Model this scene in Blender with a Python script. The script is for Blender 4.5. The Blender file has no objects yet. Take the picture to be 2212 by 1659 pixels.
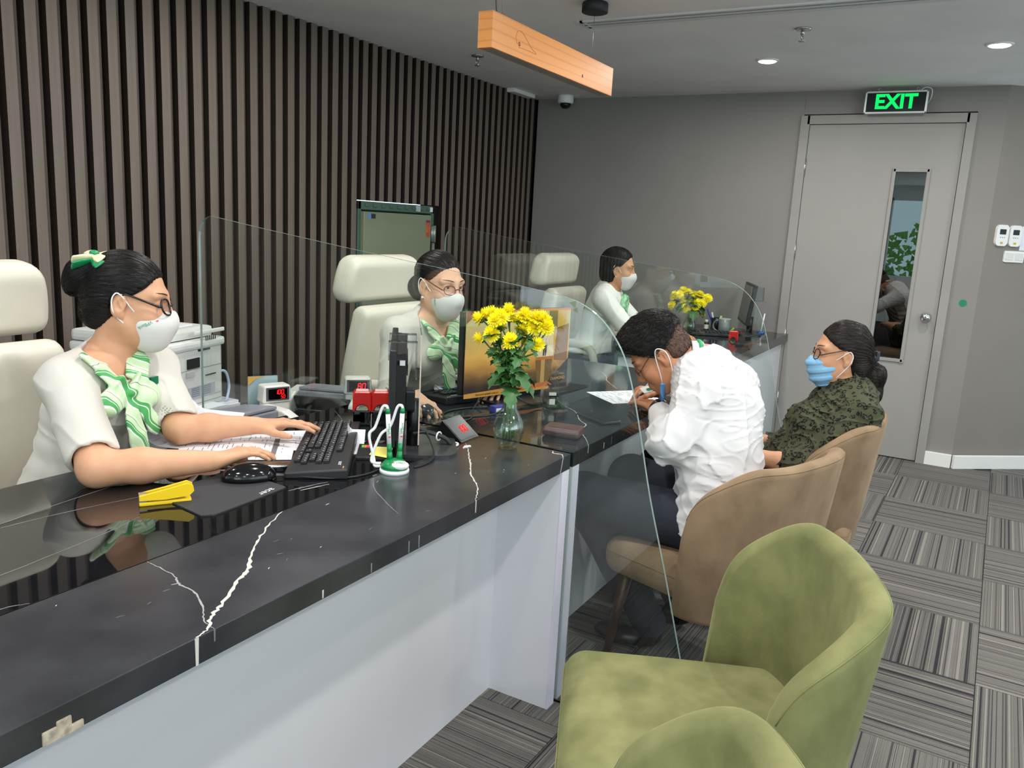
import bpy, bmesh, math, random
import numpy as np
from mathutils import Vector, Matrix
random.seed(7); RNG = np.random.RandomState(11)
S = bpy.context.scene
COL = S.collection
PI = math.pi

# ---------------------------------------------------------------- camera
cam_data = bpy.data.cameras.new('camera')
cam = bpy.data.objects.new('camera', cam_data); COL.objects.link(cam)
cam_data.sensor_width = 36.0; cam_data.sensor_fit = 'HORIZONTAL'
cam_data.lens = 36.0 * 1756.6 / 2212.0
cam_data.clip_start = 0.05
_y, _p, _r = math.radians(29.308), math.radians(-11.0897), math.radians(3.0499)
_f = Vector((math.cos(_p)*math.cos(_y), math.cos(_p)*math.sin(_y), math.sin(_p)))
_rt = Vector((math.sin(_y), -math.cos(_y), 0)); _up = _rt.cross(_f)
_rt2 = math.cos(_r)*_rt + math.sin(_r)*_up; _up2 = -math.sin(_r)*_rt + math.cos(_r)*_up
cam.matrix_world = Matrix(((_rt2.x, _up2.x, -_f.x, 0), (_rt2.y, _up2.y, -_f.y, 0), (_rt2.z, _up2.z, -_f.z, 1.42), (0, 0, 0, 1)))
S.camera = cam
S.render.resolution_x = 2212; S.render.resolution_y = 1659

# ---------------------------------------------------------------- world, exposure, light
w = bpy.data.worlds.new('world'); S.world = w; w.use_nodes = True
bg = w.node_tree.nodes['Background']; bg.inputs[0].default_value = (0.72, 0.9, 1.0, 1); bg.inputs[1].default_value = 2.2
S.view_settings.view_transform = 'Standard'; S.view_settings.look = 'None'
S.view_settings.gamma = 1.0; S.view_settings.use_curve_mapping = False
S.view_settings.exposure = -0.16
try:
    S.cycles.use_denoising = True; S.cycles.max_bounces = 9; S.cycles.transparent_max_bounces = 24
    S.cycles.glossy_bounces = 5; S.cycles.diffuse_bounces = 4; S.cycles.caustics_reflective = False; S.cycles.caustics_refractive = False
    S.cycles.sample_clamp_indirect = 4.0
except Exception: pass

def lin(c):
    return tuple(((v/255)/12.92 if v/255 <= .04045 else ((v/255+.055)/1.055)**2.4) for v in c)

# ---------------------------------------------------------------- materials
MATS = {}
def mat(name, rgb, rough=.5, metal=0., spec=.5, noise=0., nscale=20., stretch=(1,1,1), bump=0., bscale=None, sheen=0., trans=0., emit=None, estr=0., coat=0., sss=0., rgb2=None):
    """principled material; rgb as photo-like sRGB 0..255; noise blends towards rgb2 or a darker tone"""
    if name in MATS: return MATS[name]
    m = bpy.data.materials.new(name); MATS[name] = m; m.use_nodes = True
    nt = m.node_tree; b = nt.nodes['Principled BSDF']
    c = lin(rgb)
    b.inputs['Base Color'].default_value = (*c, 1); b.inputs['Roughness'].default_value = rough
    b.inputs['Metallic'].default_value = metal; b.inputs['Specular IOR Level'].default_value = spec
    b.inputs['Sheen Weight'].default_value = sheen; b.inputs['Coat Weight'].default_value = coat
    if sheen: b.inputs['Sheen Roughness'].default_value = .35; b.inputs['Sheen Tint'].default_value = (*[min(1, v*1.6+.1) for v in c], 1)
    if trans: b.inputs['Transmission Weight'].default_value = trans
    if sss:
        b.inputs['Subsurface Weight'].default_value = sss; b.inputs['Subsurface Radius'].default_value = (.02, .008, .004); b.inputs['Subsurface Scale'].default_value = .3
    if emit is not None:
        b.inputs['Emission Color'].default_value = (*lin(emit), 1); b.inputs['Emission Strength'].default_value = estr
    if noise or bump:
        tc = nt.nodes.new('ShaderNodeTexCoord'); mp = nt.nodes.new('ShaderNodeMapping'); mp.inputs['Scale'].default_value = stretch
        nt.links.new(tc.outputs['Object'], mp.inputs['Vector'])
        nz = nt.nodes.new('ShaderNodeTexNoise'); nz.inputs['Scale'].default_value = nscale; nz.inputs['Detail'].default_value = 5
        nt.links.new(mp.outputs[0], nz.inputs['Vector'])
        if noise:
            mx = nt.nodes.new('ShaderNodeMix'); mx.data_type = 'RGBA'
            r = nt.nodes.new('ShaderNodeMapRange'); r.inputs[1].default_value = .35; r.inputs[2].default_value = .68
            nt.links.new(nz.outputs['Fac'], r.inputs[0])
            mul = nt.nodes.new('ShaderNodeMath'); mul.operation = 'MULTIPLY'; mul.inputs[1].default_value = noise
            nt.links.new(r.outputs[0], mul.inputs[0]); nt.links.new(mul.outputs[0], mx.inputs['Factor'])
            mx.inputs['A'].default_value = (*c, 1)
            mx.inputs['B'].default_value = (*(lin(rgb2) if rgb2 else tuple(v*.45 for v in c)), 1)
            nt.links.new(mx.outputs['Result'], b.inputs['Base Color'])
        if bump:
            nb = nz
            if bscale:
                nb = nt.nodes.new('ShaderNodeTexNoise'); nb.inputs['Scale'].default_value = bscale; nb.inputs['Detail'].default_value = 4
                nt.links.new(mp.outputs[0], nb.inputs['Vector'])
            bp = nt.nodes.new('ShaderNodeBump'); bp.inputs['Strength'].default_value = bump; bp.inputs['Distance'].default_value = .004
            nt.links.new(nb.outputs['Fac'], bp.inputs['Height']); nt.links.new(bp.outputs[0], b.inputs['Normal'])
    return m

def glass_mat(name, tint=(235, 250, 245), fres=1.5, add=0.0, rough=0.0):
    """clear sheet: tinted see-through mixed with Fresnel reflection, so that light passes it"""
    if name in MATS: return MATS[name]
    m = bpy.data.materials.new(name); MATS[name] = m; m.use_nodes = True; nt = m.node_tree
    for n in list(nt.nodes): nt.nodes.remove(n)
    out = nt.nodes.new('ShaderNodeOutputMaterial'); mx = nt.nodes.new('ShaderNodeMixShader')
    tr = nt.nodes.new('ShaderNodeBsdfTransparent'); tr.inputs[0].default_value = (*lin(tint), 1)
    gl = nt.nodes.new('ShaderNodeBsdfGlossy'); gl.inputs['Roughness'].default_value = rough; gl.inputs[0].default_value = (1, 1, 1, 1)
    fr = nt.nodes.new('ShaderNodeFresnel'); fr.inputs[0].default_value = fres
    # the Fresnel node inverts the index on back faces; feed it the inverse there, so a pane never mirrors totally from inside
    ge = nt.nodes.new('ShaderNodeNewGeometry'); io = nt.nodes.new('ShaderNodeMapRange'); io.inputs[3].default_value = fres; io.inputs[4].default_value = 1/fres
    nt.links.new(ge.outputs['Backfacing'], io.inputs[0]); nt.links.new(io.outputs[0], fr.inputs[0])
    ad = nt.nodes.new('ShaderNodeMath'); ad.inputs[1].default_value = add; ad.use_clamp = True
    nt.links.new(fr.outputs[0], ad.inputs[0]); nt.links.new(ad.outputs[0], mx.inputs[0])
    nt.links.new(tr.outputs[0], mx.inputs[1]); nt.links.new(gl.outputs[0], mx.inputs[2]); nt.links.new(mx.outputs[0], out.inputs[0])
    return m

def emis(name, rgb, s):
    if name in MATS: return MATS[name]
    m = bpy.data.materials.new(name); MATS[name] = m; m.use_nodes = True; nt = m.node_tree
    for n in list(nt.nodes): nt.nodes.remove(n)
    out = nt.nodes.new('ShaderNodeOutputMaterial'); e = nt.nodes.new('ShaderNodeEmission')
    e.inputs[0].default_value = (*lin(rgb), 1); e.inputs[1].default_value = s; nt.links.new(e.outputs[0], out.inputs[0]); return m

# ---------------------------------------------------------------- mesh helpers
class MB:
    """collects shapes into one mesh"""
    def __init__(s): s.v = []; s.f = []; s.mi = []; s.sm = []
    def add(s, vs, fs, mi=0, smooth=False):
        o = len(s.v); s.v += [tuple(v) for v in vs]
        for f in fs: s.f.append(tuple(i+o for i in f)); s.mi.append(mi); s.sm.append(smooth)
        return s
    def box(s, c, d, rot=None, mi=0, bev=0.):
        x, y, z = (k/2 for k in d); c = Vector(c)
        R = rot if rot is not None else Matrix.Identity(3)
        if isinstance(R, (int, float)): R = Matrix.Rotation(R, 3, 'Z')
        if bev <= 0:
            vs = [Vector((sx*x, sy*y, sz*z)) for sz in (-1, 1) for sy in (-1, 1) for sx in (-1, 1)]
            fs = [(0, 2, 3, 1), (4, 5, 7, 6), (0, 1, 5, 4), (2, 6, 7, 3), (0, 4, 6, 2), (1, 3, 7, 5)]
            return s.add([c + R @ v for v in vs], fs, mi)
        b = min(bev, x*.98, y*.98, z*.98)
        bm = bmesh.new(); bmesh.ops.create_cube(bm, size=1)
        for v in bm.verts: v.co = Vector((v.co.x*2*x, v.co.y*2*y, v.co.z*2*z))
        bmesh.ops.bevel(bm, geom=bm.edges[:], offset=b, segments=2, profile=.6, affect='EDGES')
        bm.verts.index_update()
        s.add([c + R @ v.co for v in bm.verts], [[v.index for v in f.verts] for f in bm.faces], mi, False); bm.free(); return s
    def lathe(s, prof, c=(0, 0, 0), n=24, rot=None, mi=0, smooth=True, close=True):
        """prof: list of (radius, z)"""
        c = Vector(c); R = rot if rot is not None else Matrix.Identity(3); vs = []; fs = []
        for r, z in prof:
            for k in range(n):
                a = 2*PI*k/n; vs.append(c + R @ Vector((r*math.cos(a), r*math.sin(a), z)))
        for i in range(len(prof)-1):
            for k in range(n):
                k2 = (k+1) % n; fs.append((i*n+k, i*n+k2, (i+1)*n+k2, (i+1)*n+k))
        s.add(vs, fs, mi, smooth)
        if close:
            o = len(s.v)-len(vs)
            if prof[0][0] > 1e-5: s.f.append(tuple(o+k for k in reversed(range(n)))); s.mi.append(mi); s.sm.append(False)
            if prof[-1][0] > 1e-5: s.f.append(tuple(o+(len(prof)-1)*n+k for k in range(n))); s.mi.append(mi); s.sm.append(False)
        return s
    def tube(s, pts, r, n=8, mi=0, caps=True, flat=1.):
        pts = [Vector(p) for p in pts]; vs = []; fs = []
        rs = r if isinstance(r, (list, tuple)) else [r]*len(pts)
        t0 = (pts[1]-pts[0]).normalized(); ref = Vector((0, 0, 1)) if abs(t0.z) < .9 else Vector((1, 0, 0))
        u = t0.cross(ref).normalized()
        for i, p in enumerate(pts):
            a = pts[max(i-1, 0)]; b = pts[min(i+1, len(pts)-1)]; t = (b-a).normalized()
            u = (u - t*u.dot(t)); u = u.normalized() if u.length > 1e-6 else t.orthogonal().normalized()
            v = t.cross(u)
            for k in range(n):
                an = 2*PI*k/n; vs.append(p + rs[i]*(u*math.cos(an)+v*math.sin(an)*flat))
        for i in range(len(pts)-1):
            for k in range(n):
                k2 = (k+1) % n; fs.append((i*n+k, i*n+k2, (i+1)*n+k2, (i+1)*n+k))
        if caps: fs += [tuple(reversed(range(n))), tuple((len(pts)-1)*n+k for k in range(n))]
        return s.add(vs, fs, mi, True)
    def prism(s, poly, z0, z1, M=None, mi=0, smooth_side=False):
        """poly in local xy, extruded z0..z1; M: 4x4"""
        M = M or Matrix.Identity(4); n = len(poly)
        vs = [M @ Vector((x, y, z0)) for x, y in poly] + [M @ Vector((x, y, z1)) for x, y in poly]
        s.add(vs, [tuple(reversed(range(n))), tuple(range(n, 2*n))], mi, False)
        o = len(s.v)-2*n
        for k in range(n):
            k2 = (k+1) % n; s.f.append((o+k, o+k2, o+n+k2, o+n+k)); s.mi.append(mi); s.sm.append(smooth_side)
        return s
    def build(s, name, mats, parent=None, loc=None):
        me = bpy.data.meshes.new(name); me.from_pydata(s.v, [], s.f)
        if not isinstance(mats, (list, tuple)): mats = [mats]
        for m in mats: me.materials.append(m)
        me.polygons.foreach_set('material_index', s.mi); me.polygons.foreach_set('use_smooth', s.sm); me.update()
        o = bpy.data.objects.new(name, me); COL.objects.link(o)
        if parent is not None: o.parent = parent
        if loc is not None: o.location = loc
        return o

def tag(o, label=None, cat=None, group=None, kind=None):
    if label: o['label'] = label
    if cat: o['category'] = cat
    if group: o['group'] = group
    if kind: o['kind'] = kind
    return o
def thing(name, label, cat, loc=(0, 0, 0), rz=0., group=None):
    o = bpy.data.objects.new(name, None); COL.objects.link(o); o.location = loc; o.rotation_euler = (0, 0, rz)
    o.empty_display_size = .1
    return tag(o, label, cat, group)
def copy_tree(o, parent=None):
    c = o.copy(); COL.objects.link(c); c.parent = parent
    for ch in list(o.children): copy_tree(ch, c)
    return c
def rounded(w, h, r, n=6, cx=0, cy=0):
    out = []
    for sx, sy, a0 in ((1, 1, 0), (-1, 1, 90), (-1, -1, 180), (1, -1, 270)):
        for k in range(n+1):
            a = math.radians(a0+90*k/n); out.append((cx+sx*(w/2-r)+r*math.cos(a), cy+sy*(h/2-r)+r*math.sin(a)))
    return out
def frame(origin, x, z):
    """4x4 with local x and z axes"""
    x = Vector(x).normalized(); z = Vector(z); z = (z - x*z.dot(x)).normalized(); y = z.cross(x)
    return Matrix(((x.x, y.x, z.x, origin[0]), (x.y, y.y, z.y, origin[1]), (x.z, y.z, z.z, origin[2]), (0, 0, 0, 1)))
def text(s, size, M, material, parent, name='lettering', extrude=.0003, align='CENTER', bold=0., sx=1., warp=None):
    cu = bpy.data.curves.new(name, 'FONT'); cu.body = s; cu.size = size; cu.extrude = extrude; cu.align_x = align; cu.align_y = 'CENTER'; cu.offset = bold
    cu.resolution_u = 3
    t = bpy.data.objects.new(name, cu); COL.objects.link(t)
    dg = bpy.context.evaluated_depsgraph_get(); me = bpy.data.meshes.new_from_object(t.evaluated_get(dg))
    COL.objects.unlink(t); bpy.data.objects.remove(t)
    for v in me.vertices:
        co = Vector((v.co.x*sx, v.co.y, v.co.z)); v.co = M @ co if warp is None else warp(M @ co, v.co.z)
    me.materials.clear(); me.materials.append(material); me.name = name
    o = bpy.data.objects.new(name, me); COL.objects.link(o); o.parent = parent
    return o
def smooth_curve(pts, n=8):
    """Catmull-Rom through points"""
    P = [Vector(p) for p in pts]; P = [P[0]*2-P[1]] + P + [P[-1]*2-P[-2]]; out = []
    for i in range(1, len(P)-2):
        for k in range(n):
            t = k/n; a, b, c, d = P[i-1], P[i], P[i+1], P[i+2]
            out.append(.5*((2*b)+(c-a)*t+(2*a-5*b+4*c-d)*t*t+(3*b-a-3*c+d)*t**3))
    out.append(P[-2]); return out

# ---------------------------------------------------------------- implicit surfaces
F4 = np.float32
def vnorm(a): a = np.asarray(a, float); return a/np.linalg.norm(a)
class Sdf:
    """ordered list of primitives, blended with smooth union / subtraction"""
    def __init__(s): s.p = []; s.lo = np.full(3, 1e9); s.hi = np.full(3, -1e9); s.post = []
    def _ext(s, c, r): s.lo = np.minimum(s.lo, np.asarray(c)-r); s.hi = np.maximum(s.hi, np.asarray(c)+r)
    def cap(s, a, b, r1, r2=None, k=.015, op='u'):
        r2 = r1 if r2 is None else r2; a = np.array(a, F4); b = np.array(b, F4); ba = b-a; L = float(ba@ba)+1e-9
        def f(P):
            pa = P-a; t = np.clip(pa@ba/L, 0, 1); d = pa-t[:, None]*ba
            return np.sqrt(np.einsum('ij,ij->i', d, d))-(r1+(r2-r1)*t)
        if op == 'u': s._ext(a, max(r1, r2)); s._ext(b, max(r1, r2))
        s.p.append((op, f, k)); return s
    def ell(s, c, rad, M=None, k=.015, op='u'):
        """M: 3 rows = local axes"""
        c = np.array(c, F4); rad = np.array(rad, F4); A = np.eye(3, dtype=F4) if M is None else np.array(M, F4)
        def f(P):
            q = (P-c)@A.T; k0 = np.sqrt(((q/rad)**2).sum(1)); k1 = np.sqrt(((q/(rad*rad))**2).sum(1))+1e-9
            return k0*(k0-1)/k1
        if op == 'u': s._ext(c, float(rad.max()))
        s.p.append((op, f, k)); return s
    def box(s, c, half, r=.01, M=None, k=.01, op='u'):
        c = np.array(c, F4); h = np.array(half, F4)-r; A = np.eye(3, dtype=F4) if M is None else np.array(M, F4)
        def f(P):
            q = np.abs((P-c)@A.T)-h; m = np.maximum(q, 0)
            return np.sqrt((m*m).sum(1))+np.minimum(q.max(1), 0)-r
        if op == 'u': s._ext(c, float(np.linalg.norm(half)))
        s.p.append((op, f, k)); return s
    def loft(s, secs, k=.02, op='u'):
        """secs: list of (centre, half width, half depth, side axis); an elliptical tube through them"""
        C = [np.array(q[0], F4) for q in secs]
        Sd = [np.array(q[3], F4) for q in secs]
        def f(P):
            best = np.full(len(P), 1e3, F4)
            for i in range(len(secs)-1):
                a, b = C[i], C[i+1]; ba = b-a; L = float(ba@ba)+1e-9; ax = ba/math.sqrt(L)
                pa = P-a; t0 = pa@ba/L; t = np.clip(t0, 0, 1)
                w = secs[i][1]+(secs[i+1][1]-secs[i][1])*t; d = secs[i][2]+(secs[i+1][2]-secs[i][2])*t
                sd = Sd[i]+t[:, None]*(Sd[i+1]-Sd[i]); sd = sd-(sd@ax)[:, None]*ax; sd /= np.sqrt((sd*sd).sum(1))[:, None]
                q = pa-t[:, None]*ba
                u = (q*sd).sum(1); ex = (t0-t)*math.sqrt(L)
                v2 = np.maximum((q*q).sum(1)-u*u-ex*ex, 0)
                m = np.minimum(w, d)
                k0 = np.sqrt((u/w)**2+v2/(d*d)+(ex/m)**2)
                k1 = np.sqrt((u/(w*w))**2+v2/(d**4)+(ex/(m*m))**2)+1e-6
                best = np.minimum(best, np.where(k0 > .05, k0*(k0-1)/k1, -m))
            return best
        if op == 'u':
            for q in secs: s._ext(q[0], max(q[1], q[2]))
        s.p.append((op, f, k)); return s
    def plane(s, p, n, k=.004):
        """cuts away the side the normal points to"""
        p = np.array(p, F4); n = np.array(vnorm(n), F4)
        s.p.append(('i', lambda P: (P-p)@n, k)); return s
    def fn(s, f, op='i', k=.004): s.p.append((op, f, k)); return s
    def disp(s, f): s.post.append(f); return s
    def __call__(s, P):
        d = None
        for op, f, k in s.p:
            e = f(P)
            if d is None: d = e; continue
            if op == 'u':
                h = np.maximum(k-np.abs(d-e), 0)/k; d = np.minimum(d, e)-h*h*k*.25
            elif op == 's':
                e = -e; h = np.maximum(k-np.abs(d-e), 0)/k; d = np.maximum(d, e)+h*h*k*.25
            else:
                h = np.maximum(k-np.abs(d-e), 0)/k; d = np.maximum(d, e)+h*h*k*.25
        for g in s.post: d = d+g(P)
        return d
def sdf_mesh(sd, h, lo=None, hi=None, slack=.012):
    """sparse surface nets: (verts, quads)"""
    B = 4; lo = np.array(sd.lo if lo is None else lo, float)-3*h; hi = np.array(sd.hi if hi is None else hi, float)+3*h
    nb = np.ceil((hi-lo)/(h*B)).astype(int)
    g = np.stack(np.meshgrid(*[np.arange(n) for n in nb], indexing='ij'), -1).reshape(-1, 3)
    ctr = (lo+(g*B+(B-1)/2)*h).astype(F4)
    dc = np.concatenate([sd(ctr[i:i+200000]) for i in range(0, len(ctr), 200000)])
    N = nb*B; V = np.repeat(np.repeat(np.repeat(dc.reshape(nb), B, 0), B, 1), B, 2).astype(F4)
    keep = np.abs(dc) < h*B*1.0+slack
    gk = g[keep]; off = np.stack(np.meshgrid(*[np.arange(B)]*3, indexing='ij'), -1).reshape(-1, 3)
    idx = (gk[:, None, :]*B+off[None]).reshape(-1, 3)
    for i in range(0, len(idx), 300000):
        j = idx[i:i+300000]; V[j[:, 0], j[:, 1], j[:, 2]] = sd((lo+j*h).astype(F4))
    V[0] = V[-1] = 1; V[:, 0] = V[:, -1] = 1; V[:, :, 0] = V[:, :, -1] = 1
    I = V < 0
    n = N-1
    cnt = np.zeros(n, np.int8)
    cs = [(a, b, c) for a in (0, 1) for b in (0, 1) for c in (0, 1)]
    for a, b, c in cs: cnt += I[a:a+n[0], b:b+n[1], c:c+n[2]]
    act = np.argwhere((cnt > 0) & (cnt < 8)); 
    cid = np.full(n, -1, np.int32); cid[act[:, 0], act[:, 1], act[:, 2]] = np.arange(len(act))
    cv = {c: V[act[:, 0]+c[0], act[:, 1]+c[1], act[:, 2]+c[2]] for c in cs}
    acc = np.zeros((len(act), 3)); num = np.zeros(len(act))
    for ax in range(3):
        for c in cs:
            if c[ax]: continue
            e = list(c); e[ax] = 1; a, b = cv[c], cv[tuple(e)]; m = (a < 0) != (b < 0)
            t = np.where(m, a/np.where(m, a-b, 1), 0)
            p = np.zeros((len(act), 3)); p += np.array(c); p[:, ax] += t; acc[m] += p[m]; num[m] += 1
    verts = lo+(act+acc/np.maximum(num, 1)[:, None])*h
    quads = []
    for ax in range(3):
        sl0 = [slice(1, -1)]*3; sl0[ax] = slice(0, -1); sl1 = [slice(1, -1)]*3; sl1[ax] = slice(1, None)
        a, b = I[tuple(sl0)], I[tuple(sl1)]
        for flip, msk in ((0, a & ~b), (1, ~a & b)):
            e = np.argwhere(msk); 
            if not len(e): continue
            base = e+1; base[:, ax] -= 1
            o1, o2 = [x for x in range(3) if x != ax]
            if ax == 1: o1, o2 = o2, o1
            def cell(d1, d2):
                q = base.copy(); q[:, o1] -= d1; q[:, o2] -= d2; return cid[q[:, 0], q[:, 1], q[:, 2]]
            Q = np.stack([cell(1, 1), cell(0, 1), cell(0, 0), cell(1, 0)], 1)
            quads.append(Q[:, ::-1] if flip else Q)
    Q = np.concatenate(quads); Q = Q[(Q >= 0).all(1)]
    return verts, Q
def np_obj(name, verts, Q, mats, parent=None, smooth=True, mi=None):
    me = bpy.data.meshes.new(name); me.vertices.add(len(verts)); me.vertices.foreach_set('co', np.asarray(verts, F4).ravel())
    me.loops.add(Q.size); me.loops.foreach_set('vertex_index', Q.astype(np.int32).ravel())
    me.polygons.add(len(Q)); me.polygons.foreach_set('loop_start', np.arange(0, Q.size, Q.shape[1], dtype=np.int32))
    try: me.polygons.foreach_set('loop_total', np.full(len(Q), Q.shape[1], np.int32))
    except Exception: pass
    for m in (mats if isinstance(mats, (list, tuple)) else [mats]): me.materials.append(m)
    if mi is not None: me.polygons.foreach_set('material_index', np.asarray(mi, np.int32))
    me.polygons.foreach_set('use_smooth', np.full(len(Q), smooth, bool)); me.update(calc_edges=True); me.validate()
    o = bpy.data.objects.new(name, me); COL.objects.link(o)
    if parent is not None: o.parent = parent
    return o
def sdf_obj(name, sd, h, mats, parent=None, lo=None, hi=None, slack=.012):
    v, q = sdf_mesh(sd, h, lo, hi, slack); return np_obj(name, v, q, mats, parent)
def project(sd, P, off=.0005, it=4):
    """moves points onto the surface of an implicit shape, along its gradient"""
    P = np.array(P, F4)
    for _ in range(it):
        e = 1e-3; d = sd(P)-off
        G = np.stack([(sd(P+np.eye(3, dtype=F4)[i]*e)-sd(P-np.eye(3, dtype=F4)[i]*e))/(2*e) for i in range(3)], 1)
        P = P-(d/np.maximum((G*G).sum(1), .2))[:, None]*G
    return P
def wob(seed, freq, amp, stretch=(1, 1, 1), n=4):
    """cheap smooth noise for cloth folds and hair"""
    r = np.random.RandomState(seed); D = r.normal(size=(n, 3))*freq*np.array(stretch); ph = r.uniform(0, 6.28, n)
    D = D.astype(F4)
    return lambda P: (amp/n*sum(np.sin(P@D[i]+ph[i]+1.3*np.sin(P@D[(i+1) % n]*.5+ph[i])) for i in range(n))).astype(F4)
# ================================================================ lights
LIGHTS = [(4.886, 1.208), (4.781, 0.077), (3.3, .78), (3.3, -.3), (3.25, -1.2), (4.8, -1.2), (1.65, 1.2), (1.65, 0.05), (1.65, -1.2), (0.05, 1.2), (0.05, 0.05), (0.05, -1.2), (-1.6, 0.6), (-1.6, -1.0), (2.5, 2.35), (1.0, 2.35), (-0.5, 2.35)]
LPOW = 14.0
m_lamp = emis('lamp glow', (255, 248, 244), 25.0)
m_white = mat('white plastic', (236, 236, 233), .35)
def downlight(i, x, y):
    t = thing('downlight', ['round recessed downlight left of the ceiling sprinkler, above the exit door', 'round recessed downlight at the right edge of the ceiling'][i] if i < 2 else 'round recessed ceiling downlight out of view', 'light', (x, y, 2.4), group='recessed ceiling downlights')
    MB().lathe([(.062, .0), (.062, -.004), (.05, -.009), (.05, -.004)], n=32).build('trim_ring', m_white, t)
    MB().lathe([(.049, -.006), (.04, -.012), (.02, -.0145), (.0005, -.015)], n=32, close=False).build('diffuser', m_lamp, t)
    l = bpy.data.lights.new('downlight', 'AREA'); l.shape = 'DISK'; l.size = .1; l.energy = LPOW*(.55 if y > 2 and x < 2 else 1); l.color = (1, .98, .955); l.spread = math.radians(180)
    o = bpy.data.objects.new('downlight_bulb', l); COL.objects.link(o); o.parent = t; o.location = (0, 0, -.02)
for i, (x, y) in enumerate(LIGHTS): downlight(i, x, y)
# daylight through the window wall behind the camera
al = bpy.data.lights.new('window daylight', 'AREA'); al.shape = 'RECTANGLE'; al.size = 4.2; al.size_y = 1.6; al.energy = 70; al.color = (.95, .98, 1)
ao = bpy.data.objects.new('window_daylight', al); COL.objects.link(ao); ao.location = (-3.45, -.5, 1.55); ao.rotation_euler = (0, -PI/2-.45, 0)
al2 = bpy.data.lights.new('added side fill', 'AREA'); al2.shape = 'RECTANGLE'; al2.size = 5.0; al2.size_y = 1.5; al2.energy = 48; al2.color = (.98, .99, 1)
ao2 = bpy.data.objects.new('added_side_fill', al2); COL.objects.link(ao2); ao2.location = (.4, -3.5, 1.55); ao2.rotation_euler = (PI/2+.45, 0, 0)  # added fill light from the right; its side window is unseen

# ================================================================ room
m_ceil = mat('ceiling paint', (236, 236, 235), .9, spec=.2, noise=.12, nscale=3)
m_wall = mat('grey cement paint', (144, 141, 137), .85, spec=.25, noise=.3, nscale=2.2, rgb2=(130, 127, 124), bump=.15, bscale=40)
m_wall2 = mat('taupe paint', (138, 132, 125), .85, spec=.25, noise=.3, nscale=2.2, rgb2=(126, 120, 114), bump=.15, bscale=40)
m_base = mat('white skirting', (238, 237, 232), .4)
m_dark = mat('black groove', (24, 20, 19), .8, spec=.2)
def struct(name, mb, m, parent=None):
    o = mb.build(name, m, parent)
    if parent is None: o['kind'] = 'structure'
    return o
struct('ceiling', MB().box((1.2, -.15, 2.45), (9.9, 7.0, .1)), m_ceil)
floor = struct('floor', MB().box((1.2, -.15, -.056), (9.9, 7.0, .1)), mat('floor screed', (70, 68, 68), .9))
wb = struct('wall_back', MB().box((6.0, 3.28-.0, 1.2), (.12, 0.1, 2.4)).box((6.0, 2.222, 1.2), (.12, 2.076, 2.4)).box((6.0, .0775, 1.2), (.12, .155, 2.4)).box((6.0, .67, 2.325), (.12, 1.03, .15)), m_wall)
wl = struct('wall_left', MB().box((1.01, 3.30, 1.2), (5.5, .1, 2.4)).box((4.165, 3.30, 1.96), (.81, .1, .88)).box((5.27, 3.30, 1.2), (1.40, .1, 2.4)), m_dark)
# convex corner: the wall turns away at the right
fd = Vector((.35, -.43, 0)).normalized(); fn_ = Vector((-fd.y, fd.x, 0)) * -1  # faces the room
fn_ = Vector((-.43, -.35, 0)).normalized()
ang = math.atan2(fd.y, fd.x); Rz = Matrix.Rotation(ang, 3, 'Z')
cc = Vector((5.94, 0, 1.2)) + fd*1.6 - fn_*.06
struct('wall_right', MB().box(cc, (3.2, .12, 2.4), Rz), m_wall2)
struct('baseboard_back', MB().box((5.928, .078, .045), (.024, .156, .09), bev=.004), m_base)
struct('baseboard_right', MB().box(Vector((5.931, -.004, .045))+fd*1.6+fn_*.012, (3.2, .024, .09), Rz, bev=.004), m_base)
# window wall behind the camera, greenery outside
m_frame = mat('white window frame', (225, 228, 228), .4)
mb = MB().box((-3.56, -.15, .45), (.12, 7.0, .9)).box((-3.56, -.15, 2.28), (.12, 7.0, .24))
for yy in (-3.6, -1.9, -.2, 1.5, 3.2): mb.box((-3.56, yy, 1.5), (.12, .1, 1.4))
struct('wall_front', mb, m_frame)
struct('window_1', MB().box((-3.56, -.15, 1.53), (.012, 6.9, 1.26)), glass_mat('window pane', (240, 250, 250)))
ms_ = MB().box((1.2, -3.6, .4), (9.9, .1, .8)).box((1.2, -3.6, 2.35), (9.9, .1, .1)).box((4.6, -3.6, 1.55), (3.1, .1, 1.5))
for xx in (-2.1, -.45, 1.2): ms_.box((xx, -3.6, 1.55), (.1, .1, 1.5))
struct('wall_side', ms_, m_frame)
struct('added_window', MB().box((-.25, -3.6, 1.55), (6.6, .012, 1.5)), glass_mat('window pane', (240, 250, 250)))  # unseen window, added to go with the side fill light
hedge = MB(); r = random.Random(3)
for i in range(2600):
    y, z = r.uniform(-4.5, 5), r.uniform(.3, 1.9); c = Vector((-6.5+r.uniform(-.5, .5), y, z*(.75+.25*math.sin(y*1.7)))); a = r.uniform(0, 6.3); s = r.uniform(.035, .09)
    hedge.add([c+Vector((r.uniform(-.05, .05), s*math.cos(a+k*2.1), s*math.sin(a+k*2.1))) for k in range(3)], [(0, 1, 2)])
h = hedge.build('hedge', mat('hedge leaf', (120, 165, 75), .6, noise=.7, nscale=2)); tag(h, 'green hedge outside the window, mirrored in the door glass', 'hedge', kind='stuff')

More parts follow.
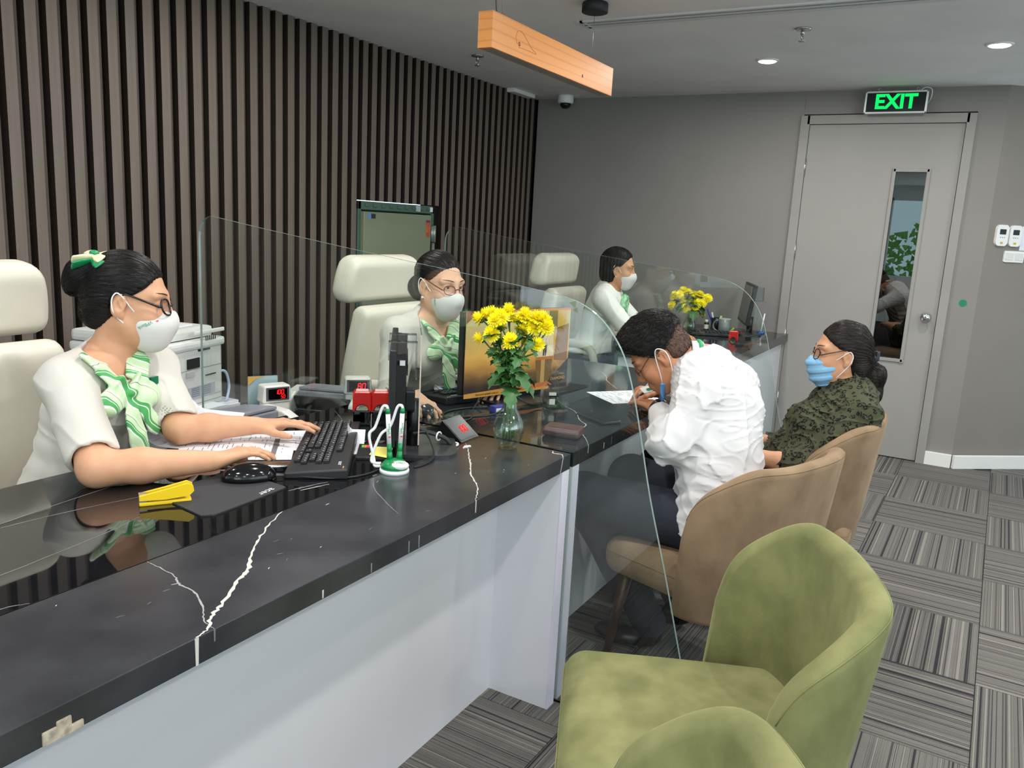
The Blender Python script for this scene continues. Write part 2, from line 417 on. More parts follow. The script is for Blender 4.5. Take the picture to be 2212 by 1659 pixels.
# carpet tiles -----------------------------------------------------------------
def carpet():
    m = bpy.data.materials.new('striped carpet'); m.use_nodes = True; nt = m.node_tree; b = nt.nodes['Principled BSDF']; b.inputs['Roughness'].default_value = .95; b.inputs['Specular IOR Level'].default_value = .1
    tc = nt.nodes.new('ShaderNodeTexCoord'); oi = nt.nodes.new('ShaderNodeObjectInfo')
    def ramp(scale, stops, seedmul):
        mp = nt.nodes.new('ShaderNodeMapping'); mp.inputs['Scale'].default_value = (.0, 1, 0)
        nt.links.new(tc.outputs['Object'], mp.inputs[0])
        ad = nt.nodes.new('ShaderNodeVectorMath'); ad.operation = 'ADD'
        cb = nt.nodes.new('ShaderNodeCombineXYZ'); mu = nt.nodes.new('ShaderNodeMath'); mu.operation = 'MULTIPLY'; mu.inputs[1].default_value = seedmul
        nt.links.new(oi.outputs['Random'], mu.inputs[0]); nt.links.new(mu.outputs[0], cb.inputs[0]); nt.links.new(mp.outputs[0], ad.inputs[0]); nt.links.new(cb.outputs[0], ad.inputs[1])
        nz = nt.nodes.new('ShaderNodeTexNoise'); nz.inputs['Scale'].default_value = scale; nz.inputs['Detail'].default_value = 1.5; nt.links.new(ad.outputs[0], nz.inputs['Vector'])
        cr = nt.nodes.new('ShaderNodeValToRGB'); cr.color_ramp.interpolation = 'CONSTANT'
        els = cr.color_ramp.elements; els[0].position, els[0].color = stops[0][0], (*lin(stops[0][1]), 1); els[1].position, els[1].color = stops[1][0], (*lin(stops[1][1]), 1)
        for p, c in stops[2:]: e = els.new(p); e.color = (*lin(c), 1)
        nt.links.new(nz.outputs['Fac'], cr.inputs[0]); return cr
    a = ramp(62, [(0, (66, 62, 66)), (.36, (112, 109, 106)), (.42, (132, 128, 123)), (.515, (86, 84, 84)), (.54, (132, 128, 123)), (.60, (160, 154, 145)), (.655, (88, 84, 86))], 3.0)
    f = nt.nodes.new('ShaderNodeTexNoise'); f.inputs['Scale'].default_value = 350; nt.links.new(tc.outputs['Object'], f.inputs['Vector'])
    mx = nt.nodes.new('ShaderNodeMix'); mx.data_type = 'RGBA'; mx.blend_type = 'MULTIPLY'; mx.inputs['Factor'].default_value = .55
    nt.links.new(a.outputs[0], mx.inputs['A']); nt.links.new(f.outputs['Fac'], mx.inputs['B']); 
    br = nt.nodes.new('ShaderNodeBrightContrast'); br.inputs['Bright'].default_value = .0
    nt.links.new(mx.outputs['Result'], br.inputs[0]); nt.links.new(br.outputs[0], b.inputs['Base Color'])
    bp = nt.nodes.new('ShaderNodeBump'); bp.inputs['Strength'].default_value = .4; bp.inputs['Distance'].default_value = .003
    nt.links.new(f.outputs['Fac'], bp.inputs['Height']); nt.links.new(bp.outputs[0], b.inputs['Normal'])
    return m
m_carpet = carpet()
T = .51; dirx = Vector((1, -.02, 0)).normalized(); diry = Vector((.02, 1, 0)).normalized()
proto = None; arot = math.atan2(dirx.y, dirx.x)
bm_tile = MB().box((0, 0, -.003), (T-.0025, T-.0025, .006), bev=.0018)
for i in range(-8, 6):
    for j in range(-5, 7):
        ctr = Vector((4.48, .305, 0)) + dirx*(T*(i+.5-2)) + diry*(T*(j+.5))
        if ctr.x > 5.75 and (ctr.y > .1): 
            if ctr.x > 5.95: continue
        if (ctr-Vector((5.94, 0, 0))).dot(fn_) < -.15 and ctr.y < .1: continue
        if ctr.y > 3.1: continue
        if proto is None: o = proto = bm_tile.build('carpet_tile', m_carpet, floor)
        else: o = proto.copy(); COL.objects.link(o); o.parent = floor
        o.location = ctr; o.rotation_euler = (0, 0, arot + (PI/2 if (i+j) % 2 else 0))

# wooden slat wall ----------------------------------------------------------------
m_slat = mat('brown wood slat', (114, 103, 94), .6, spec=.3, noise=.5, nscale=60, stretch=(1, 1, .03), rgb2=(95, 84, 76))
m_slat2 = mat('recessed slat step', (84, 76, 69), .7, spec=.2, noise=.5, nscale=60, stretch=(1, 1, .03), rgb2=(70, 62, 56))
m_slatside = mat('shaded slat side', (44, 37, 33), .8, spec=.15)  # dark side colour includes the shade of the narrow grooves
def slat_mb(h):
    m = MB()
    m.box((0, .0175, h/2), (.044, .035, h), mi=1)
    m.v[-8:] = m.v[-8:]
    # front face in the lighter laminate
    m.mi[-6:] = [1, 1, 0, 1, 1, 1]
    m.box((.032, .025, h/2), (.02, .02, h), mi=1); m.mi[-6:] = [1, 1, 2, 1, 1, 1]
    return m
pro = {}
k0 = int((1.817+1.0)/.0835)
for k in range(-32, 50):
    x = 1.817 + .0835*k
    if x > 5.9 or x < -.9: continue
    short = 3.77 < x+.03 and x-.03 < 4.56
    if short not in pro:
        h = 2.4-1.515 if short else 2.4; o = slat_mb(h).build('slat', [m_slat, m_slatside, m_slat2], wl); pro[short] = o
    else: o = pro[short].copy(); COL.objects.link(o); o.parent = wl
    o.location = (x, 3.215, 1.515 if short else 0)

# door ------------------------------------------------------------------------------
m_door = mat('grey painted door', (160, 157, 152), .6, spec=.3, noise=.3, nscale=3, rgb2=(148, 145, 141))
m_doorf = mat('grey door frame', (160, 157, 152), .6, spec=.3, noise=.2, nscale=3)
m_steel = mat('brushed steel', (200, 200, 200), .25, metal=1.)
m_chrome = mat('chrome', (225, 225, 225), .08, metal=1.)
door = tag(MB().box((5.955, 1.168, 1.12), (.07, .056, 2.24)).box((5.955, .181, 1.12), (.07, .052, 2.24)).box((5.955, .674, 2.213), (.07, .96, .056)).build('door_1', m_doorf), kind='structure')
L = MB()
y0, y1 = .211, 1.138; wy0, wy1, wz0, wz1 = .372, .586, .66, 1.90
L.box((5.962, (y0+wy0)/2, 1.095), (.04, wy0-y0, 2.175)).box((5.962, (wy1+y1)/2, 1.095), (.04, y1-wy1, 2.175)).box((5.962, (wy0+wy1)/2, (wz1+2.1825)/2), (.04, wy1-wy0, 2.1825-wz1)).box((5.962, (wy0+wy1)/2, (wz0+.0075)/2), (.04, wy1-wy0, wz0-.0075))
L.build('door_leaf', m_door, door)
F = MB()
for a, b in (((5.938, wy0+.006, (wz0+wz1)/2), (.014, .022, wz1-wz0+.02)), ((5.938, wy1-.006, (wz0+wz1)/2), (.014, .022, wz1-wz0+.02)), ((5.938, (wy0+wy1)/2, wz0+.006), (.014, wy1-wy0, .022)), ((5.938, (wy0+wy1)/2, wz1-.006), (.014, wy1-wy0, .022))): F.box(a, b, bev=.003)
F.build('vision_frame', m_doorf, door)
MB().box((5.955, (wy0+wy1)/2, (wz0+wz1)/2), (.006, wy1-wy0, wz1-wz0)).build('vision_pane', glass_mat('door glass', (150, 160, 150), add=.12), door)
kn = MB().lathe([(.033, 0), (.033, .006), (.014, .012), (.013, .03), (.022, .038), (.029, .05), (.029, .06), (.02, .068), (.008, .07), (.001, .069)], (5.942, .272, .968), rot=Matrix.Rotation(-PI/2, 3, 'Y')).build('door_knob', m_chrome, door)
for z in (1.909, 1.349, .75, .298):
    H = MB().lathe([(.007, -.055), (.007, .055)], (5.928, 1.141, z), n=12)
    for d in (-.02, .02): H.lathe([(.0074, d-.002), (.0074, d+.002)], (5.928, 1.141, z), n=12)
    H.build('hinge', m_steel, door)
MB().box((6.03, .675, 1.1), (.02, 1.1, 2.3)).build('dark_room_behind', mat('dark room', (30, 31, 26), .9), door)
t = tag(MB().lathe([(.0225, 0), (.0225, .001)], (5.9395, .074, 1.078), n=28, rot=Matrix.Rotation(-PI/2, 3, 'Y')).build('round_sticker', mat('green dot', (10, 130, 95), .5)), 'round green sticker on the wall strip beside the exit door', 'sticker')

# exit sign -------------------------------------------------------------------------
es = thing('exit_sign', 'green lit exit sign with silver frame above the grey door', 'sign', (5.86, .619, 2.303))
E_ = MB(); W, Hh = .365, .138
for a, b in (((0, 0, Hh/2-.006), (.03, W, .012)), ((0, 0, -Hh/2+.006), (.03, W, .012)), ((0, W/2-.006, 0), (.03, .012, Hh)), ((0, -W/2+.006, 0), (.03, .012, Hh))): E_.box(a, b, bev=.003)
E_.build('sign_frame', mat('aluminium', (215, 217, 215), .35, metal=.6), es)
MB().box((.001, 0, 0), (.022, W-.02, Hh-.02)).build('sign_face', mat('black acrylic', (8, 16, 20), .2), es)
Mx = Matrix(((0, 0, -1, -.0105), (-1, 0, 0, 0), (0, 1, 0, 0), (0, 0, 0, 1)))
text('EXIT', .122, Mx, emis('green led', (18, 240, 110), 1.3), es, bold=.004, sx=.98)
for yy in (.1, -.12):
    rg = MB().tube([(0, yy+.009*math.cos(a*PI/6), .0145+Hh/2+.009*math.sin(a*PI/6)-.004) for a in range(13)], .0014, n=6, caps=False); rg.tube([(0, yy, Hh/2+.018), (0, yy, .0965)], .0012, n=6); rg.build('hook', m_steel, es)
MB().tube(smooth_curve([(.01, -.13, Hh/2), (.01, -.16, Hh/2+.018), (.012, -.195, Hh/2+.005), (.014, -.197, Hh/2-.04), (.06, -.18, Hh/2-.07)]), .003, n=8).build('cable', m_white, es)

# thermostats and switches on the right wall ------------------------------------------
def on_right(d, z, out=0.): return Vector((5.94, 0, z)) + fd*d + fn_*out
FR = Matrix(((fd.x, 0, fn_.x), (fd.y, 0, fn_.y), (0, 1, 0)))  # local x along the wall, y up, z out
for k, d in enumerate((.092, .186)):
    c = on_right(d, 1.512); M4 = Matrix.Translation(c) @ FR.to_4x4()
    th = thing('thermostat', ['white wall thermostat left of its twin', 'white wall thermostat between its twin and the paper notice'][k], 'thermostat', group='wall thermostats')
    poly = [(x, y) for x, y in rounded(.084, .118, .02)]; poly = [(x, y*(1+.0*x)+(.008*(1-(x/.042)**2))*(1 if y > 0 else -1)) for x, y in poly]
    MB().prism(poly, 0, .018, M4).build('thermostat_body', m_white, th)
    MB().prism(rounded(.044, .032, .003, cy=.022), .018, .0188, M4).build('display', mat('lcd', (40, 48, 55), .15), th)
    MB().prism(rounded(.02, .012, .001, cy=-.046), .018, .0186, M4).build('yellow_label', mat('gold label', (205, 175, 60), .4), th)
    b = MB()
    for q in (-.014, 0, .014): b.lathe([(.0032, .018), (.0032, .0188)], M4 @ Vector((q, -.012, 0)) - fn_*0, n=8, rot=FR)
    b.build('buttons', mat('grey print', (110, 110, 110), .5), th)
c = on_right(.275, 1.50); tag(MB().prism(rounded(.075, .15, .004), 0, .002, Matrix.Translation(c) @ FR.to_4x4()).build('notice', mat('notice paper', (226, 227, 235), .6)), 'white printed notice at the right frame edge beside the thermostats', 'paper')
c = on_right(.205, 1.385); M4 = Matrix.Translation(c) @ FR.to_4x4()
sw = thing('light_switch', 'white double light switch plate under the thermostats', 'switch')
MB().prism(rounded(.14, .07, .006), 0, .009, M4).build('switch_plate', m_white, sw)
for q in (-.034, .034): MB().prism(rounded(.055, .044, .002, cx=q), .009, .012, M4).build('rocker', mat('rocker', (222, 220, 214), .35), sw)

# ceiling fittings ------------------------------------------------------------------------
m_black = mat('matte black', (26, 28, 33), .55)
for k, (x, y) in enumerate(((4.219, .892), (4.343, 2.793))):
    sp = thing('ceiling_sprinkler', ['chrome fire sprinkler near the ceiling air slot', 'chrome fire sprinkler over the wooden slat wall'][k], 'sprinkler', (x, y, 2.4))
    MB().lathe([(.04, 0), (.038, -.006), (.02, -.009)], n=24).build('escutcheon', m_steel, sp)
    MB().lathe([(.009, -.006), (.009, -.028)], n=10).tube([(.009, 0, -.028), (.015, 0, -.04), (.004, 0, -.056)], .003, n=6).tube([(-.009, 0, -.028), (-.015, 0, -.04), (-.004, 0, -.056)], .003, n=6).build('sprinkler_frame', m_steel, sp)
    MB().lathe([(.018, -.056), (.018, -.058), (.003, -.06)], n=16).build('deflector', m_steel, sp)
av = thing('air_diffuser', 'long slotted linear air diffuser in the ceiling', 'vent', (3.83, .9, 2.4))
A_ = MB(); Ly = 1.9
for xx in (-.05, .05): A_.box((xx, 0, -.004), (.022, Ly, .008))
A_.box((0, 0, -.004), (.012, Ly, .008)).box((0, Ly/2, -.004), (.122, .03, .008)).build('diffuser_frame', mat('vent white', (210, 212, 212), .4), av)
MB().box((0, 0, -.0005), (.1, Ly, .001)).build('slot', m_dark, av)
dc = thing('dome_camera', 'white dome security camera in the ceiling corner', 'camera', (5.80, 2.92, 2.4))
MB().lathe([(.058, 0), (.06, -.01), (.06, -.05), (.054, -.058)], n=32).build('camera_housing', m_white, dc)
MB().lathe([(.042, -.056), (.04, -.072), (.03, -.088), (.014, -.096), (.0005, -.097)], n=28).build('camera_dome', mat('smoked dome', (20, 22, 26), .06), dc)
tag(MB().box((5.55, 3.17, 2.385), (.32, .07, .03), bev=.008).build('junction_box', m_white), 'small white cable box on the ceiling above the slat wall', 'box')

# wooden pendant beam ----------------------------------------------------------------------
def pine():
    m = bpy.data.materials.new('pine'); m.use_nodes = True; nt = m.node_tree; b = nt.nodes['Principled BSDF']; b.inputs['Roughness'].default_value = .4
    tc = nt.nodes.new('ShaderNodeTexCoord'); mp = nt.nodes.new('ShaderNodeMapping'); mp.inputs['Scale'].default_value = (.5, 1, 6.5); mp.inputs['Rotation'].default_value = (0, .02, 0)
    wv = nt.nodes.new('ShaderNodeTexWave'); wv.wave_type = 'BANDS'; wv.bands_direction = 'Z'; wv.inputs['Scale'].default_value = 1.6; wv.inputs['Distortion'].default_value = 5.; wv.inputs['Detail'].default_value = 1.; wv.inputs['Detail Scale'].default_value = 1.1
    nt.links.new(tc.outputs['Object'], mp.inputs[0]); nt.links.new(mp.outputs[0], wv.inputs['Vector'])
    cr = nt.nodes.new('ShaderNodeValToRGB'); e = cr.color_ramp.elements; e[0].position = .0; e[0].color = (*lin((206, 128, 58)), 1); e[1].position = .8; e[1].color = (*lin((222, 146, 72)), 1); x = e.new(.12); x.color = (*lin((222, 145, 71)), 1)
    nt.links.new(wv.outputs['Fac'], cr.inputs[0]); nt.links.new(cr.outputs[0], b.inputs['Base Color']); return m
m_pine = pine()
pb = thing('pendant_beam', 'long solid pine pendant lamp hung from the ceiling', 'lamp', (3.14, 1.645, 2.094))
MB().box((0, 0, 0), (1.08, .06, .124), bev=.0015).build('beam', m_pine, pb)
MB().box((0, 0, -.0622), (1.04, .046, .001)).build('diffuser', mat('lamp underside', (128, 126, 122), .6), pb)
mk = mat('wood knot', (150, 88, 50), .5); mk2 = mat('knot ring', (206, 132, 78), .5)
kb = MB()
for (kx, kz, s) in ((-.345, -.012, .008), (.215, -.028, .007)): kb.lathe([(s, 0), (s*.2, .0004)], (kx, -.0302, kz), n=14, rot=Matrix.Rotation(PI/2, 3, 'X'))
kb.build('wood_knot', mk, pb)
kr = MB()
ring = smooth_curve([(-.36, -.0304, -.015), (-.372, -.0304, .006), (-.36, -.0304, .03), (-.33, -.0304, .034), (-.29, -.0304, .014), (-.25, -.0304, -.008), (-.21, -.0304, -.022), (-.26, -.0304, -.022), (-.31, -.0304, -.022), (-.35, -.0304, -.024)], 5)
kr.tube(ring, .0012, n=5).build('knot_ring', mk2, pb)
MB().tube([(-.43, .0, .06), (-.43, .0, .306)], .0016, n=6).tube([(.36, 0, .06), (.36, 0, .306)], .0009, n=6).build('hanging_wire', m_steel, pb)
MB().tube(smooth_curve([(-.46, 0, .06), (-.475, 0, .1), (-.478, 0, .2), (-.46, 0, .306)]), .0022, n=6).build('power_cord', m_black, pb)
MB().lathe([(.055, .306), (.058, .3), (.058, .265), (.05, .262)], (.36, 0, 0), n=28).lathe([(.055, .306), (.058, .3), (.058, .265), (.05, .262)], (-.44, 0, 0), n=28).build('ceiling_canopy', m_black, pb)

# safe in the slat wall -----------------------------------------------------------------------
sf = thing('safe', 'sage green steel safe set into the slat wall', 'safe', (4.165, 3.25, 0))
m_sg = mat('dark green enamel', (70, 98, 84), .5); m_sd = mat('sage enamel', (128, 136, 112), .45, noise=.1, nscale=4)
Mf = MB()
for a, b in (((-.37, .02, .755), (.03, .1, 1.51)), ((.37, .02, .755), (.03, .1, 1.51)), ((0, .02, 1.485), (.77, .1, .05)), ((0, .06, .75), (.72, .02, 1.46))): Mf.box(a, b, bev=.004)
for k in range(9): Mf.box((-.31+.078*k, -.032, 1.488), (.03, .012, .02), bev=.003)
Mf.build('safe_frame', m_sg, sf)
MB().box((-.02, -.01, .74), (.68, .09, 1.42), bev=.006).build('safe_door', m_sd, sf)
for z in (1.33, .4):
    MB().lathe([(.014, -.055), (.014, .055)], (.362, -.05, z), n=16).tube([(.338, -.05, z-.05), (.338, -.05, z+.05)], .01, n=12).build('hinge', mat('hinge grey', (150, 158, 150), .35, metal=.5), sf)
MB().lathe([(.012, -.1), (.012, .1)], (.362, -.045, 1.17), n=14).build('hinge_rod', mat('hinge grey', (150, 158, 150), .35, metal=.5), sf)
st = mat('sticker blue', (90, 140, 190), .5); 
MB().box((-.31, -.056, 1.425), (.028, .002, .034)).build('sticker', st, sf); MB().box((-.275, -.056, 1.425), (.04, .002, .028)).build('sticker', mat('sticker black', (30, 30, 34), .5), sf)
MB().box((.285, -.056, 1.36), (.042, .002, .1)).build('sticker', mat('sticker flame', (150, 70, 45), .5, noise=.8, nscale=40, rgb2=(230, 120, 60)), sf)
MB().box((.285, -.0565, 1.41), (.042, .002, .016)).build('sticker', mat('sticker purple', (120, 45, 90), .5), sf)
MB().box((.2, -.034, 1.487), (.045, .006, .036)).build('sticker', mat('sticker grey', (190, 192, 205), .5, noise=.6, nscale=60), sf); MB().box((.345, -.034, 1.487), (.03, .006, .03)).build('sticker', mat('sticker white', (220, 222, 220), .5), sf)

# ================================================================ counters
def stone(name, rgb, rough, rgb2, spec=.5):
    m = mat(name, rgb, rough, spec=spec, noise=.8, nscale=9, rgb2=rgb2); return m
m_hone = stone('honed black marble', (40, 41, 46), .24, (58, 59, 64)); m_pol = stone('polished black marble', (16, 17, 19), .025, (24, 24, 27)); m_pol2 = stone('satin black marble', (28, 30, 33), .06, (40, 42, 46))
m_vein = mat('white vein', (205, 200, 192), .35); m_vein2 = mat('grey vein', (120, 120, 124), .35)
m_panel = mat('white laminate', (222, 222, 228), .3, spec=.5)
m_edge = mat('lilac edge band', (225, 220, 236), .35)
def vein(pts, w, m, parent, z=.7854, seed=0, jag=.3):
    r = random.Random(seed); P = smooth_curve([(x, y, z) for x, y in pts], 7); vs = []; fs = []
    for i, p in enumerate(P):
        a = P[max(i-1, 0)]; b = P[min(i+1, len(P)-1)]; t = (b-a).normalized(); nrm = Vector((-t.y, t.x, 0))
        ww = w*(.35+.65*r.random())*min(1, .3+2*min(i, len(P)-1-i)/len(P)); q = p+nrm*r.uniform(-1, 1)*w*jag
        vs += [q+nrm*ww/2, q-nrm*ww/2]
    for i in range(len(P)-1): fs.append((2*i, 2*i+1, 2*i+3, 2*i+2))
    vs += [Vector(v)-Vector((0, 0, .0008)) for v in vs]; n = len(P)*2
    for i in range(len(P)-1): fs += [(2*i+n, 2*i+2+n, 2*i+3+n, 2*i+1+n), (2*i, 2*i+2, 2*i+2+n, 2*i+n), (2*i+1, 2*i+1+n, 2*i+3+n, 2*i+3)]
    return MB().add(vs, fs).build('vein', m, parent)
def drop(x, m, parent, w=.004, y=.945, z0=.74, z1=.7854, lean=.0):
    return MB().add([(x-w/2, y-.0004, z1), (x+w/2, y-.0004, z1), (x+w*.3+lean, y-.0004, z0), (x-w*.4+lean, y-.0004, z0), (x-w/2, y+.0006, z1), (x+w/2, y+.0006, z1), (x+w*.3+lean, y+.0006, z0), (x-w*.4+lean, y+.0006, z0)], [(0, 3, 2, 1), (4, 5, 6, 7), (0, 4, 7, 3), (1, 2, 6, 5)]).build('vein', m, parent)
c1 = thing('teller_counter', 'long teller counter with black marble top and white front, nearest the camera', 'counter', (0, 0, 0), group='teller counters')
X0, XG = -.3, 2.049
s1 = MB().box(((X0+XG)/2, 1.0925, .7625), (XG-X0, .295, .045), bev=.0015).build('front_slab', m_hone, c1)
s2 = MB().box(((X0+XG)/2, 1.5305, .7625), (XG-X0, .579, .045), bev=.0015).build('back_slab', m_pol, c1)
MB().box((1.815, 2.09, .6425), (.468, .53, .045), bev=.0015).build('wing_slab', m_pol, c1)
MB().box(((X0+2.0)/2, 1.158, .37), (2.0-X0, .018, .74)).build('front_panel', m_panel, c1)
MB().box((2.0215, 1.055, .37), (.043, .215, .74)).build('side_panel', [m_panel], c1)
MB().box((2.0215, .9455, .37), (.043, .003, .74)).build('edge_band', m_edge, c1)
MB().box((X0+.02, 1.4, .37), (.04, .5, .74)).build('end_panel', m_panel, c1); MB().box((1.6, 2.1, .31), (.03, .5, .62)).build('wing_panel', m_panel, c1)
# veins of the near counter
vein([(1.218, 1.238), (1.12, 1.185), (1.04, 1.13), (.97, 1.07), (.93, 1.05), (.86, 1.005), (.82, .985), (.785, .955), (.757, .946)], .009, m_vein, s1, seed=1)
drop(.757, m_vein, s1, .007)
vein([(.888, 1.238), (.885, 1.2), (.878, 1.15), (.862, 1.12), (.855, 1.07), (.83, 1.02), (.80, .98), (.79, .946)], .004, mat('pale vein', (160, 158, 156), .35), s1, seed=2); drop(.79, m_vein2, s1, .003, z0=.765)
vein([(1.526, 1.238), (1.47, 1.19), (1.43, 1.14), (1.378, 1.06), (1.36, 1.03)], .0025, m_vein2, s1, seed=3)
vein([(1.945, 1.236), (1.90, 1.2), (1.83, 1.15), (1.76, 1.10), (1.70, 1.06), (1.64, 1.005), (1.585, .97), (1.542, .946)], .005, m_vein, s1, seed=4); drop(1.542, m_vein, s1, .004, z0=.755)
vein([(2.04, 1.0), (2.02, .985), (2.025, .965), (2.0, .946)], .006, m_vein, s1, seed=5); drop(2.0, m_vein, s1, .003, lean=-.012)
for x, zt in ((1.03, .758), (1.165, .762), (1.32, .77), (1.285, .768)): drop(x, m_vein if x < 1.1 else m_vein2, s1, .004, z0=.742, z1=zt)
vein([(.35, 1.62), (.6, 1.60), (.9, 1.585), (1.14, 1.535)], .003, m_vein2, s2, seed=6); vein([(.4, 1.55), (.75, 1.6), (1.0, 1.64), (1.3, 1.68)], .0028, m_vein2, s2, seed=7); vein([(.3, 1.34), (.62, 1.37), (.9, 1.41), (1.02, 1.44)], .003, m_vein2, s2, seed=8)
vein([(.55, 1.27), (.64, 1.262), (.68, 1.245)], .003, m_vein2, s2, seed=9)
vein([(1.325, 1.325), (1.36, 1.318), (1.43, 1.30)], .006, m_vein2, s2, seed=10, jag=.25); vein([(1.345, 1.306), (1.42, 1.286)], .004, m_vein, s2, seed=11)
vein([(2.0, 1.79), (1.93, 1.70), (1.86, 1.62)], .003, m_vein2, s2, seed=12); vein([(1.3, 1.74), (1.45, 1.78), (1.6, 1.815)], .002, m_vein2, s2, seed=14)
for q in range(26):
    r = random.Random(q+50); x, y = r.uniform(.35, 1.9), r.uniform(.97, 1.22); a = r.uniform(-.5, .7); l = r.uniform(.004, .016)
    vein([(x, y), (x+l*.5*math.cos(a), y+l*.5*math.sin(a)+.001), (x+l*math.cos(a), y+l*math.sin(a))], r.uniform(.0008, .002), m_vein2 if q % 3 else m_vein, s1, seed=q)
ch = MB()
for (a, b, c) in ((.53, .006, .02), (.549, .006, .026), (.565, .006, .012)): ch.box((a, .9445, .7395+c/2), (.02, .004, c), bev=.003)
ch.build('chipped_edge', mat('chipped stone', (190, 178, 158), .8, noise=.7, nscale=90, rgb2=(120, 105, 90)), c1)
c2 = thing('teller_counter', 'middle teller counter with black marble top, between the two glass screens', 'counter', (0, 0, 0), group='teller counters')
s3 = MB().box(((2.067+3.6)/2, 1.3525, .7625), (3.6-2.067, .815, .045), bev=.0015).build('counter_slab', m_pol2, c2)
MB().box((2.245, 2.06, .6425), (.356, .40, .045), bev=.0015).build('wing_slab', m_pol, c2)
MB().box((2.84, 1.158, .37), (1.5, .018, .74)).build('front_panel', m_panel, c2)
MB().box((2.0885, 1.055, .37), (.043, .215, .74)).build('side_panel', m_panel, c2); MB().box((2.0885, .9455, .37), (.043, .003, .74)).build('edge_band', m_edge, c2)
MB().box((3.575, 1.4, .37), (.04, .55, .74)).build('end_panel', m_panel, c2); MB().box((2.245, 2.24, .31), (.34, .03, .62)).build('wing_panel', m_panel, c2)
vein([(2.60, 1.235), (2.55, 1.17), (2.44, 1.10), (2.40, 1.06), (2.31, 1.035), (2.22, .975), (2.17, .946)], .004, m_vein, s3, seed=21); vein([(2.62, 1.25), (2.72, 1.35), (2.8, 1.4)], .003, m_vein2, s3, seed=22)
drop(2.17, m_vein, s3, .003, z0=.76); drop(2.29, m_vein, s3, .003, z0=.748, z1=.768); drop(2.35, m_vein2, s3, .002, z0=.75, z1=.775); vein([(2.72, 1.03), (2.70, .985), (2.67, .946)], .0025, m_vein2, s3, seed=23); drop(2.67, m_vein2, s3, .002, z0=.755)
vein([(3.42, 1.48), (3.3, 1.38), (3.18, 1.32), (3.05, 1.22)], .004, m_vein, s3, seed=24)
c3 = thing('teller_counter', 'farthest teller counter with black marble top, against the door wall', 'counter', (0, 0, 0), group='teller counters')
MB().box(((4.33+5.935)/2, 1.45, .7375), (5.935-4.33, .66, .055), bev=.0015).build('counter_slab', m_pol2, c3)
MB().box(((4.36+5.935)/2, 1.165, .355), (5.935-4.36, .02, .71)).build('front_panel', m_panel, c3)
MB().box((4.37, 1.46, .355), (.03, .58, .71)).build('end_panel', m_panel, c3)

# glass screens ------------------------------------------------------------------------------
def gprof():
    P = [(2.5, .0), (2.5, 1.31)]
    for k in range(1, 7): a = math.radians(15*k); P.append((2.43+.07*math.cos(a), 1.315+.078*math.sin(a)))
    P += [(2.2, 1.364), (1.8, 1.318), (1.4, 1.276), (1.1, 1.243)]
    P += smooth_curve([(1.0, 1.230), (.95, 1.215), (.90, 1.19), (.855, 1.15), (.81, 1.085), (.775, .99), (.745, .88), (.70, .70), (.64, .50), (.55, .25), (.47, 0)], 4) if False else [tuple(v[:2]) for v in smooth_curve([(1.0, 1.230, 0), (.95, 1.216, 0), (.90, 1.19, 0), (.855, 1.15, 0), (.81, 1.085, 0), (.775, .99, 0), (.745, .88, 0), (.70, .70, 0), (.64, .50, 0), (.57, .25, 0), (.50, 0, 0)], 4)]
    return P
gl = glass_mat('clear glass', (249, 253, 251), add=.012)
gedge = mat('glass edge', (140, 158, 154), .06, spec=.8); 
gb = MB(); Mg = Matrix(((0, 0, 1, 0), (1, 0, 0, 0), (0, 1, 0, 0), (0, 0, 0, 1)))
pr = gprof(); gb.prism(pr, 0, .010, Mg)
n = len(pr); gb.mi = [0, 0] + [1]*n
for i, x in enumerate((2.052, 3.64)):
    if i == 0:
        g = g0 = gb.build('glass_screen', [gl, gedge])
    else: g = g0.copy(); COL.objects.link(g)
    g.location = (x, 0, 0)
    tag(g, ['tall clear glass screen with curved front edge beside the writing man', 'clear glass screen behind the writing man, in front of the far counter'][i], 'screen', 'glass partition screens')
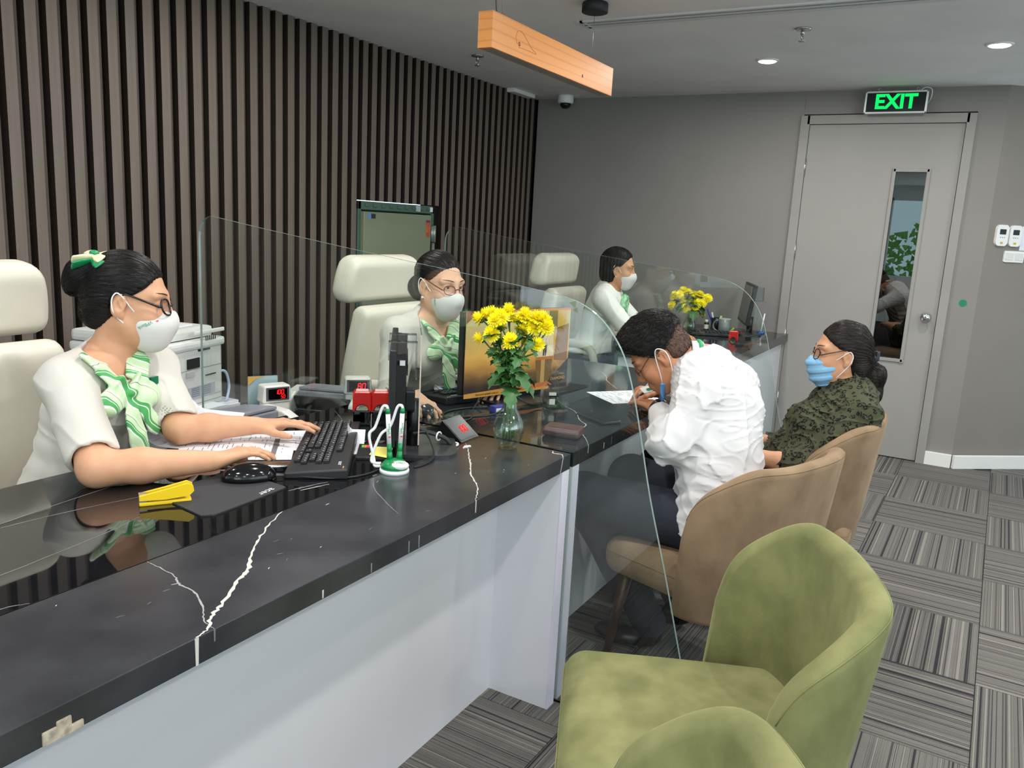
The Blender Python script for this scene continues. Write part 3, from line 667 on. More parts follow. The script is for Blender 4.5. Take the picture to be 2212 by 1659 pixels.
# ================================================================ chairs
def velvet(name, rgb, dark, light):
    m = mat(name, rgb, .85, spec=.12, noise=.62, nscale=11, rgb2=dark, sheen=.4, bump=.12, bscale=220, stretch=(1, 1, .8))
    b = m.node_tree.nodes['Principled BSDF']; b.inputs['Sheen Tint'].default_value = (*lin(light), 1); b.inputs['Sheen Roughness'].default_value = .3
    return m
m_green = velvet('green velvet', (136, 136, 92), (88, 92, 56), (190, 190, 145)); m_tan = velvet('tan velvet', (150, 126, 100), (112, 91, 70), (200, 180, 155))
m_walnut = mat('dark walnut', (62, 34, 24), .4, noise=.4, nscale=30, stretch=(1, 1, .1))
def shell(parent, m, zb=.30, thick=.055, half=.28, depth=.205, zc=.69, zk=.795, name='backrest'):
    """wrap-around tub back: plan curve from one front corner round the back to the other, near-level rim"""
    NS, NC = 72, 20; vs = []; fs = []; seam = []
    for i in range(NS+1):
        s = -1+2*i/NS; a = s*math.radians(90); ca, sa = math.cos(a), math.sin(a); e = 2/2.7
        px = half*math.copysign(abs(sa)**e, sa); py = -.03-max(ca, 0)**e*depth
        q = abs(s); f = min(1, max(0, (1.0-q)/.62)); f = f*f*(3-2*f); top = zc+(zk-zc)*f
        edge = (1-min(1, q)**16)**(1/2.6) if q < 1 else 0.
        zt = zb+(top-zb)*max(edge, .12); th = thick*(.35+.65*min(1, (1-q)*14)**.5); rr = th/2
        n2 = Vector((math.copysign(abs(sa)**1.3, sa), -abs(ca)**1.3, 0)).normalized()
        for k in range(NC):
            an = 2*PI*k/NC; cu = math.cos(an); su = math.sin(an)
            z = zt-rr+rr*su if su >= 0 else zb+rr+rr*su
            h = (z-zb)/(zk-zb); out = .040*h*h*(.25+.75*f)-.02*(1-h)*f
            v = Vector((px, py, z))+n2*(rr*cu+out); vs.append(v)
            if k == 2: seam.append(v+n2*.0008)
    for i in range(NS):
        for k in range(NC):
            k2 = (k+1) % NC; fs.append((i*NC+k, i*NC+k2, (i+1)*NC+k2, (i+1)*NC+k))
    fs += [tuple(range(NC)), tuple(reversed([NS*NC+k for k in range(NC)]))]
    o = MB().add(vs, fs, 0, True).build(name, m, parent); MB().tube(seam[2:-2], .0014, n=5).build('piping', m, parent); return o
def tub_chair(label, m, loc, rz):
    t = thing('tub_chair', label, 'chair', loc, rz, 'velvet tub chairs')
    shell(t, m)
    sd = Sdf().box((0, .03, .372), (.246, .272, .062), r=.055, k=.01)
    sd.disp(lambda P: (-.010*np.exp(-((P[:, 0]/.19)**2+((P[:, 1]-.03)/.2)**2))*(P[:, 2] > .37)+.0).astype(F4))
    sdf_obj('seat', sd, .008, m, t)
    for sz in (.395,):
        pp = rounded(.492, .544, .06, cy=.03); MB().tube([Vector((x, y, sz)) for x, y in pp]+[Vector((pp[0][0], pp[0][1], sz))], .0016, n=5, caps=False).build('piping', m, t)
    for sx in (-1, 1):
        for sy in (-.18, .22):
            MB().tube([(sx*.19, sy, .33), (sx*.225, sy+.02*(1 if sy > 0 else -1)*2, .006)], [.022, .012], n=12).build('leg', m_walnut, t)
    return t
def dup_chair(src, m, label, loc, rz):
    c = copy_tree(src); c.location = loc; c.rotation_euler = (0, 0, rz); c['label'] = label
    for ch in c.children:
        if ch.name.split('.')[0] != 'leg':
            ch.data = ch.data.copy(); ch.data.materials[0] = m
    return c
ch1 = tub_chair('empty olive green velvet tub chair, the one seen whole in front of the near counter', m_green, (1.57, .375, 0), math.radians(23.6))
ch2 = dup_chair(ch1, m_green, 'olive green velvet tub chair cut off by the bottom edge, only its back in view', (.735, .315, 0), math.radians(23.6))
ch3 = dup_chair(ch1, m_tan, 'tan velvet tub chair with the man in the white shirt on it', (2.504, .60, 0), math.radians(-18.3))
ch4 = dup_chair(ch1, m_tan, 'tan velvet tub chair with the woman in the leopard blouse on it', (3.20, .52, 0), math.radians(0))

m_cream = mat('cream leather', (220, 214, 198), .42, spec=.4, noise=.15, nscale=4, rgb2=(214, 208, 190), bump=.05, bscale=120)
def exec_chair(label, loc, rz):
    t = thing('executive_chair', label, 'chair', loc, rz, 'white executive chairs')
    # faces +y ; back at -y
    B_ = Sdf().loft([((0, -.20, .50), .24, .045, (1, 0, 0)), ((0, -.24, .75), .275, .05, (1, 0, 0)), ((0, -.275, 1.02), .262, .048, (1, 0, 0))], k=.01)
    def flat(s, half, zc, hz, y, M): s.p = []; s.lo[:] = 1e9; s.hi[:] = -1e9; return s
    tilt = Matrix.Rotation(math.radians(-9), 3, 'X'); A = np.array(tilt.transposed())
    sb = Sdf().box((0, -.245, .745), (.272, .05, .29), r=.045, M=A, k=.01)
    sb.fn(lambda P: (np.abs(P[:, 0])-(.272-.035*np.clip((P[:, 2]-.72)/.3, 0, 1)-.05*np.clip((.66-P[:, 2])/.25, 0, 1))).astype(F4), 'i', .03)
    sb.disp(lambda P: (-.010*np.exp(-((P[:, 0]/.16)**2+((P[:, 2]-.72)/.2)**2))).astype(F4))
    sdf_obj('backrest', sb, .011, m_cream, t)
    sh = Sdf().box((0, -.295, 1.145), (.268, .062, .105), r=.05, M=A, k=.01)
    sh.fn(lambda P: (np.abs(P[:, 0])-(.268-.05*np.clip((P[:, 2]-1.10)/.15, 0, 1)**1.5)).astype(F4), 'i', .035)
    sdf_obj('headrest', sh, .009, m_cream, t)
    ss = Sdf().box((0, .05, .46), (.255, .25, .06), r=.05, k=.01); sdf_obj('seat', ss, .013, m_cream, t)
    for sx in (-1, 1):
        MB().tube(smooth_curve([(sx*.285, -.20, .52), (sx*.30, -.19, .66), (sx*.30, -.10, .705), (sx*.30, .10, .70), (sx*.29, .16, .60), (sx*.27, .14, .47)], 5), .026, n=12, flat=.75).build('armrest', m_cream, t)
    MB().lathe([(.028, .12), (.028, .41)], n=16).build('gas_post', m_chrome, t)
    for k in range(5):
        a = 2*PI*k/5+.3
        MB().tube([(.03*math.cos(a), .03*math.sin(a), .11), (.3*math.cos(a), .3*math.sin(a), .07)], [.025, .016], n=10).lathe([(.02, -.03), (.028, 0), (.02, .03)], (.3*math.cos(a), .3*math.sin(a), .034), n=14, rot=Matrix.Rotation(PI/2, 3, 'X') @ Matrix.Rotation(0, 3, 'Z')).build('star_leg', m_chrome, t)
    return t
e1 = exec_chair('white leather executive chair behind the seated woman nearest the camera', (1.14, 2.05, 0), PI+.06)
e2 = copy_tree(e1); e2.location = (3.0, 2.13, 0); e2.rotation_euler = (0, 0, PI); e2['label'] = 'white leather executive chair behind the woman in red glasses'
e3 = copy_tree(e1); e3.location = (4.90, 2.17, 0); e3.rotation_euler = (0, 0, PI); e3['label'] = 'white leather executive chair behind the woman with bobbed hair'

# ================================================================ behind the counter
cr = thing('credenza', 'white low cabinet under the printer by the slat wall', 'cabinet', (1.95, 2.92, 0))
MB().box((0, 0, .315), (.9, .46, .61), bev=.003).build('cabinet_body', m_panel, cr)
for sx in (-.225, .225): MB().box((sx, -.238, .315), (.44, .016, .59), bev=.002).build('cabinet_door', m_panel, cr)
m_pr = mat('printer plastic', (222, 224, 220), .4); m_pr2 = mat('printer grey', (196, 198, 198), .4); m_hole = mat('dark recess', (22, 22, 24), .7)
pt = thing('printer', 'white multifunction printer on the cabinet behind the near seated woman', 'printer', (2.09, 2.84, .62), math.radians(14))
# local: faces -y, width x .42, depth y .38
P_ = MB().box((0, 0, .125), (.42, .36, .25), bev=.012).box((0, 0, .262), (.44, .38, .036), bev=.012)
P_.build('printer_body', [m_pr], pt)
MB().box((-.02, .01, .305), (.40, .34, .045), bev=.015).build('scanner_lid', m_pr, pt)
MB().box((-.03, .0, .329), (.30, .22, .003), Matrix.Rotation(.05, 3, 'Z')).build('paper', mat('copy paper', (240, 241, 248), .6), pt)
MB().box((.12, -.186, .31), (.19, .01, .016), bev=.004).build('lid_handle', m_white, pt)
MB().box((.02, -.1815, .19), (.075, .006, .04)).box((-.11, -.1815, .182), (.07, .006, .04)).build('recess', m_hole, pt)
MB().box((.09, -.1805, .238), (.075, .004, .008)).box((.13, -.1805, .13), (.07, .003, .004)).build('latch_slot', m_hole, pt)
MB().box((.0, -.1815, .148), (.05, .005, .02)).build('small_panel', m_pr2, pt)
for z in (.165, .045, .022): MB().box((0, -.1802, z), (.41, .002, .0012)).build('seam', mat('seam grey', (120, 122, 122), .6), pt)
lb = MB().box((.07, -.181, .07), (.17, .002, .05)).box((-.06, -.181, .07), (.06, .002, .05)); lb.build('rating_label', mat('label grey', (186, 190, 202), .5), pt)
ll = MB()
for k in range(5): ll.box((.03, -.1825, .088-.008*k), (.05, .0008, .0022)).box((.10, -.1825, .088-.008*k), (.055, .0008, .0022))
ll.build('label_print', mat('label ink', (120, 124, 134), .6), pt)
vt = MB()
for k in range(6): vt.box((.211, -.10+.016*k, .285-.07), (.002, .004, .03))
for k in range(4): vt.box((.211, -.15+.012*k, .05), (.002, .004, .06))
for z in (.15, .10): vt.box((.211, -.155, z), (.002, .018, .024))
for k in range(6): vt.box((.09+.012*k, -.1915, .285), (.004, .002, .018))
vt.build('side_vent', m_hole, pt)
MB().tube(smooth_curve([(.213, -.155, .125), (.245, -.17, .12), (.255, -.18, .06), (.225, -.19, .01), (.20, -.20, .004)]), .006, n=8).build('network_cable', mat('pale blue cable', (176, 196, 224), .5), pt)
tag(MB().box((2.02, 2.63, .7455-.12), (.26, .19, .011), Matrix.Rotation(.1, 3, 'Z')).build('paper_stack', mat('copy paper', (240, 241, 248), .6)), 'stack of white copy paper on the cabinet in front of the printer', 'paper')
o = bpy.data.objects['paper_stack']; o.location = (.12, .07, 0)

def seg7(s, h, M, material, parent):
    """seven-segment figures as small raised bars"""
    on = {'0': 'abcdef', '1': 'bc', '5': 'acdfg', '8': 'abcdefg'}
    w = h*.5; b = MB(); x = 0; t = h*.13
    pos = {'a': (0, h/2, w-t, t), 'g': (0, 0, w-t, t), 'd': (0, -h/2, w-t, t), 'b': (w/2, h/4, t, h/2-t*.6), 'c': (w/2, -h/4, t, h/2-t*.6), 'f': (-w/2, h/4, t, h/2-t*.6), 'e': (-w/2, -h/4, t, h/2-t*.6)}
    for c in s:
        if c == '.': b.prism([(x-w*.75-t*.6+px, -h/2+py) for px, py in ((-t*.5, -t*.5), (t*.5, -t*.5), (t*.5, t*.5), (-t*.5, t*.5))], 0, .0006, M); continue
        for k in on[c]:
            cx, cy, ww, hh = pos[k]; sl = .12
            b.prism([(x+cx+px*ww/2+sl*(cy+py*hh/2), cy+py*hh/2) for px, py in ((-1, -1), (1, -1), (1, 1), (-1, 1))], 0, .0006, M)
        x += w*1.5
    return b.build('digits', material, parent)
m_led = emis('red led', (255, 30, 28), 2.6)
m_mc = mat('counter machine white', (222, 221, 214), .35); m_mcg = mat('machine grey', (136, 138, 148), .4); m_mcd = mat('machine smoke', (22, 23, 26), .12)
def money_counter(label, loc, rz, big):
    t = thing('banknote_counter', label, 'banknote counter', loc, rz, 'banknote counting machines')
    # local: front -y, width .27, depth .24
    for sx in (-1, 1):
        prof = [(-.12, .0), (.12, 0), (.12, .08), (.095, .125), (.04, .142), (-.05, .135), (-.105, .105), (-.12, .06)]
        Ms = Matrix(((0, 0, 1, sx*.128-.02), (1, 0, 0, 0), (0, 1, 0, 0), (0, 0, 0, 1)))
        b = MB().prism(prof, 0, .04, Ms); o = b.build('side_cheek', m_mc, t)
        md = o.modifiers.new('bevel', 'BEVEL'); md.width = .008; md.segments = 3
    MB().box((0, .04, .075), (.218, .15, .12), bev=.006).build('machine_body', m_mcg, t)
    MB().box((0, .03, .138), (.216, .12, .014), Matrix.Rotation(-.12, 3, 'X'), bev=.004).build('hopper_lid', m_mcg, t)
    MB().box((0, -.06, .09), (.216, .012, .07), Matrix.Rotation(.5, 3, 'X'), bev=.005).build('front_cover', m_mcd, t)
    MB().box((0, -.035, .028), (.216, .16, .04), bev=.004).build('stacker_tray', m_mcd, t)
    wv = MB()
    for x in (-.05, .05): wv.lathe([(.03, -.008), (.032, 0), (.03, .008)], (x, -.055, .05), n=18, rot=Matrix.Rotation(PI/2, 3, 'Y'))
    wv.build('stacker_wheel', mat('wheel rubber', (48, 48, 50), .5), t)
    MB().tube([(-.09, -.1, .03), (-.09, -.105, .07), (.09, -.105, .07), (.09, -.1, .03)], .002, n=6).build('wire_guard', m_steel, t)
    return t
mc1 = money_counter('banknote counter with two red readouts, beside the near woman’s far arm', (1.80, 1.985, .665), math.radians(2), 1); mc1.scale = (1, 1, .82)
mc2 = copy_tree(mc1); mc2.location = (2.255, 2.045, .665); mc2.rotation_euler = (0, 0, math.radians(-68)); mc2['label'] = 'banknote counter reading 80 behind the glass, left of the red stamp'
def readout(loc, rz, label, rows, face, parent_m):
    t = thing('counter_display', label, 'display', loc, rz, 'banknote counter displays')
    MB().prism([(-.052, 0), (.052, 0), (.047, .062), (-.047, .062)], -.03, .03, Matrix(((1, 0, 0, 0), (0, 0, 1, 0), (0, 1, 0, 0), (0, 0, 0, 1)))).build('display_body', m_mc, t)
    o = t.children[0]; md = o.modifiers.new('bevel', 'BEVEL'); md.width = .008; md.segments = 3
    MB().box((0, -.0305, .033), (.082, .002, .046), bev=.001).build('bezel', mat('bezel grey', (84, 86, 96), .3), t)
    MB().box((0, -.0318, .033), (.066, .001, .036)).build('screen', mat('display black', (8, 6, 8), .1), t)
    for s, h, x, z in rows:
        seg7(s, h, Matrix(((1, 0, 0, x), (0, 0, -1, -.0325), (0, 1, 0, z), (0, 0, 0, 1))), m_led, t)
    MB().box((0, 0, -.012), (.09, .05, .03), bev=.006).build('display_foot', m_mc, t)
    return t
readout((1.985, 2.05, .778), math.radians(-22), 'red readout of two small numbers on the near banknote counter', (('100.', .015, -.006, .040), ('50', .011, .014, .023)), None, None)
readout((2.285, 1.935, .778), math.radians(-45), 'red readout showing 80 on the banknote counter behind the glass', (('80', .021, .004, .033),), None, None)
sg = thing('table_sign', 'clear acrylic table sign with a gold corner behind the near readout', 'sign', (1.995, 2.115, .665), math.radians(-30))
MB().box((0, 0, .1), (.105, .003, .20)).build('acrylic_sheet', glass_mat('acrylic', (238, 246, 248), add=.03), sg)
MB().box((0, .0025, .0975), (.102, .001, .19)).build('sign_card', mat('sign card', (226, 231, 230), .5), sg)
MB().prism([(-.051, .192), (-.051, .160), (-.026, .184), (.012, .192)], 0, .0008, Matrix(((1, 0, 0, 0), (0, 0, -1, -.0017), (0, 1, 0, 0), (0, 0, 0, 1)))).build('gold_corner', mat('gold print', (206, 164, 74), .4), sg)

# ================================================================ near counter, things on it
ZC = .785
m_kb = mat('keyboard black', (34, 35, 37), .38); m_key = mat('key black', (28, 29, 31), .42); m_print = mat('key print', (205, 206, 208), .5); m_acer = mat('light print', (210, 210, 212), .5)
def keyboard(label, origin, xdir, L=.46, Wd=.155, detail=True):
    """origin: near-left corner on the table; x along the long side"""
    a = math.atan2(xdir[1], xdir[0]); t = thing('keyboard', label, 'keyboard', (origin[0], origin[1], ZC), a, 'computer keyboards')
    MB().prism([(0, 0), (Wd, 0), (Wd, .027), (0, .016)], 0, L, Matrix(((0, 0, 1, 0), (1, 0, 0, 0), (0, 1, 0, 0), (0, 0, 0, 1)))).build('keyboard_case', m_kb, t)
    o = t.children[0]; md = o.modifiers.new('bevel', 'BEVEL'); md.width = .004; md.segments = 2
    sl = math.atan2(.011, Wd); R = Matrix.Rotation(sl, 4, 'X')
    u = .0185
    rows = [(.118, [1]*1+[0]+[1]*4+[.5]+[1]*4+[.5]+[1]*4+[.3]+[1]*3), (.094, [1]*13+[2]+[.3]+[1]*3+[.3]+[1]*4), (.0755, [1.5]+[1]*12+[1.5]+[.3]+[1]*3+[.3]+[1]*4), (.057, [1.75]+[1]*11+[2.25]+[3.6]+[1]*3), (.0385, [2.25]+[1]*10+[2.75]+[1.3]+[1]+[1.3]+[1]*4), (.02, [1.25]*3+[6.25]+[1.25]*3+[.5]+[1]*3+[.3]+[2]+[1]*2)]
    gaps = (.5, .3, 0, 3.6, 1.3)
    pl = MB(); protos = {}
    for ri, (y, ks) in enumerate(rows):
        x = .012
        for kx, kw in enumerate(ks):
            ww = kw*u
            isgap = kw in (.5, .3, 0, 3.6, 1.3)
            if not isgap:
                c = (x+ww/2, y, .0165+.011*y/Wd+.003)
                if kw not in protos:
                    o = MB().box((0, 0, 0), (ww-.003, .0155, .008), bev=.0015).build('key', m_key, t); protos[kw] = o
                else: o = protos[kw].copy(); COL.objects.link(o); o.parent = t
                o.location = c; o.rotation_euler = (sl, 0, 0)
                pl.add([Vector((c[0]-ww*.28+px, c[1]+py, c[2]+.00445+py*math.tan(sl))) for px, py in ((0, 0), (.0032, 0), (.0032, .0045), (0, .0045))], [(0, 1, 2, 3)])
            x += ww
    p = pl.build('key_print', m_print, t); p['kind'] = 'stuff'
    text('acer', .016, Matrix.Translation((L-.05, Wd-.022, .0272)) @ R, m_acer, t, sx=1.1)
    le = MB()
    for k in range(2): le.lathe([(.0022, .0258), (.001, .0268)], (L-.025+.009*k, Wd-.012, 0), n=8)
    le.build('indicator_led', emis('amber led', (255, 190, 110), 2), t)
    return t
# the near keyboard lies at an angle: long side runs from the mouse away to the stamp
kb1 = keyboard('black keyboard under the hands of the near seated woman', (1.775, 1.688), (-.803, -.596), L=.49, Wd=.152)
mp = thing('mouse_pad', 'black mouse pad with light lettering under the near mouse', 'mouse pad', (0, 0, ZC))
pad = [(1.095, 1.345), (1.11, 1.332), (1.13, 1.327), (1.30, 1.338), (1.328, 1.342), (1.338, 1.36), (1.345, 1.50), (1.34, 1.52), (1.32, 1.53), (1.15, 1.53), (1.125, 1.525), (1.118, 1.505)]
MB().prism([(q.x, q.y) for q in smooth_curve([(x, y, 0) for x, y in pad+pad[:1]], 4)[:-1]], .0003, .0035).build('pad', mat('rubber pad', (42, 43, 46), .7, noise=.4, nscale=300, rgb2=(58, 58, 62)), mp)
text('acer', .026, Matrix.Translation((1.285, 1.352, .0037)) @ Matrix.Rotation(math.radians(-172), 4, 'Z'), m_acer, mp, sx=1.1)
def mouse(label, loc, rz, m, s=1.):
    t = thing('computer_mouse', label, 'mouse', loc, rz, 'computer mice')
    sd = Sdf().ell((0, 0, .008), (.06*s, .033*s, .031*s), k=.01).ell((.012*s, 0, .006), (.052*s, .031*s, .026*s), k=.02)
    sd.plane((0, 0, .0005), (0, 0, -1), k=.004)
    sdf_obj('mouse_body', sd, .0035, m, t, slack=.02)
    g = MB().tube(smooth_curve([(.01*s, 0, .0385*s), (.03*s, 0, .0345*s), (.05*s, 0, .022*s), (.059*s, 0, .012*s)]), .001, n=5); g.build('button_seam', m_hole, t)
    MB().lathe([(.006, -.003), (.0075, 0), (.006, .003)], (.033*s, 0, .0325*s), n=14, rot=Matrix.Rotation(PI/2, 3, 'X')).build('scroll_wheel', mat('wheel rubber', (48, 48, 50), .5), t)
    return t
m_mouse = mat('glossy black', (16, 16, 18), .12)
ms1 = mouse('glossy black mouse on the mouse pad by the yellow stapler', (1.318, 1.452, ZC+.0035), math.radians(-38), m_mouse, 1.0)
cb = thing('mouse_cable', 'black cable running from the near mouse past the keyboard end', 'cable'); 
MB().tube(smooth_curve([(1.366, 1.413, ZC+.008), (1.39, 1.392, ZC+.007), (1.415, 1.35, ZC+.006), (1.45, 1.305, ZC+.003), (1.50, 1.27, ZC+.003), (1.57, 1.262, ZC+.003), (1.66, 1.29, ZC+.003)]), .0022, n=8).build('cable', m_black, cb)
stp = thing('stapler', 'small yellow stapler at the edge of the mouse pad', 'stapler', (1.105, 1.47, ZC), math.radians(-33))
m_y = mat('yellow plastic', (246, 205, 32), .35)
St = MB()
for sy in (-1, 1):
    St.prism([(-.052, .014), (-.052, .024), (.0, .034), (.045, .044), (.056, .038), (.058, .026), (.048, .016), (.0, .012)], .010*sy-.003, .010*sy+.003, Matrix(((1, 0, 0, 0), (0, 0, 1, 0), (0, 1, 0, 0), (0, 0, 0, 1))))
St.build('cover', m_y, stp)
MB().box((.0, 0, .0045), (.105, .02, .009), bev=.003).build('base_plate', m_y, stp)
MB().box((-.045, 0, .016), (.016, .015, .022)).box((.0, 0, .019), (.085, .012, .008)).build('staple_channel', m_steel, stp)
tag(MB().tube([(1.335, 1.565, ZC+.008), (1.455, 1.425, ZC+.008)], .006, n=10).tube([(1.455, 1.425, ZC+.008), (1.467, 1.411, ZC+.008)], [.006, .0015], n=10).build('ballpoint_pen', m_steel), 'silver pen lying between the black mouse and the paper forms', 'pen')
# forms under her hands
m_paper = mat('form paper', (236, 237, 243), .6); m_ink = mat('form ink', (96, 96, 104), .7)
def sheet(name, label, c, size, rz, z, group=None, ink=0, seed=0, th=.0012, curl=0.):
    t = thing(name, label, 'paper', (c[0], c[1], z), rz, group)
    nx, ny = 12, 8; w_, h_ = size; vs = []; fs = []
    for s in (0, 1):
        for i in range(nx+1):
            for j in range(ny+1):
                x = (i/nx-.5)*w_; y = (j/ny-.5)*h_; vs.append((x, y, curl*max(0, (i/nx-.6)/.4)**2*.05+curl*.03*max(0, (j/ny-.7)/.3)**2+(th if s else 0)))
    N_ = (nx+1)*(ny+1)
    for i in range(nx):
        for j in range(ny):
            a = i*(ny+1)+j; b = a+ny+1; fs += [(a, a+1, b+1, b), (N_+a, N_+b, N_+b+1, N_+a+1)]
    for i in range(nx):
        a = i*(ny+1); b = a+ny+1; fs += [(a, b, N_+b, N_+a), (a+ny, N_+a+ny, N_+b+ny, b+ny)]
    for j in range(ny): fs += [(j, N_+j, N_+j+1, j+1), (nx*(ny+1)+j, nx*(ny+1)+j+1, N_+nx*(ny+1)+j+1, N_+nx*(ny+1)+j)]
    MB().add(vs, fs, 0, False).build('sheet', m_paper, t)
    if ink:
        r = random.Random(seed); b = MB()
        for k in range(ink):
            x = (-.46+.9*k/ink)*w_; y = -.45*h_
            while y < .42*h_:
                l = r.uniform(.006, .05)*h_/.21
                if r.random() < .62: b.box((x, y+l/2, th+.0003), (.0016, l, .0004))
                y += l+r.uniform(.004, .03)
        o = b.build('printed_lines', m_ink, t); o['kind'] = 'stuff'
    return t
f1 = sheet('printed_form', 'printed white form with a barcode under the near woman’s hands', (1.487, 1.675), (.297, .21), math.radians(-49), ZC, 'forms on the near counter', 22, 3)
bcd = MB(); r_ = random.Random(5)
for k in range(14): bcd.box((-.118+.0013*k*1.5, -.055, .0016), (.0012 if r_.random() < .5 else .0007, .014, .0004), .0)
bcd.build('barcode', mat('black ink', (30, 30, 34), .6), f1)
MB().box((.098, .02, .0016), (.014, .16, .0004)).build('table_header', mat('grey ink', (110, 106, 112), .6), f1)
sheet('printed_form', 'white form half hidden below the barcode form by the keyboard', (1.625, 1.65), (.297, .21), math.radians(-43), ZC-.0001, 'forms on the near counter', 20, 8, th=.0008)
bpy.data.objects['printed_form.001'].location.z = ZC
f1.location.z = ZC+.001
sheet('paper_sheet', 'curled white sheet on the counter edge behind the near woman’s bow', (1.50, 1.855), (.24, .17), math.radians(20), ZC, None, 0, 0, curl=1.)
sheet('paper_sheet', 'folded white paper between the near keyboard and the sticky notes', (1.705, 1.452), (.15, .05), math.radians(36), ZC+.001, None, 0, 0, curl=.6)
stn = thing('sticky_note_block', 'black ribbed note holder with a yellow sticky note beside the pen stand', 'sticky notes', (1.693, 1.372, ZC), math.radians(36))
MB().box((0, 0, .004), (.13, .09, .008), bev=.002).build('holder', mat('ribbed holder', (44, 42, 40), .5), stn)
rb = MB()
for k in range(16): rb.box((-.06+.008*k, 0, .0085), (.003, .088, .001))
rb.build('ribs', m_black, stn)
sh_ = MB().add([(-.075, -.045, .0095), (.03, -.05, .0095), (.035, .0, .0098), (-.055, .01, .0125), (-.075, -.045, .0089), (.03, -.05, .0089), (.035, .0, .0092), (-.055, .01, .0119)], [(0, 1, 2, 3), (7, 6, 5, 4), (0, 4, 5, 1), (1, 5, 6, 2), (2, 6, 7, 3), (3, 7, 4, 0)]); sh_.build('yellow_note', mat('sticky yellow', (240, 226, 110), .6), stn)
for k, c in enumerate(((110, 220, 80), (250, 150, 60), (245, 70, 110), (80, 130, 235))):
    MB().box((.03, .022-.007*k+.01, .0105), (.018, .0062, .003)).build('index_tab', mat('tab %d' % k, c, .6), stn)
# red self-inking stamp
sp_ = thing('ink_stamp', 'red self-inking stamp with clear base on the near counter', 'stamp', (1.918, 1.605, ZC), math.radians(-50), 'self-inking stamps')
m_red = mat('red plastic', (196, 30, 24), .3)
arch = [(-.029, .045), (-.029, .095), (-.024, .108), (.024, .108), (.029, .095), (.029, .045)]
for k in range(9): a = PI*k/8; arch.append((.02*math.cos(a), .045+.022*math.sin(a)))
MB().prism(arch, -.024, .024, Matrix(((1, 0, 0, 0), (0, 0, 1, 0), (0, 1, 0, 0), (0, 0, 0, 1)))).build('stamp_cap', m_red, sp_)
sp_.children[0].modifiers.new('bevel', 'BEVEL').width = .003
MB().box((0, 0, .109), (.036, .03, .002)).build('cap_label', mat('stamp label', (235, 200, 195), .4), sp_)
MB().box((0, 0, .024), (.054, .042, .048), bev=.004).build('clear_base', glass_mat('smoked base', (92, 100, 100), add=.06), sp_)
MB().box((0, 0, .03), (.036, .028, .03)).build('ink_cartridge', m_black, sp_)
tag(copy_tree(sp_), 'second red stamp standing close against the first near the glass', None).location = (1.956, 1.562, ZC)
# edge-on monitor
m_mon = mat('monitor black', (18, 19, 21), .35)
mo = thing('monitor', 'black monitor seen edge-on on the near counter with clear hooks on its top', 'monitor', (1.735, 1.33, ZC), math.radians(37.2), 'computer monitors')
# local x runs away along the screen, +y faces the woman
MB().box((.16, .012, .165), (.46, .018, .265), bev=.004).build('screen_frame', m_mon, mo)
MB().box((.16, .0215, .165), (.435, .002, .24)).build('screen', mat('screen glass', (30, 32, 38), .08), mo)
bk = [(-.06, .075), (-.06, .335), (-.045, .362), (.34, .362), (.38, .335), (.38, .075)]
MB().prism([(-.06, .004), (-.04, -.022), (.34, -.026), (.37, .004)], .05, .285).build('back_cover', mat('monitor back', (24, 24, 26), .28), mo)
rv = MB()
for k in range(10): rv.box((.0+.03*k, -.0255, .235), (.02, .003, .03))
rv.build('vent_slots', m_hole, mo)
MB().box((-.0565, -.012, .262), (.012, .014, .012)).build('maker_badge', mat('badge', (190, 192, 196), .3), mo)
MB().lathe([(.018, .008), (.018, .14)], (.06, -.046, 0), n=18).box((.06, -.034, .14), (.06, .03, .06), bev=.006).build('stand_post', m_mon, mo)
MB().prism(rounded(.22, .17, .05, cx=.06, cy=-.085), 0, .008).build('stand_base', mat('stand grey', (58, 58, 60), .25), mo)
ac = thing('acrylic_holder', 'clear acrylic sheet hung by hooks on the edge-on monitor', 'sign holder', (1.735, 1.33, ZC), math.radians(37.2))
m_acr = glass_mat('acrylic edge', (226, 214, 200), add=.12)
MB().box((.16, -.060, .185), (.40, .003, .30)).build('acrylic_sheet', glass_mat('acrylic', (238, 246, 248), add=.03), ac)
MB().box((-.041, -.060, .185), (.003, .0034, .30)).build('sheet_edge', mat('acrylic rim', (196, 178, 160), .3), ac)
for xx in (-.03, .12):
    hk = MB()
    for a, b in (((xx, .0245, .29), (.022, .003, .05)), ((xx, -.012, .3145), (.022, .076, .003)), ((xx, -.049, .265), (.022, .003, .1)), ((xx, -.054, .215), (.022, .012, .003))): hk.box(a, b)
    hk.build('hook', glass_mat('clear hook', (225, 228, 228), add=.1), ac)
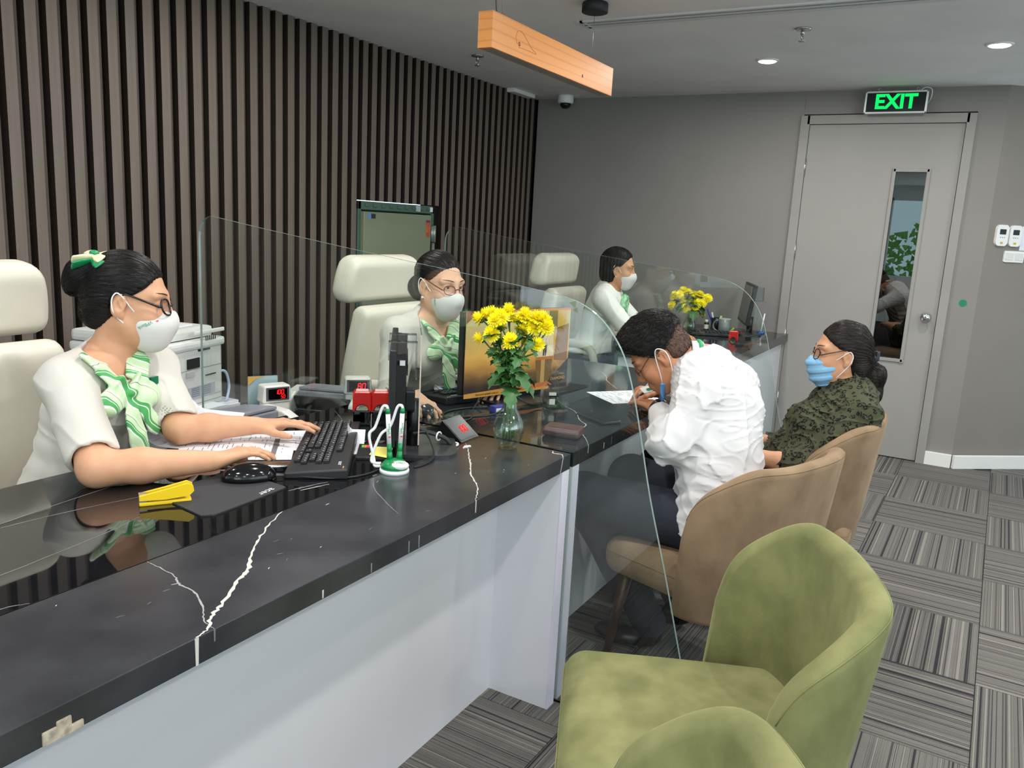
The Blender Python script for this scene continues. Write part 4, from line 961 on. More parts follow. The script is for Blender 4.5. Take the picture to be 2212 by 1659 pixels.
# pen stand
ps = thing('pen_stand', 'green and white counter pen stand with two corded pens', 'pen stand', (1.598, 1.228, ZC), math.radians(-50))
m_gr = mat('bank green', (10, 130, 70), .3); m_wp = mat('gloss white', (242, 243, 241), .25); m_gtx = mat('green print', (40, 150, 90), .5); m_rtx = mat('red print', (226, 60, 50), .5)
MB().lathe([(.038, 0), (.038, .006), (.036, .01)], n=36).build('stand_rim', m_wp, ps)
MB().lathe([(.035, .009), (.033, .02), (.024, .03), (.010, .034)], n=32).build('stand_dome', m_gr, ps)
bd = Sdf().ell((.012, -.02, .022), (.024, .016, .012)); sdf_obj('round_badge', bd, .003, m_wp, ps)
def flower_logo(s, M, parent, material=None):
    b = MB()
    for k in range(5):
        a = math.radians(90+(k-2)*36); d = (math.cos(a), math.sin(a)); n_ = (-d[1], d[0])
        b.prism([(0, 0), (d[0]*s*.5+n_[0]*s*.16, d[1]*s*.5+n_[1]*s*.16), (d[0]*s, d[1]*s), (d[0]*s*.5-n_[0]*s*.16, d[1]*s*.5-n_[1]*s*.16)], 0, .0004, M)
    return b.build('flower_logo', material or m_rtx, parent)
Mb_ = Matrix.Translation((.012, -.0305, .0315)) @ Matrix.Rotation(math.radians(50), 4, 'X')
text('VPBank', .008, Mb_ @ Matrix.Translation((.002, .001, 0)), m_gtx, ps); flower_logo(.004, Mb_ @ Matrix.Translation((-.016, .0, 0)), ps)
for k, (bx, by, tx, ty) in enumerate(((-.012, .004, -.02, .012), (.012, .008, .018, .02))):
    a_ = Vector((bx, by, .03)); b_ = Vector((tx, ty, .162)); d_ = (b_-a_)
    pn = thing('pen', ['left white and green corded pen in the pen stand', 'right white and green corded pen in the pen stand'][k], 'pen', ps.location, ps.rotation_euler.z, 'corded counter pens')
    MB().tube([a_, a_+d_*.16], [.0085, .0065], n=12).build('socket', m_gr, ps)
    MB().tube([a_+d_*.12, a_+d_*.32], .0062, n=12).build('grip', m_gr, pn)
    MB().tube([a_+d_*.32, a_+d_*.9], .006, n=14).build('barrel', m_wp, pn)
    MB().tube([a_+d_*.9, a_+d_*1.0], [.0063, .005], n=12).build('cap', m_gr, pn)
    zt = d_.normalized(); yv = Vector((.25, -1, 0)).normalized(); fr_ = frame(a_+d_*.62+yv*.0063, zt, yv)
    text('VPBank', .0095, fr_, m_gtx, pn); flower_logo(.005, frame(a_+d_*.47+yv*.0063, zt.cross(yv)*-1, yv), pn)
    top = a_+d_*1.0
    MB().tube(smooth_curve([top, top+Vector((-.004, 0, .007)), top+Vector((-.014, .004, .0)), top+Vector((-.03, .01, -.05)), (tx-.045-.01*k, .02, .09), (-.052-.006*k, .018, .03), (-.05, .012, .0125+.007*k), (-.034, .008, .0125+.007*k)], 6), .0038, n=8).build('cord', m_wp, pn)
# rate display wedge
wd = thing('wedge_display', 'black wedge display reading 100 beside the glass vase', 'display', (1.985, 1.278, ZC), math.radians(0))
MB().prism([(.045, 0), (-.05, 0), (.02, .055)], -.05, .05, Matrix(((0, 0, 1, 0), (1, 0, 0, 0), (0, 1, 0, 0), (0, 0, 0, 1)))).build('wedge_body', mat('wedge black', (20, 20, 22), .3), wd)
nn = Vector((0, -.055, .07)).normalized(); Mw = frame((0, -.015, .0275+.0008), (1, 0, 0), nn)
MB().prism(rounded(.092, .078, .004), -.0006, .0004, Mw).build('wedge_face', mat('smoke face', (52, 55, 58), .2), wd)
wd.rotation_euler.z = math.radians(2)
seg7('100', .022, Mw @ Matrix.Translation((-.012, -.004, .0005)), m_led, wd)
wd.location = (1.992, 1.302, ZC)
tag(MB().prism([(-.018, 0), (.012, -.009), (.02, 0), (.004, .009)], 0, .002, Matrix.Translation((1.912, 1.213, ZC))).build('stone_chip', mat('white filler', (236, 234, 226), .5)), 'small white patch on the counter at the top of the long crack', 'patch')
tr_ = thing('grey_tray', 'grey plastic tray behind the glass vase', 'tray', (2.00, 1.30, ZC))
# cables by the glass
cbl = thing('cable_bundle', 'black cables tied with white straps beside the edge-on monitor', 'cables', (0, 0, ZC))
for k, pts in enumerate(([(1.80, 1.33, .06), (1.83, 1.31, .05), (1.87, 1.265, .03), (1.885, 1.25, .008), (1.9, 1.27, .005)], [(1.795, 1.32, .045), (1.83, 1.30, .045), (1.862, 1.262, .03), (1.88, 1.245, .008)], [(1.82, 1.29, .05), (1.80, 1.26, .035), (1.76, 1.22, .012), (1.70, 1.205, .003), (1.66, 1.21, .003)], [(1.815, 1.285, .046), (1.79, 1.25, .03), (1.75, 1.212, .008), (1.69, 1.20, .003), (1.65, 1.205, .003)])):
    MB().tube(smooth_curve(pts), .005 if k < 2 else .0022, n=8).build('cable', m_black, cbl)
MB().tube([(1.857+.012*math.cos(a*PI/6), 1.272, .033+.012*math.sin(a*PI/6)) for a in range(13)], .0025, n=6, caps=False).build('cable_tie', m_wp, cbl)
MB().tube([(1.895+.022*math.cos(a*PI/6), 1.252+.016*math.sin(a*PI/6), .004) for a in range(13)], .0035, n=6, caps=False).build('cable_tie', m_wp, cbl)
bpy.data.objects.remove(tr_)
# ================================================================ people
def skin_mat(name, rgb, rgb2):
    m = mat(name, rgb, .5, spec=.35, noise=.5, nscale=30, rgb2=rgb2, bump=.03, bscale=400, sss=.12); return m
def hair_mat(name, rgb, rgb2, stretch=(1, 1, 1)):
    return mat(name, rgb, .45, spec=.25, noise=.7, nscale=90, stretch=stretch, rgb2=rgb2, bump=.35)
m_hair = hair_mat('black hair', (15, 13, 13), (26, 22, 21)); m_hair2 = hair_mat('brown black hair', (22, 17, 16), (40, 30, 26))
m_maskw = mat('white cotton mask', (216, 214, 210), .8, spec=.2, bump=.1, bscale=300); m_maskb = mat('blue surgical mask', (140, 190, 226), .75, spec=.2, bump=.1, bscale=300, noise=.3, nscale=30, rgb2=(120, 172, 212)); m_loop = mat('ear loop', (238, 238, 236), .7)
m_brow = mat('eyebrow hair', (52, 42, 38), .8); m_eyew = mat('eye white', (225, 220, 214), .25); m_iris = mat('dark iris', (40, 26, 20), .15)
m_lens = glass_mat('spectacle lens', (248, 248, 250), fres=1.18); m_nail = mat('fingernail', (236, 196, 186), .3)

class Head:
    def __init__(s, o, fwd, up, k=1.):
        s.F = vnorm(fwd); u = np.array(up, float); s.U = vnorm(u-s.F*(u@s.F)); s.L = np.cross(s.U, s.F); s.o = np.array(o, float); s.k = k; s.A = np.stack([s.F, s.L, s.U])
    def __call__(s, f, l, u): return s.o+s.k*(f*s.F+l*s.L+u*s.U)
    def loc(s, P): return ((P-s.o.astype(F4))@s.A.T.astype(F4))/F4(s.k)
    def ell(s, sd, c, r, k=.02, op='u', tilt=0., axis='L'):
        A = s.A
        if tilt:
            c_, s_ = math.cos(tilt), math.sin(tilt)
            if axis == 'L': A = np.stack([c_*s.F+s_*s.U, s.L, -s_*s.F+c_*s.U])
            elif axis == 'U': A = np.stack([c_*s.F+s_*s.L, -s_*s.F+c_*s.L, s.U])
            else: A = np.stack([s.F, c_*s.L+s_*s.U, -s_*s.L+c_*s.U])
        return sd.ell(s(*c), [x*s.k for x in r], A, k*s.k, op)
    def cap(s, sd, a, b, r1, r2=None, k=.015, op='u'): return sd.cap(s(*a), s(*b), r1*s.k, (r1 if r2 is None else r2)*s.k, k*s.k, op)
def add_head(sd, h, neck_base, nr=.052, closed=False, jaw=1.):
    h.ell(sd, (-.010, 0, .030), (.093, .073, .088), .02)
    h.ell(sd, (.026, 0, -.028), (.060, .0605, .083), .03)
    h.ell(sd, (.030, 0, -.076), (.052*jaw, .050*jaw, .036), .03)
    h.ell(sd, (.066, 0, -.102), (.022, .022, .017), .03)
    for l in (-1, 1):
        h.cap(sd, (.002, l*.052, -.055), (.055, l*.018, -.098), .016, .014, .03)
        h.ell(sd, (.060, l*.040, -.034), (.024, .020, .022), .03)
        h.cap(sd, (.080, l*.014, .026), (.070, l*.050, .024), .010, .009, .02)
        h.ell(sd, (.094, l*.032, .004), (.016, .019, .011), .012, 's')
        h.ell(sd, (.0735, l*.032, .003), (.0150, .0165, .0125), .006)
        if not closed: h.ell(sd, (.0885, l*.032, .003), (.010, .0125, .0042), .003, 's')
    h.cap(sd, (.086, 0, .018), (.108, 0, -.034), .0075, .0105, .014)
    for l in (-1, 1): h.ell(sd, (.099, l*.011, -.038), (.011, .008, .008), .010)
    h.cap(sd, (.088, -.018, -.066), (.088, .018, -.066), .009, None, .016)
    h.cap(sd, (.086, -.014, -.078), (.086, .014, -.078), .009, None, .012)
    for l in (-1, 1):
        sd_l = l
        h.ell(sd, (-.008, l*.0765, -.008), (.0175, .0075, .031), .008, tilt=-.22)
        h.ell(sd, (-.002, l*.0735, -.034), (.008, .006, .010), .008)
        h.ell(sd, (-.003, l*.0835, -.006), (.009, .006, .017), .004, 's', tilt=-.22)
        h.cap(sd, (-.001, l*.078, -.012), (-.008, l*.080, .006), .0025, None, .004)
    b = np.array(neck_base, float)
    sd.cap(h(-.022, 0, -.045), b, nr, nr*1.08, .035)
def crease(seed, freq, amp, stretch=(1, 1, 1), sharp=3.):
    """narrow cloth ridges"""
    g = wob(seed, freq, 2.6, stretch, 3)
    return lambda P: (-amp*(1-np.abs(np.sin(g(P)*1.8)))**sharp).astype(F4)
def strands(h, sd, n, parent, m, flow, steps=6, step=.012, lift=.0004, grow=.0, r=.0009, seed=1, keep=None, jit=.25, mesh=None):
    """fine strands lying along the hair surface; flow(q) gives the direction in head coordinates"""
    rs = np.random.RandomState(seed); me = mesh.data; co = np.empty(len(me.vertices)*3, F4); me.vertices.foreach_get('co', co); co = co.reshape(-1, 3)
    q = h.loc(co); ok = np.ones(len(co), bool) if keep is None else keep(q); idx = np.argwhere(ok)[:, 0]; P = co[rs.choice(idx, n)]+rs.normal(size=(n, 3)).astype(F4)*.0012
    A = h.A.astype(F4); rings = []; jx = rs.normal(size=(n, 3)).astype(F4)*jit
    for k in range(steps):
        P = project(sd, P, lift+grow*k/(steps-1), 2); rings.append(P)
        d = flow(h.loc(P)).astype(F4)@A+jx*.5
        e = 1e-3; d0 = sd(P); G = np.stack([sd(P+np.eye(3, dtype=F4)[i]*e)-d0 for i in range(3)], 1)/e
        d = d-G*((d*G).sum(1)/np.maximum((G*G).sum(1), .1))[:, None]; d /= np.maximum(np.sqrt((d*d).sum(1)), .05)[:, None]; P = P+d*step
    R = np.stack(rings, 1); V = []
    u = np.cross(R[:, 1]-R[:, 0], rs.normal(size=(n, 3))); u /= np.linalg.norm(u, axis=1)[:, None]+1e-9; w = np.cross(R[:, -1]-R[:, 0], u); w /= np.linalg.norm(w, axis=1)[:, None]+1e-9
    for k in range(steps):
        rr = r*(1-.75*(k/(steps-1))**2)*(.5 if k == 0 else 1)
        for a in (0, 2.094, 4.189): V.append(R[:, k]+rr*(math.cos(a)*u+math.sin(a)*w))
    V = np.stack(V, 1).reshape(-1, 3); b = np.arange(n)*steps*3; Q = []
    for k in range(steps-1):
        for a in range(3): Q.append(np.stack([b+3*k+a, b+3*k+(a+1) % 3, b+3*k+3+(a+1) % 3, b+3*k+3+a], 1))
    o = np_obj('hair_strands', V, np.concatenate(Q), m, parent); o['kind'] = 'stuff'; return o
def back_flow(q): return np.stack([-np.ones(len(q)), -.15*np.sign(q[:, 1])*np.abs(q[:, 1])*6, -.10-1.6*np.clip(-q[:, 0]-.05, 0, 1)*6+.25*(q[:, 2] < .0)], 1)
def hairline(h, c, n, fmin):
    """cuts hair off in front of the hairline; behind fmin (head-forward) it reaches down past the ear"""
    p = h(*c); n = n.astype(F4)
    if fmin is None: return lambda P: (P-p.astype(F4))@n
    return lambda P: np.minimum((P-p.astype(F4))@n, (h.loc(P)[:, 0]-F4(fmin))).astype(F4)
def eyes(h, parent):
    for l in (-1, 1):
        c = h(.0715, l*.032, .003); R = Matrix((h.F, h.L, h.U)).transposed()
        e = MB().lathe([(.0005, -.0125), (.008, -.0095), (.0118, -.004), (.0125, 0), (.0118, .004), (.0095, .008), (.0055, .0112), (.0005, .0125)], c, n=18, rot=R @ Matrix.Rotation(PI/2, 3, 'Y')).build('eye', m_eyew, parent)
        i = MB().lathe([(.0062, .0107), (.005, .0118), (.003, .0125), (.0005, .0128)], c, n=16, rot=R @ Matrix.Rotation(PI/2, 3, 'Y')).build('iris', m_iris, e)
        lash = MB().tube([h(.0800+.004*(1-q*q), l*.032+q*.0125, .0045+.0035*(1-q*q)) for q in (-1, -.6, -.2, .2, .6, 1)], .0010, n=5).build('eyelash', m_brow, parent)
def brows(h, sd, parent, u=.027):
    for l in (-1, 1):
        P = project(sd, [h(.092-.02*q*q, l*(.014+.040*q), u+.005*math.sin(q*2.6)) for q in np.linspace(0, 1, 9)], .0006)
        MB().tube([Vector(p) for p in P], [.0012, .0026, .003, .003, .003, .0028, .0024, .0018, .0008], n=6, flat=.5).build('eyebrow', m_brow, parent)
def glasses(h, parent, rgb, r=.0235, hgt=.018, rim=.0016, drop=0., pitch=0., name='glasses', temple=(.006, .079, .022)):
    m = mat('spectacle frame %d' % rgb[0], rgb, .25); f0 = .101; b = MB(); lens = []; top = drop
    def pt(l, a): 
        x = l*.034+r*math.copysign(abs(math.cos(a))**.8, math.cos(a)); z = top+hgt*math.copysign(abs(math.sin(a))**.8, math.sin(a))
        return Vector(h(f0-.9*max(0, abs(x)-.02)**1.35-.12*abs(z-top)*0-pitch*(top-z), x, z))
    for l in (-1, 1):
        ring = [pt(l, 2*PI*k/28) for k in range(28)]; b.tube(ring+[ring[0], ring[1]], rim, n=6, caps=False)
        c = sum(ring, Vector())/28; lens.append(MB().add([c]+ring, [(0, k+1, (k+1) % 28+1) for k in range(28)], 0, True))
        e = pt(l, 0 if l > 0 else PI); he = Vector(h(temple[0], l*temple[1], temple[2]))
        b.tube([e, e+Vector(h.L*l*.004-h.F*.006), e*.5+he*.5+Vector(h.L*l*.006), he, Vector(h(-.022, l*temple[1]*.97, -.004))], [rim, rim*1.2, rim*1.1, rim, rim*.8], n=7)
    b.tube(smooth_curve([pt(-1, 0)+Vector(h.U*.002), Vector(h(f0+.004, 0, top+.006)), pt(1, PI)+Vector(h.U*.002)], 4), rim, n=6)
    g = b.build(name, m, parent); [q.build('lens', m_lens, g) for q in lens]; return g
HL = [(.088, .027, (.042, .026, .020)), (.092, .008, (.046, .029, .021)), (.087, -.012, (.043, .027, .020)), (.077, -.030, (.034, .020, .018))]
def add_hand(sd, w, x, z, side, s=1., curl=(.25, .3, .2), spread=.06, thumb=(.55, -.35, .2, .2), per=None, r=.0078):
    """w wrist, x towards the fingers, z back of the hand, side +1 right hand, -1 left. Returns finger tip frames"""
    X = vnorm(x); Z = np.array(z, float); Z = vnorm(Z-X*(Z@X)); Y = np.cross(Z, X)*side; w = np.array(w, float); tips = []
    for i, (mx, my, ph) in enumerate(HL):
        b = w+s*(mx*X+my*Y+.004*Z)
        sd.cap(w+s*(.010*X+my*.55*Y), b, .0125*s, .0098*s, .016*s)
        c = curl if per is None else per[i]
        az = spread*(1.5-i); ang = 0; p = b; d0 = vnorm(X*math.cos(az)+Y*math.sin(az)); rr = r*s*(1 if i < 3 else .88)
        for j, L_ in enumerate(ph):
            ang += c[j]; d = d0*math.cos(ang)-Z*math.sin(ang); q = p+d*L_*s
            sd.cap(p, q, rr*(1-.07*j), rr*(1-.07*(j+1)), .006*s if j else .010*s); p = q
        tips.append((p, d, np.cross(np.cross(d0, -Z), d), rr*.8))
    sd.cap(w+s*(.03*X+.0*Y-.006*Z), w+s*(.07*X+.0*Y-.006*Z), .015*s, .013*s, .02*s)
    b = w+s*(.022*X+.024*Y-.006*Z); a1, dn, c1, c2 = thumb
    d = vnorm(X*math.cos(a1)+Y*math.sin(a1)+Z*dn); t1 = b+d*.043*s; sd.cap(b, t1, .0135*s, .0110*s, .018*s)
    ax = vnorm(np.cross(d, np.cross(X, d)+1e-6)); d2 = vnorm(d*math.cos(c1)+X*math.sin(c1)); t2 = t1+d2*.031*s; sd.cap(t1, t2, .0102*s, .0093*s, .008*s)
    d3 = vnorm(d2*math.cos(c2)+X*math.sin(c2)); t3 = t2+d3*.024*s; sd.cap(t2, t3, .0093*s, .0078*s, .006*s); tips.append((t3, d3, Z, .008*s))
    return tips
def nails(tips, parent):
    for p, d, n, r in tips:
        n = vnorm(n); R = Matrix((d, np.cross(n, d), n)).transposed()
        MB().lathe([(1.0, 0), (.7, .35), (.01, .5)], (0, 0, 0), n=10).v
        vs = []; m = MB().lathe([(.0045, 0), (.003, .0012), (.0003, .0016)], Vector(p+d*r*.25+n*(r*.78)), n=10, rot=R @ Matrix.Diagonal((1.15, .8, 1)), close=False).build('fingernail', m_nail, parent)
def add_arm(sd, S_, E, W, r=(.047, .040, .036, .026), k=.03):
    sd.cap(S_, E, r[0], r[1], k); sd.cap(E, (np.array(E)*.62+np.array(W)*.38), r[2]*1.02, r[2]*.98, .02); sd.cap((np.array(E)*.62+np.array(W)*.38), W, r[2]*.98, r[3], .02)
def hair_disp(h, n=60, amp=.0007, axis='F', seed=1):
    wv = wob(seed, 60, 1.2)
    def f(P):
        q = h.loc(P)
        a = np.arctan2(q[:, 1], q[:, 2]+.03) if axis == 'F' else (np.arctan2(q[:, 1], q[:, 0]+.01))
        return (amp*np.sin(a*n+wv(P)*2)).astype(F4)
    return f
def white_mask(h, sd, parent, m=None, red=True, s=1., logo_side=None, name='face_mask'):
    k = Sdf(); h.ell(k, (.050, 0, -.052), (.066, .0655, .060), .02); h.ell(k, (.088, 0, -.040), (.035, .030, .034), .03); h.ell(k, (.060, 0, -.092), (.042, .042, .036), .03)
    k.plane(h(.100, 0, -.006), vnorm(.55*h.F+.84*h.U) if False else vnorm(.38*h.U*1+.0*h.F+.0*h.L) , k=.006)
    f = lambda P: (lambda q: (q[:, 2]+.010+.34*np.abs(q[:, 1])+.10*(.11-q[:, 0])).astype(F4))(h.loc(P)); k.fn(f, 'i', .004)
    f2 = lambda P: (lambda q: (.021-q[:, 0]-.42*np.abs(q[:, 2]+.050)-.14*np.clip(-q[:, 2]-.06, 0, 1)*4).astype(F4))(h.loc(P)); k.fn(f2, 'i', .004)
    k.disp(wob(5, 34, .0012))
    o = sdf_obj(name, k, .003, m or m_maskw, parent)
    for l in (-1, 1):
        pts = [h(.036, l*.058, -.030), h(.020, l*.070, -.012), h(.004, l*.079, .010), h(-.012, l*.086, .022), h(-.022, l*.086, .006), h(-.020, l*.082, -.020), h(-.008, l*.076, -.040), h(.012, l*.067, -.058), h(.028, l*.058, -.076)]
        MB().tube(smooth_curve(pts, 4), .0019, n=6).build('ear_loop', m_loop, o)
    return o, k
def mask_logo(h, k, parent, l=-1, a=.6, size=.011):
    """small red flower and green bank name printed on the cheek of the mask"""
    M0 = Matrix(((h.F[0], h.U[0], (h.L*l)[0], 0), (h.F[1], h.U[1], (h.L*l)[1], 0), (h.F[2], h.U[2], (h.L*l)[2], 0), (0, 0, 0, 1)))
    if l < 0: pass
    c = h(.056, l*.064, -.052); M = Matrix.Translation(c) @ M0 @ Matrix.Rotation(a, 4, 'Z')
    if Matrix(M.to_3x3()).determinant() < 0: M = M @ Matrix.Diagonal((-1, 1, 1, 1))
    def stick(o, off=.0006):
        P = project(k, [v.co for v in o.data.vertices], off)
        for v, p in zip(o.data.vertices, P): v.co = Vector(p)
    t = text('VPBank', size, M, m_gtx, parent, extrude=0); stick(t)
    fl = flower_logo(.0062, M @ Matrix.Translation((-.030*size/.011, .002, 0)), parent); stick(fl)
def top_cloth(name, h_, m, parent, torso, arms, neck=None, cut=(), disp=None, off=.011, res=.0045, extra=None, hem=None):
    sd = Sdf(); sd.loft([(c, a+off, b+off, s) for c, a, b, s in torso], .03)
    for a in arms:
        S_, E, r1, r2, endf = a; S_ = np.array(S_); E = np.array(E); e = S_+(E-S_)*endf
        sd.cap(S_, e, r1, r2, .045)
    if extra: extra(sd)
    for a in arms:
        S_, E, r1, r2, endf = a; S_ = np.array(S_); E = np.array(E); d = vnorm(E-S_); e = S_+(E-S_)*endf
        lim = e+d*r2*.15
        sd.fn((lambda e=lim, d=d, S_=S_, r2=r2: (lambda P: np.where(((P-e.astype(F4))**2).sum(1) < (r2*1.9)**2, (P-e.astype(F4))@d.astype(F4), -1).astype(F4)))(), 'i', .003)
        sd.cap(e-d*.02, e+d*.05, r2-.009, r2-.008, .003, 's')
    if neck: 
        for n in neck: sd.ell(n[0], n[1], n[2] if len(n) > 2 else None, .004, 's')
    for p, n in cut: sd.plane(p, n, .004)
    if disp:
        for d in (disp if isinstance(disp, (list, tuple)) else [disp]): sd.disp(d)
    return sdf_obj(name, sd, res, m, parent), sd
def ribbon(sd, pts, w, t, side, k=.008):
    """flat band through points; w, t half width and half depth lists"""
    P = [np.array(p, float) for p in pts]; n = len(P)
    W_ = w if isinstance(w, (list, tuple)) else [w]*n
    sd.loft([(P[i], W_[i], t, side if not isinstance(side, list) else side[i]) for i in range(n)], k)
def scarf_mat():
    m = bpy.data.materials.new('green patterned scarf'); m.use_nodes = True; nt = m.node_tree; b = nt.nodes['Principled BSDF']; b.inputs['Roughness'].default_value = .45; b.inputs['Sheen Weight'].default_value = .2
    tc = nt.nodes.new('ShaderNodeTexCoord'); wv = nt.nodes.new('ShaderNodeTexWave'); wv.wave_type = 'BANDS'; wv.bands_direction = 'DIAGONAL'; wv.wave_profile = 'SAW'; wv.inputs['Scale'].default_value = 5.5; wv.inputs['Distortion'].default_value = 5.; wv.inputs['Detail'].default_value = 1.; wv.inputs['Detail Scale'].default_value = 1.6
    nt.links.new(tc.outputs['Object'], wv.inputs['Vector']); cr = nt.nodes.new('ShaderNodeValToRGB'); cr.color_ramp.interpolation = 'CONSTANT'
    e = cr.color_ramp.elements; st = [(0, (200, 226, 180)), (.30, (235, 240, 232)), (.36, (70, 165, 84)), (.52, (238, 244, 234)), (.55, (70, 165, 84)), (.62, (206, 232, 190)), (.86, (60, 120, 70)), (.885, (216, 236, 204))]
    e[0].position = 0; e[0].color = (*lin(st[0][1]), 1); e[1].position = st[1][0]; e[1].color = (*lin(st[1][1]), 1)
    for p, c in st[2:]: x = e.new(p); x.color = (*lin(c), 1)
    nt.links.new(wv.outputs['Fac'], cr.inputs[0]); nt.links.new(cr.outputs[0], b.inputs['Base Color']); return m
m_scarf = scarf_mat(); m_top = mat('ivory crepe', (208, 203, 194), .75, spec=.2, bump=.06, bscale=500, noise=.1, nscale=6)
def neck_bow(parent, T, C, side, fw, s=1., res=.0035):
    """T: surface point of the knot on the chest; side: wearer's left; fw: outwards; pussy bow scarf"""
    T = np.array(T); side = vnorm(side); fw = vnorm(fw); up = vnorm(np.cross(fw, side)); up = up if up[2] > 0 else -up
    p = lambda a, b, c: T+s*(a*side+b*up+c*fw)
    sd = Sdf()
    for l in (-1, 1):
        ribbon(sd, [p(l*.072, .098, -.035), p(l*.058, .066, -.008), p(l*.034, .030, .006), p(0, 0, .010)], [.018*s, .027*s, .026*s, .012*s], .008*s, vnorm(side*l*.6+up*.5-fw*.1))
        sd.ell(p(l*.052, -.012, .010), (.045*s, .033*s, .013*s), np.stack([vnorm(side*l-up*.35), vnorm(up+side*l*.35), fw]), .012)
        sd.ell(p(l*.050, -.020, .018), (.030*s, .018*s, .010*s), np.stack([vnorm(side*l-up*.35), vnorm(up+side*l*.35), fw]), .008)
    ribbon(sd, [p(0, 0, .014), p(-.012, -.05, .022), p(-.004, -.10, .022), p(.006, -.15, .016), p(.010, -.172, .014)], [.010*s, .022*s, .029*s, .027*s, .004*s], .006*s, side)
    ribbon(sd, [p(.006, -.004, .014), p(.034, -.05, .018), p(.062, -.088, .012), p(.078, -.105, .008)], [.010*s, .019*s, .026*s, .018*s], .006*s, vnorm(side*.7+up*.7))
    sd.ell(p(0, 0, .018), (.014*s, .013*s, .013*s), np.stack([side, up, fw]), .006)
    sd.disp(wob(9, 70/s, .0022))
    return sdf_obj('neck_bow', sd, res, m_scarf, parent)
def person_root(name_label, body, group=None):
    return tag(body, name_label, 'person')
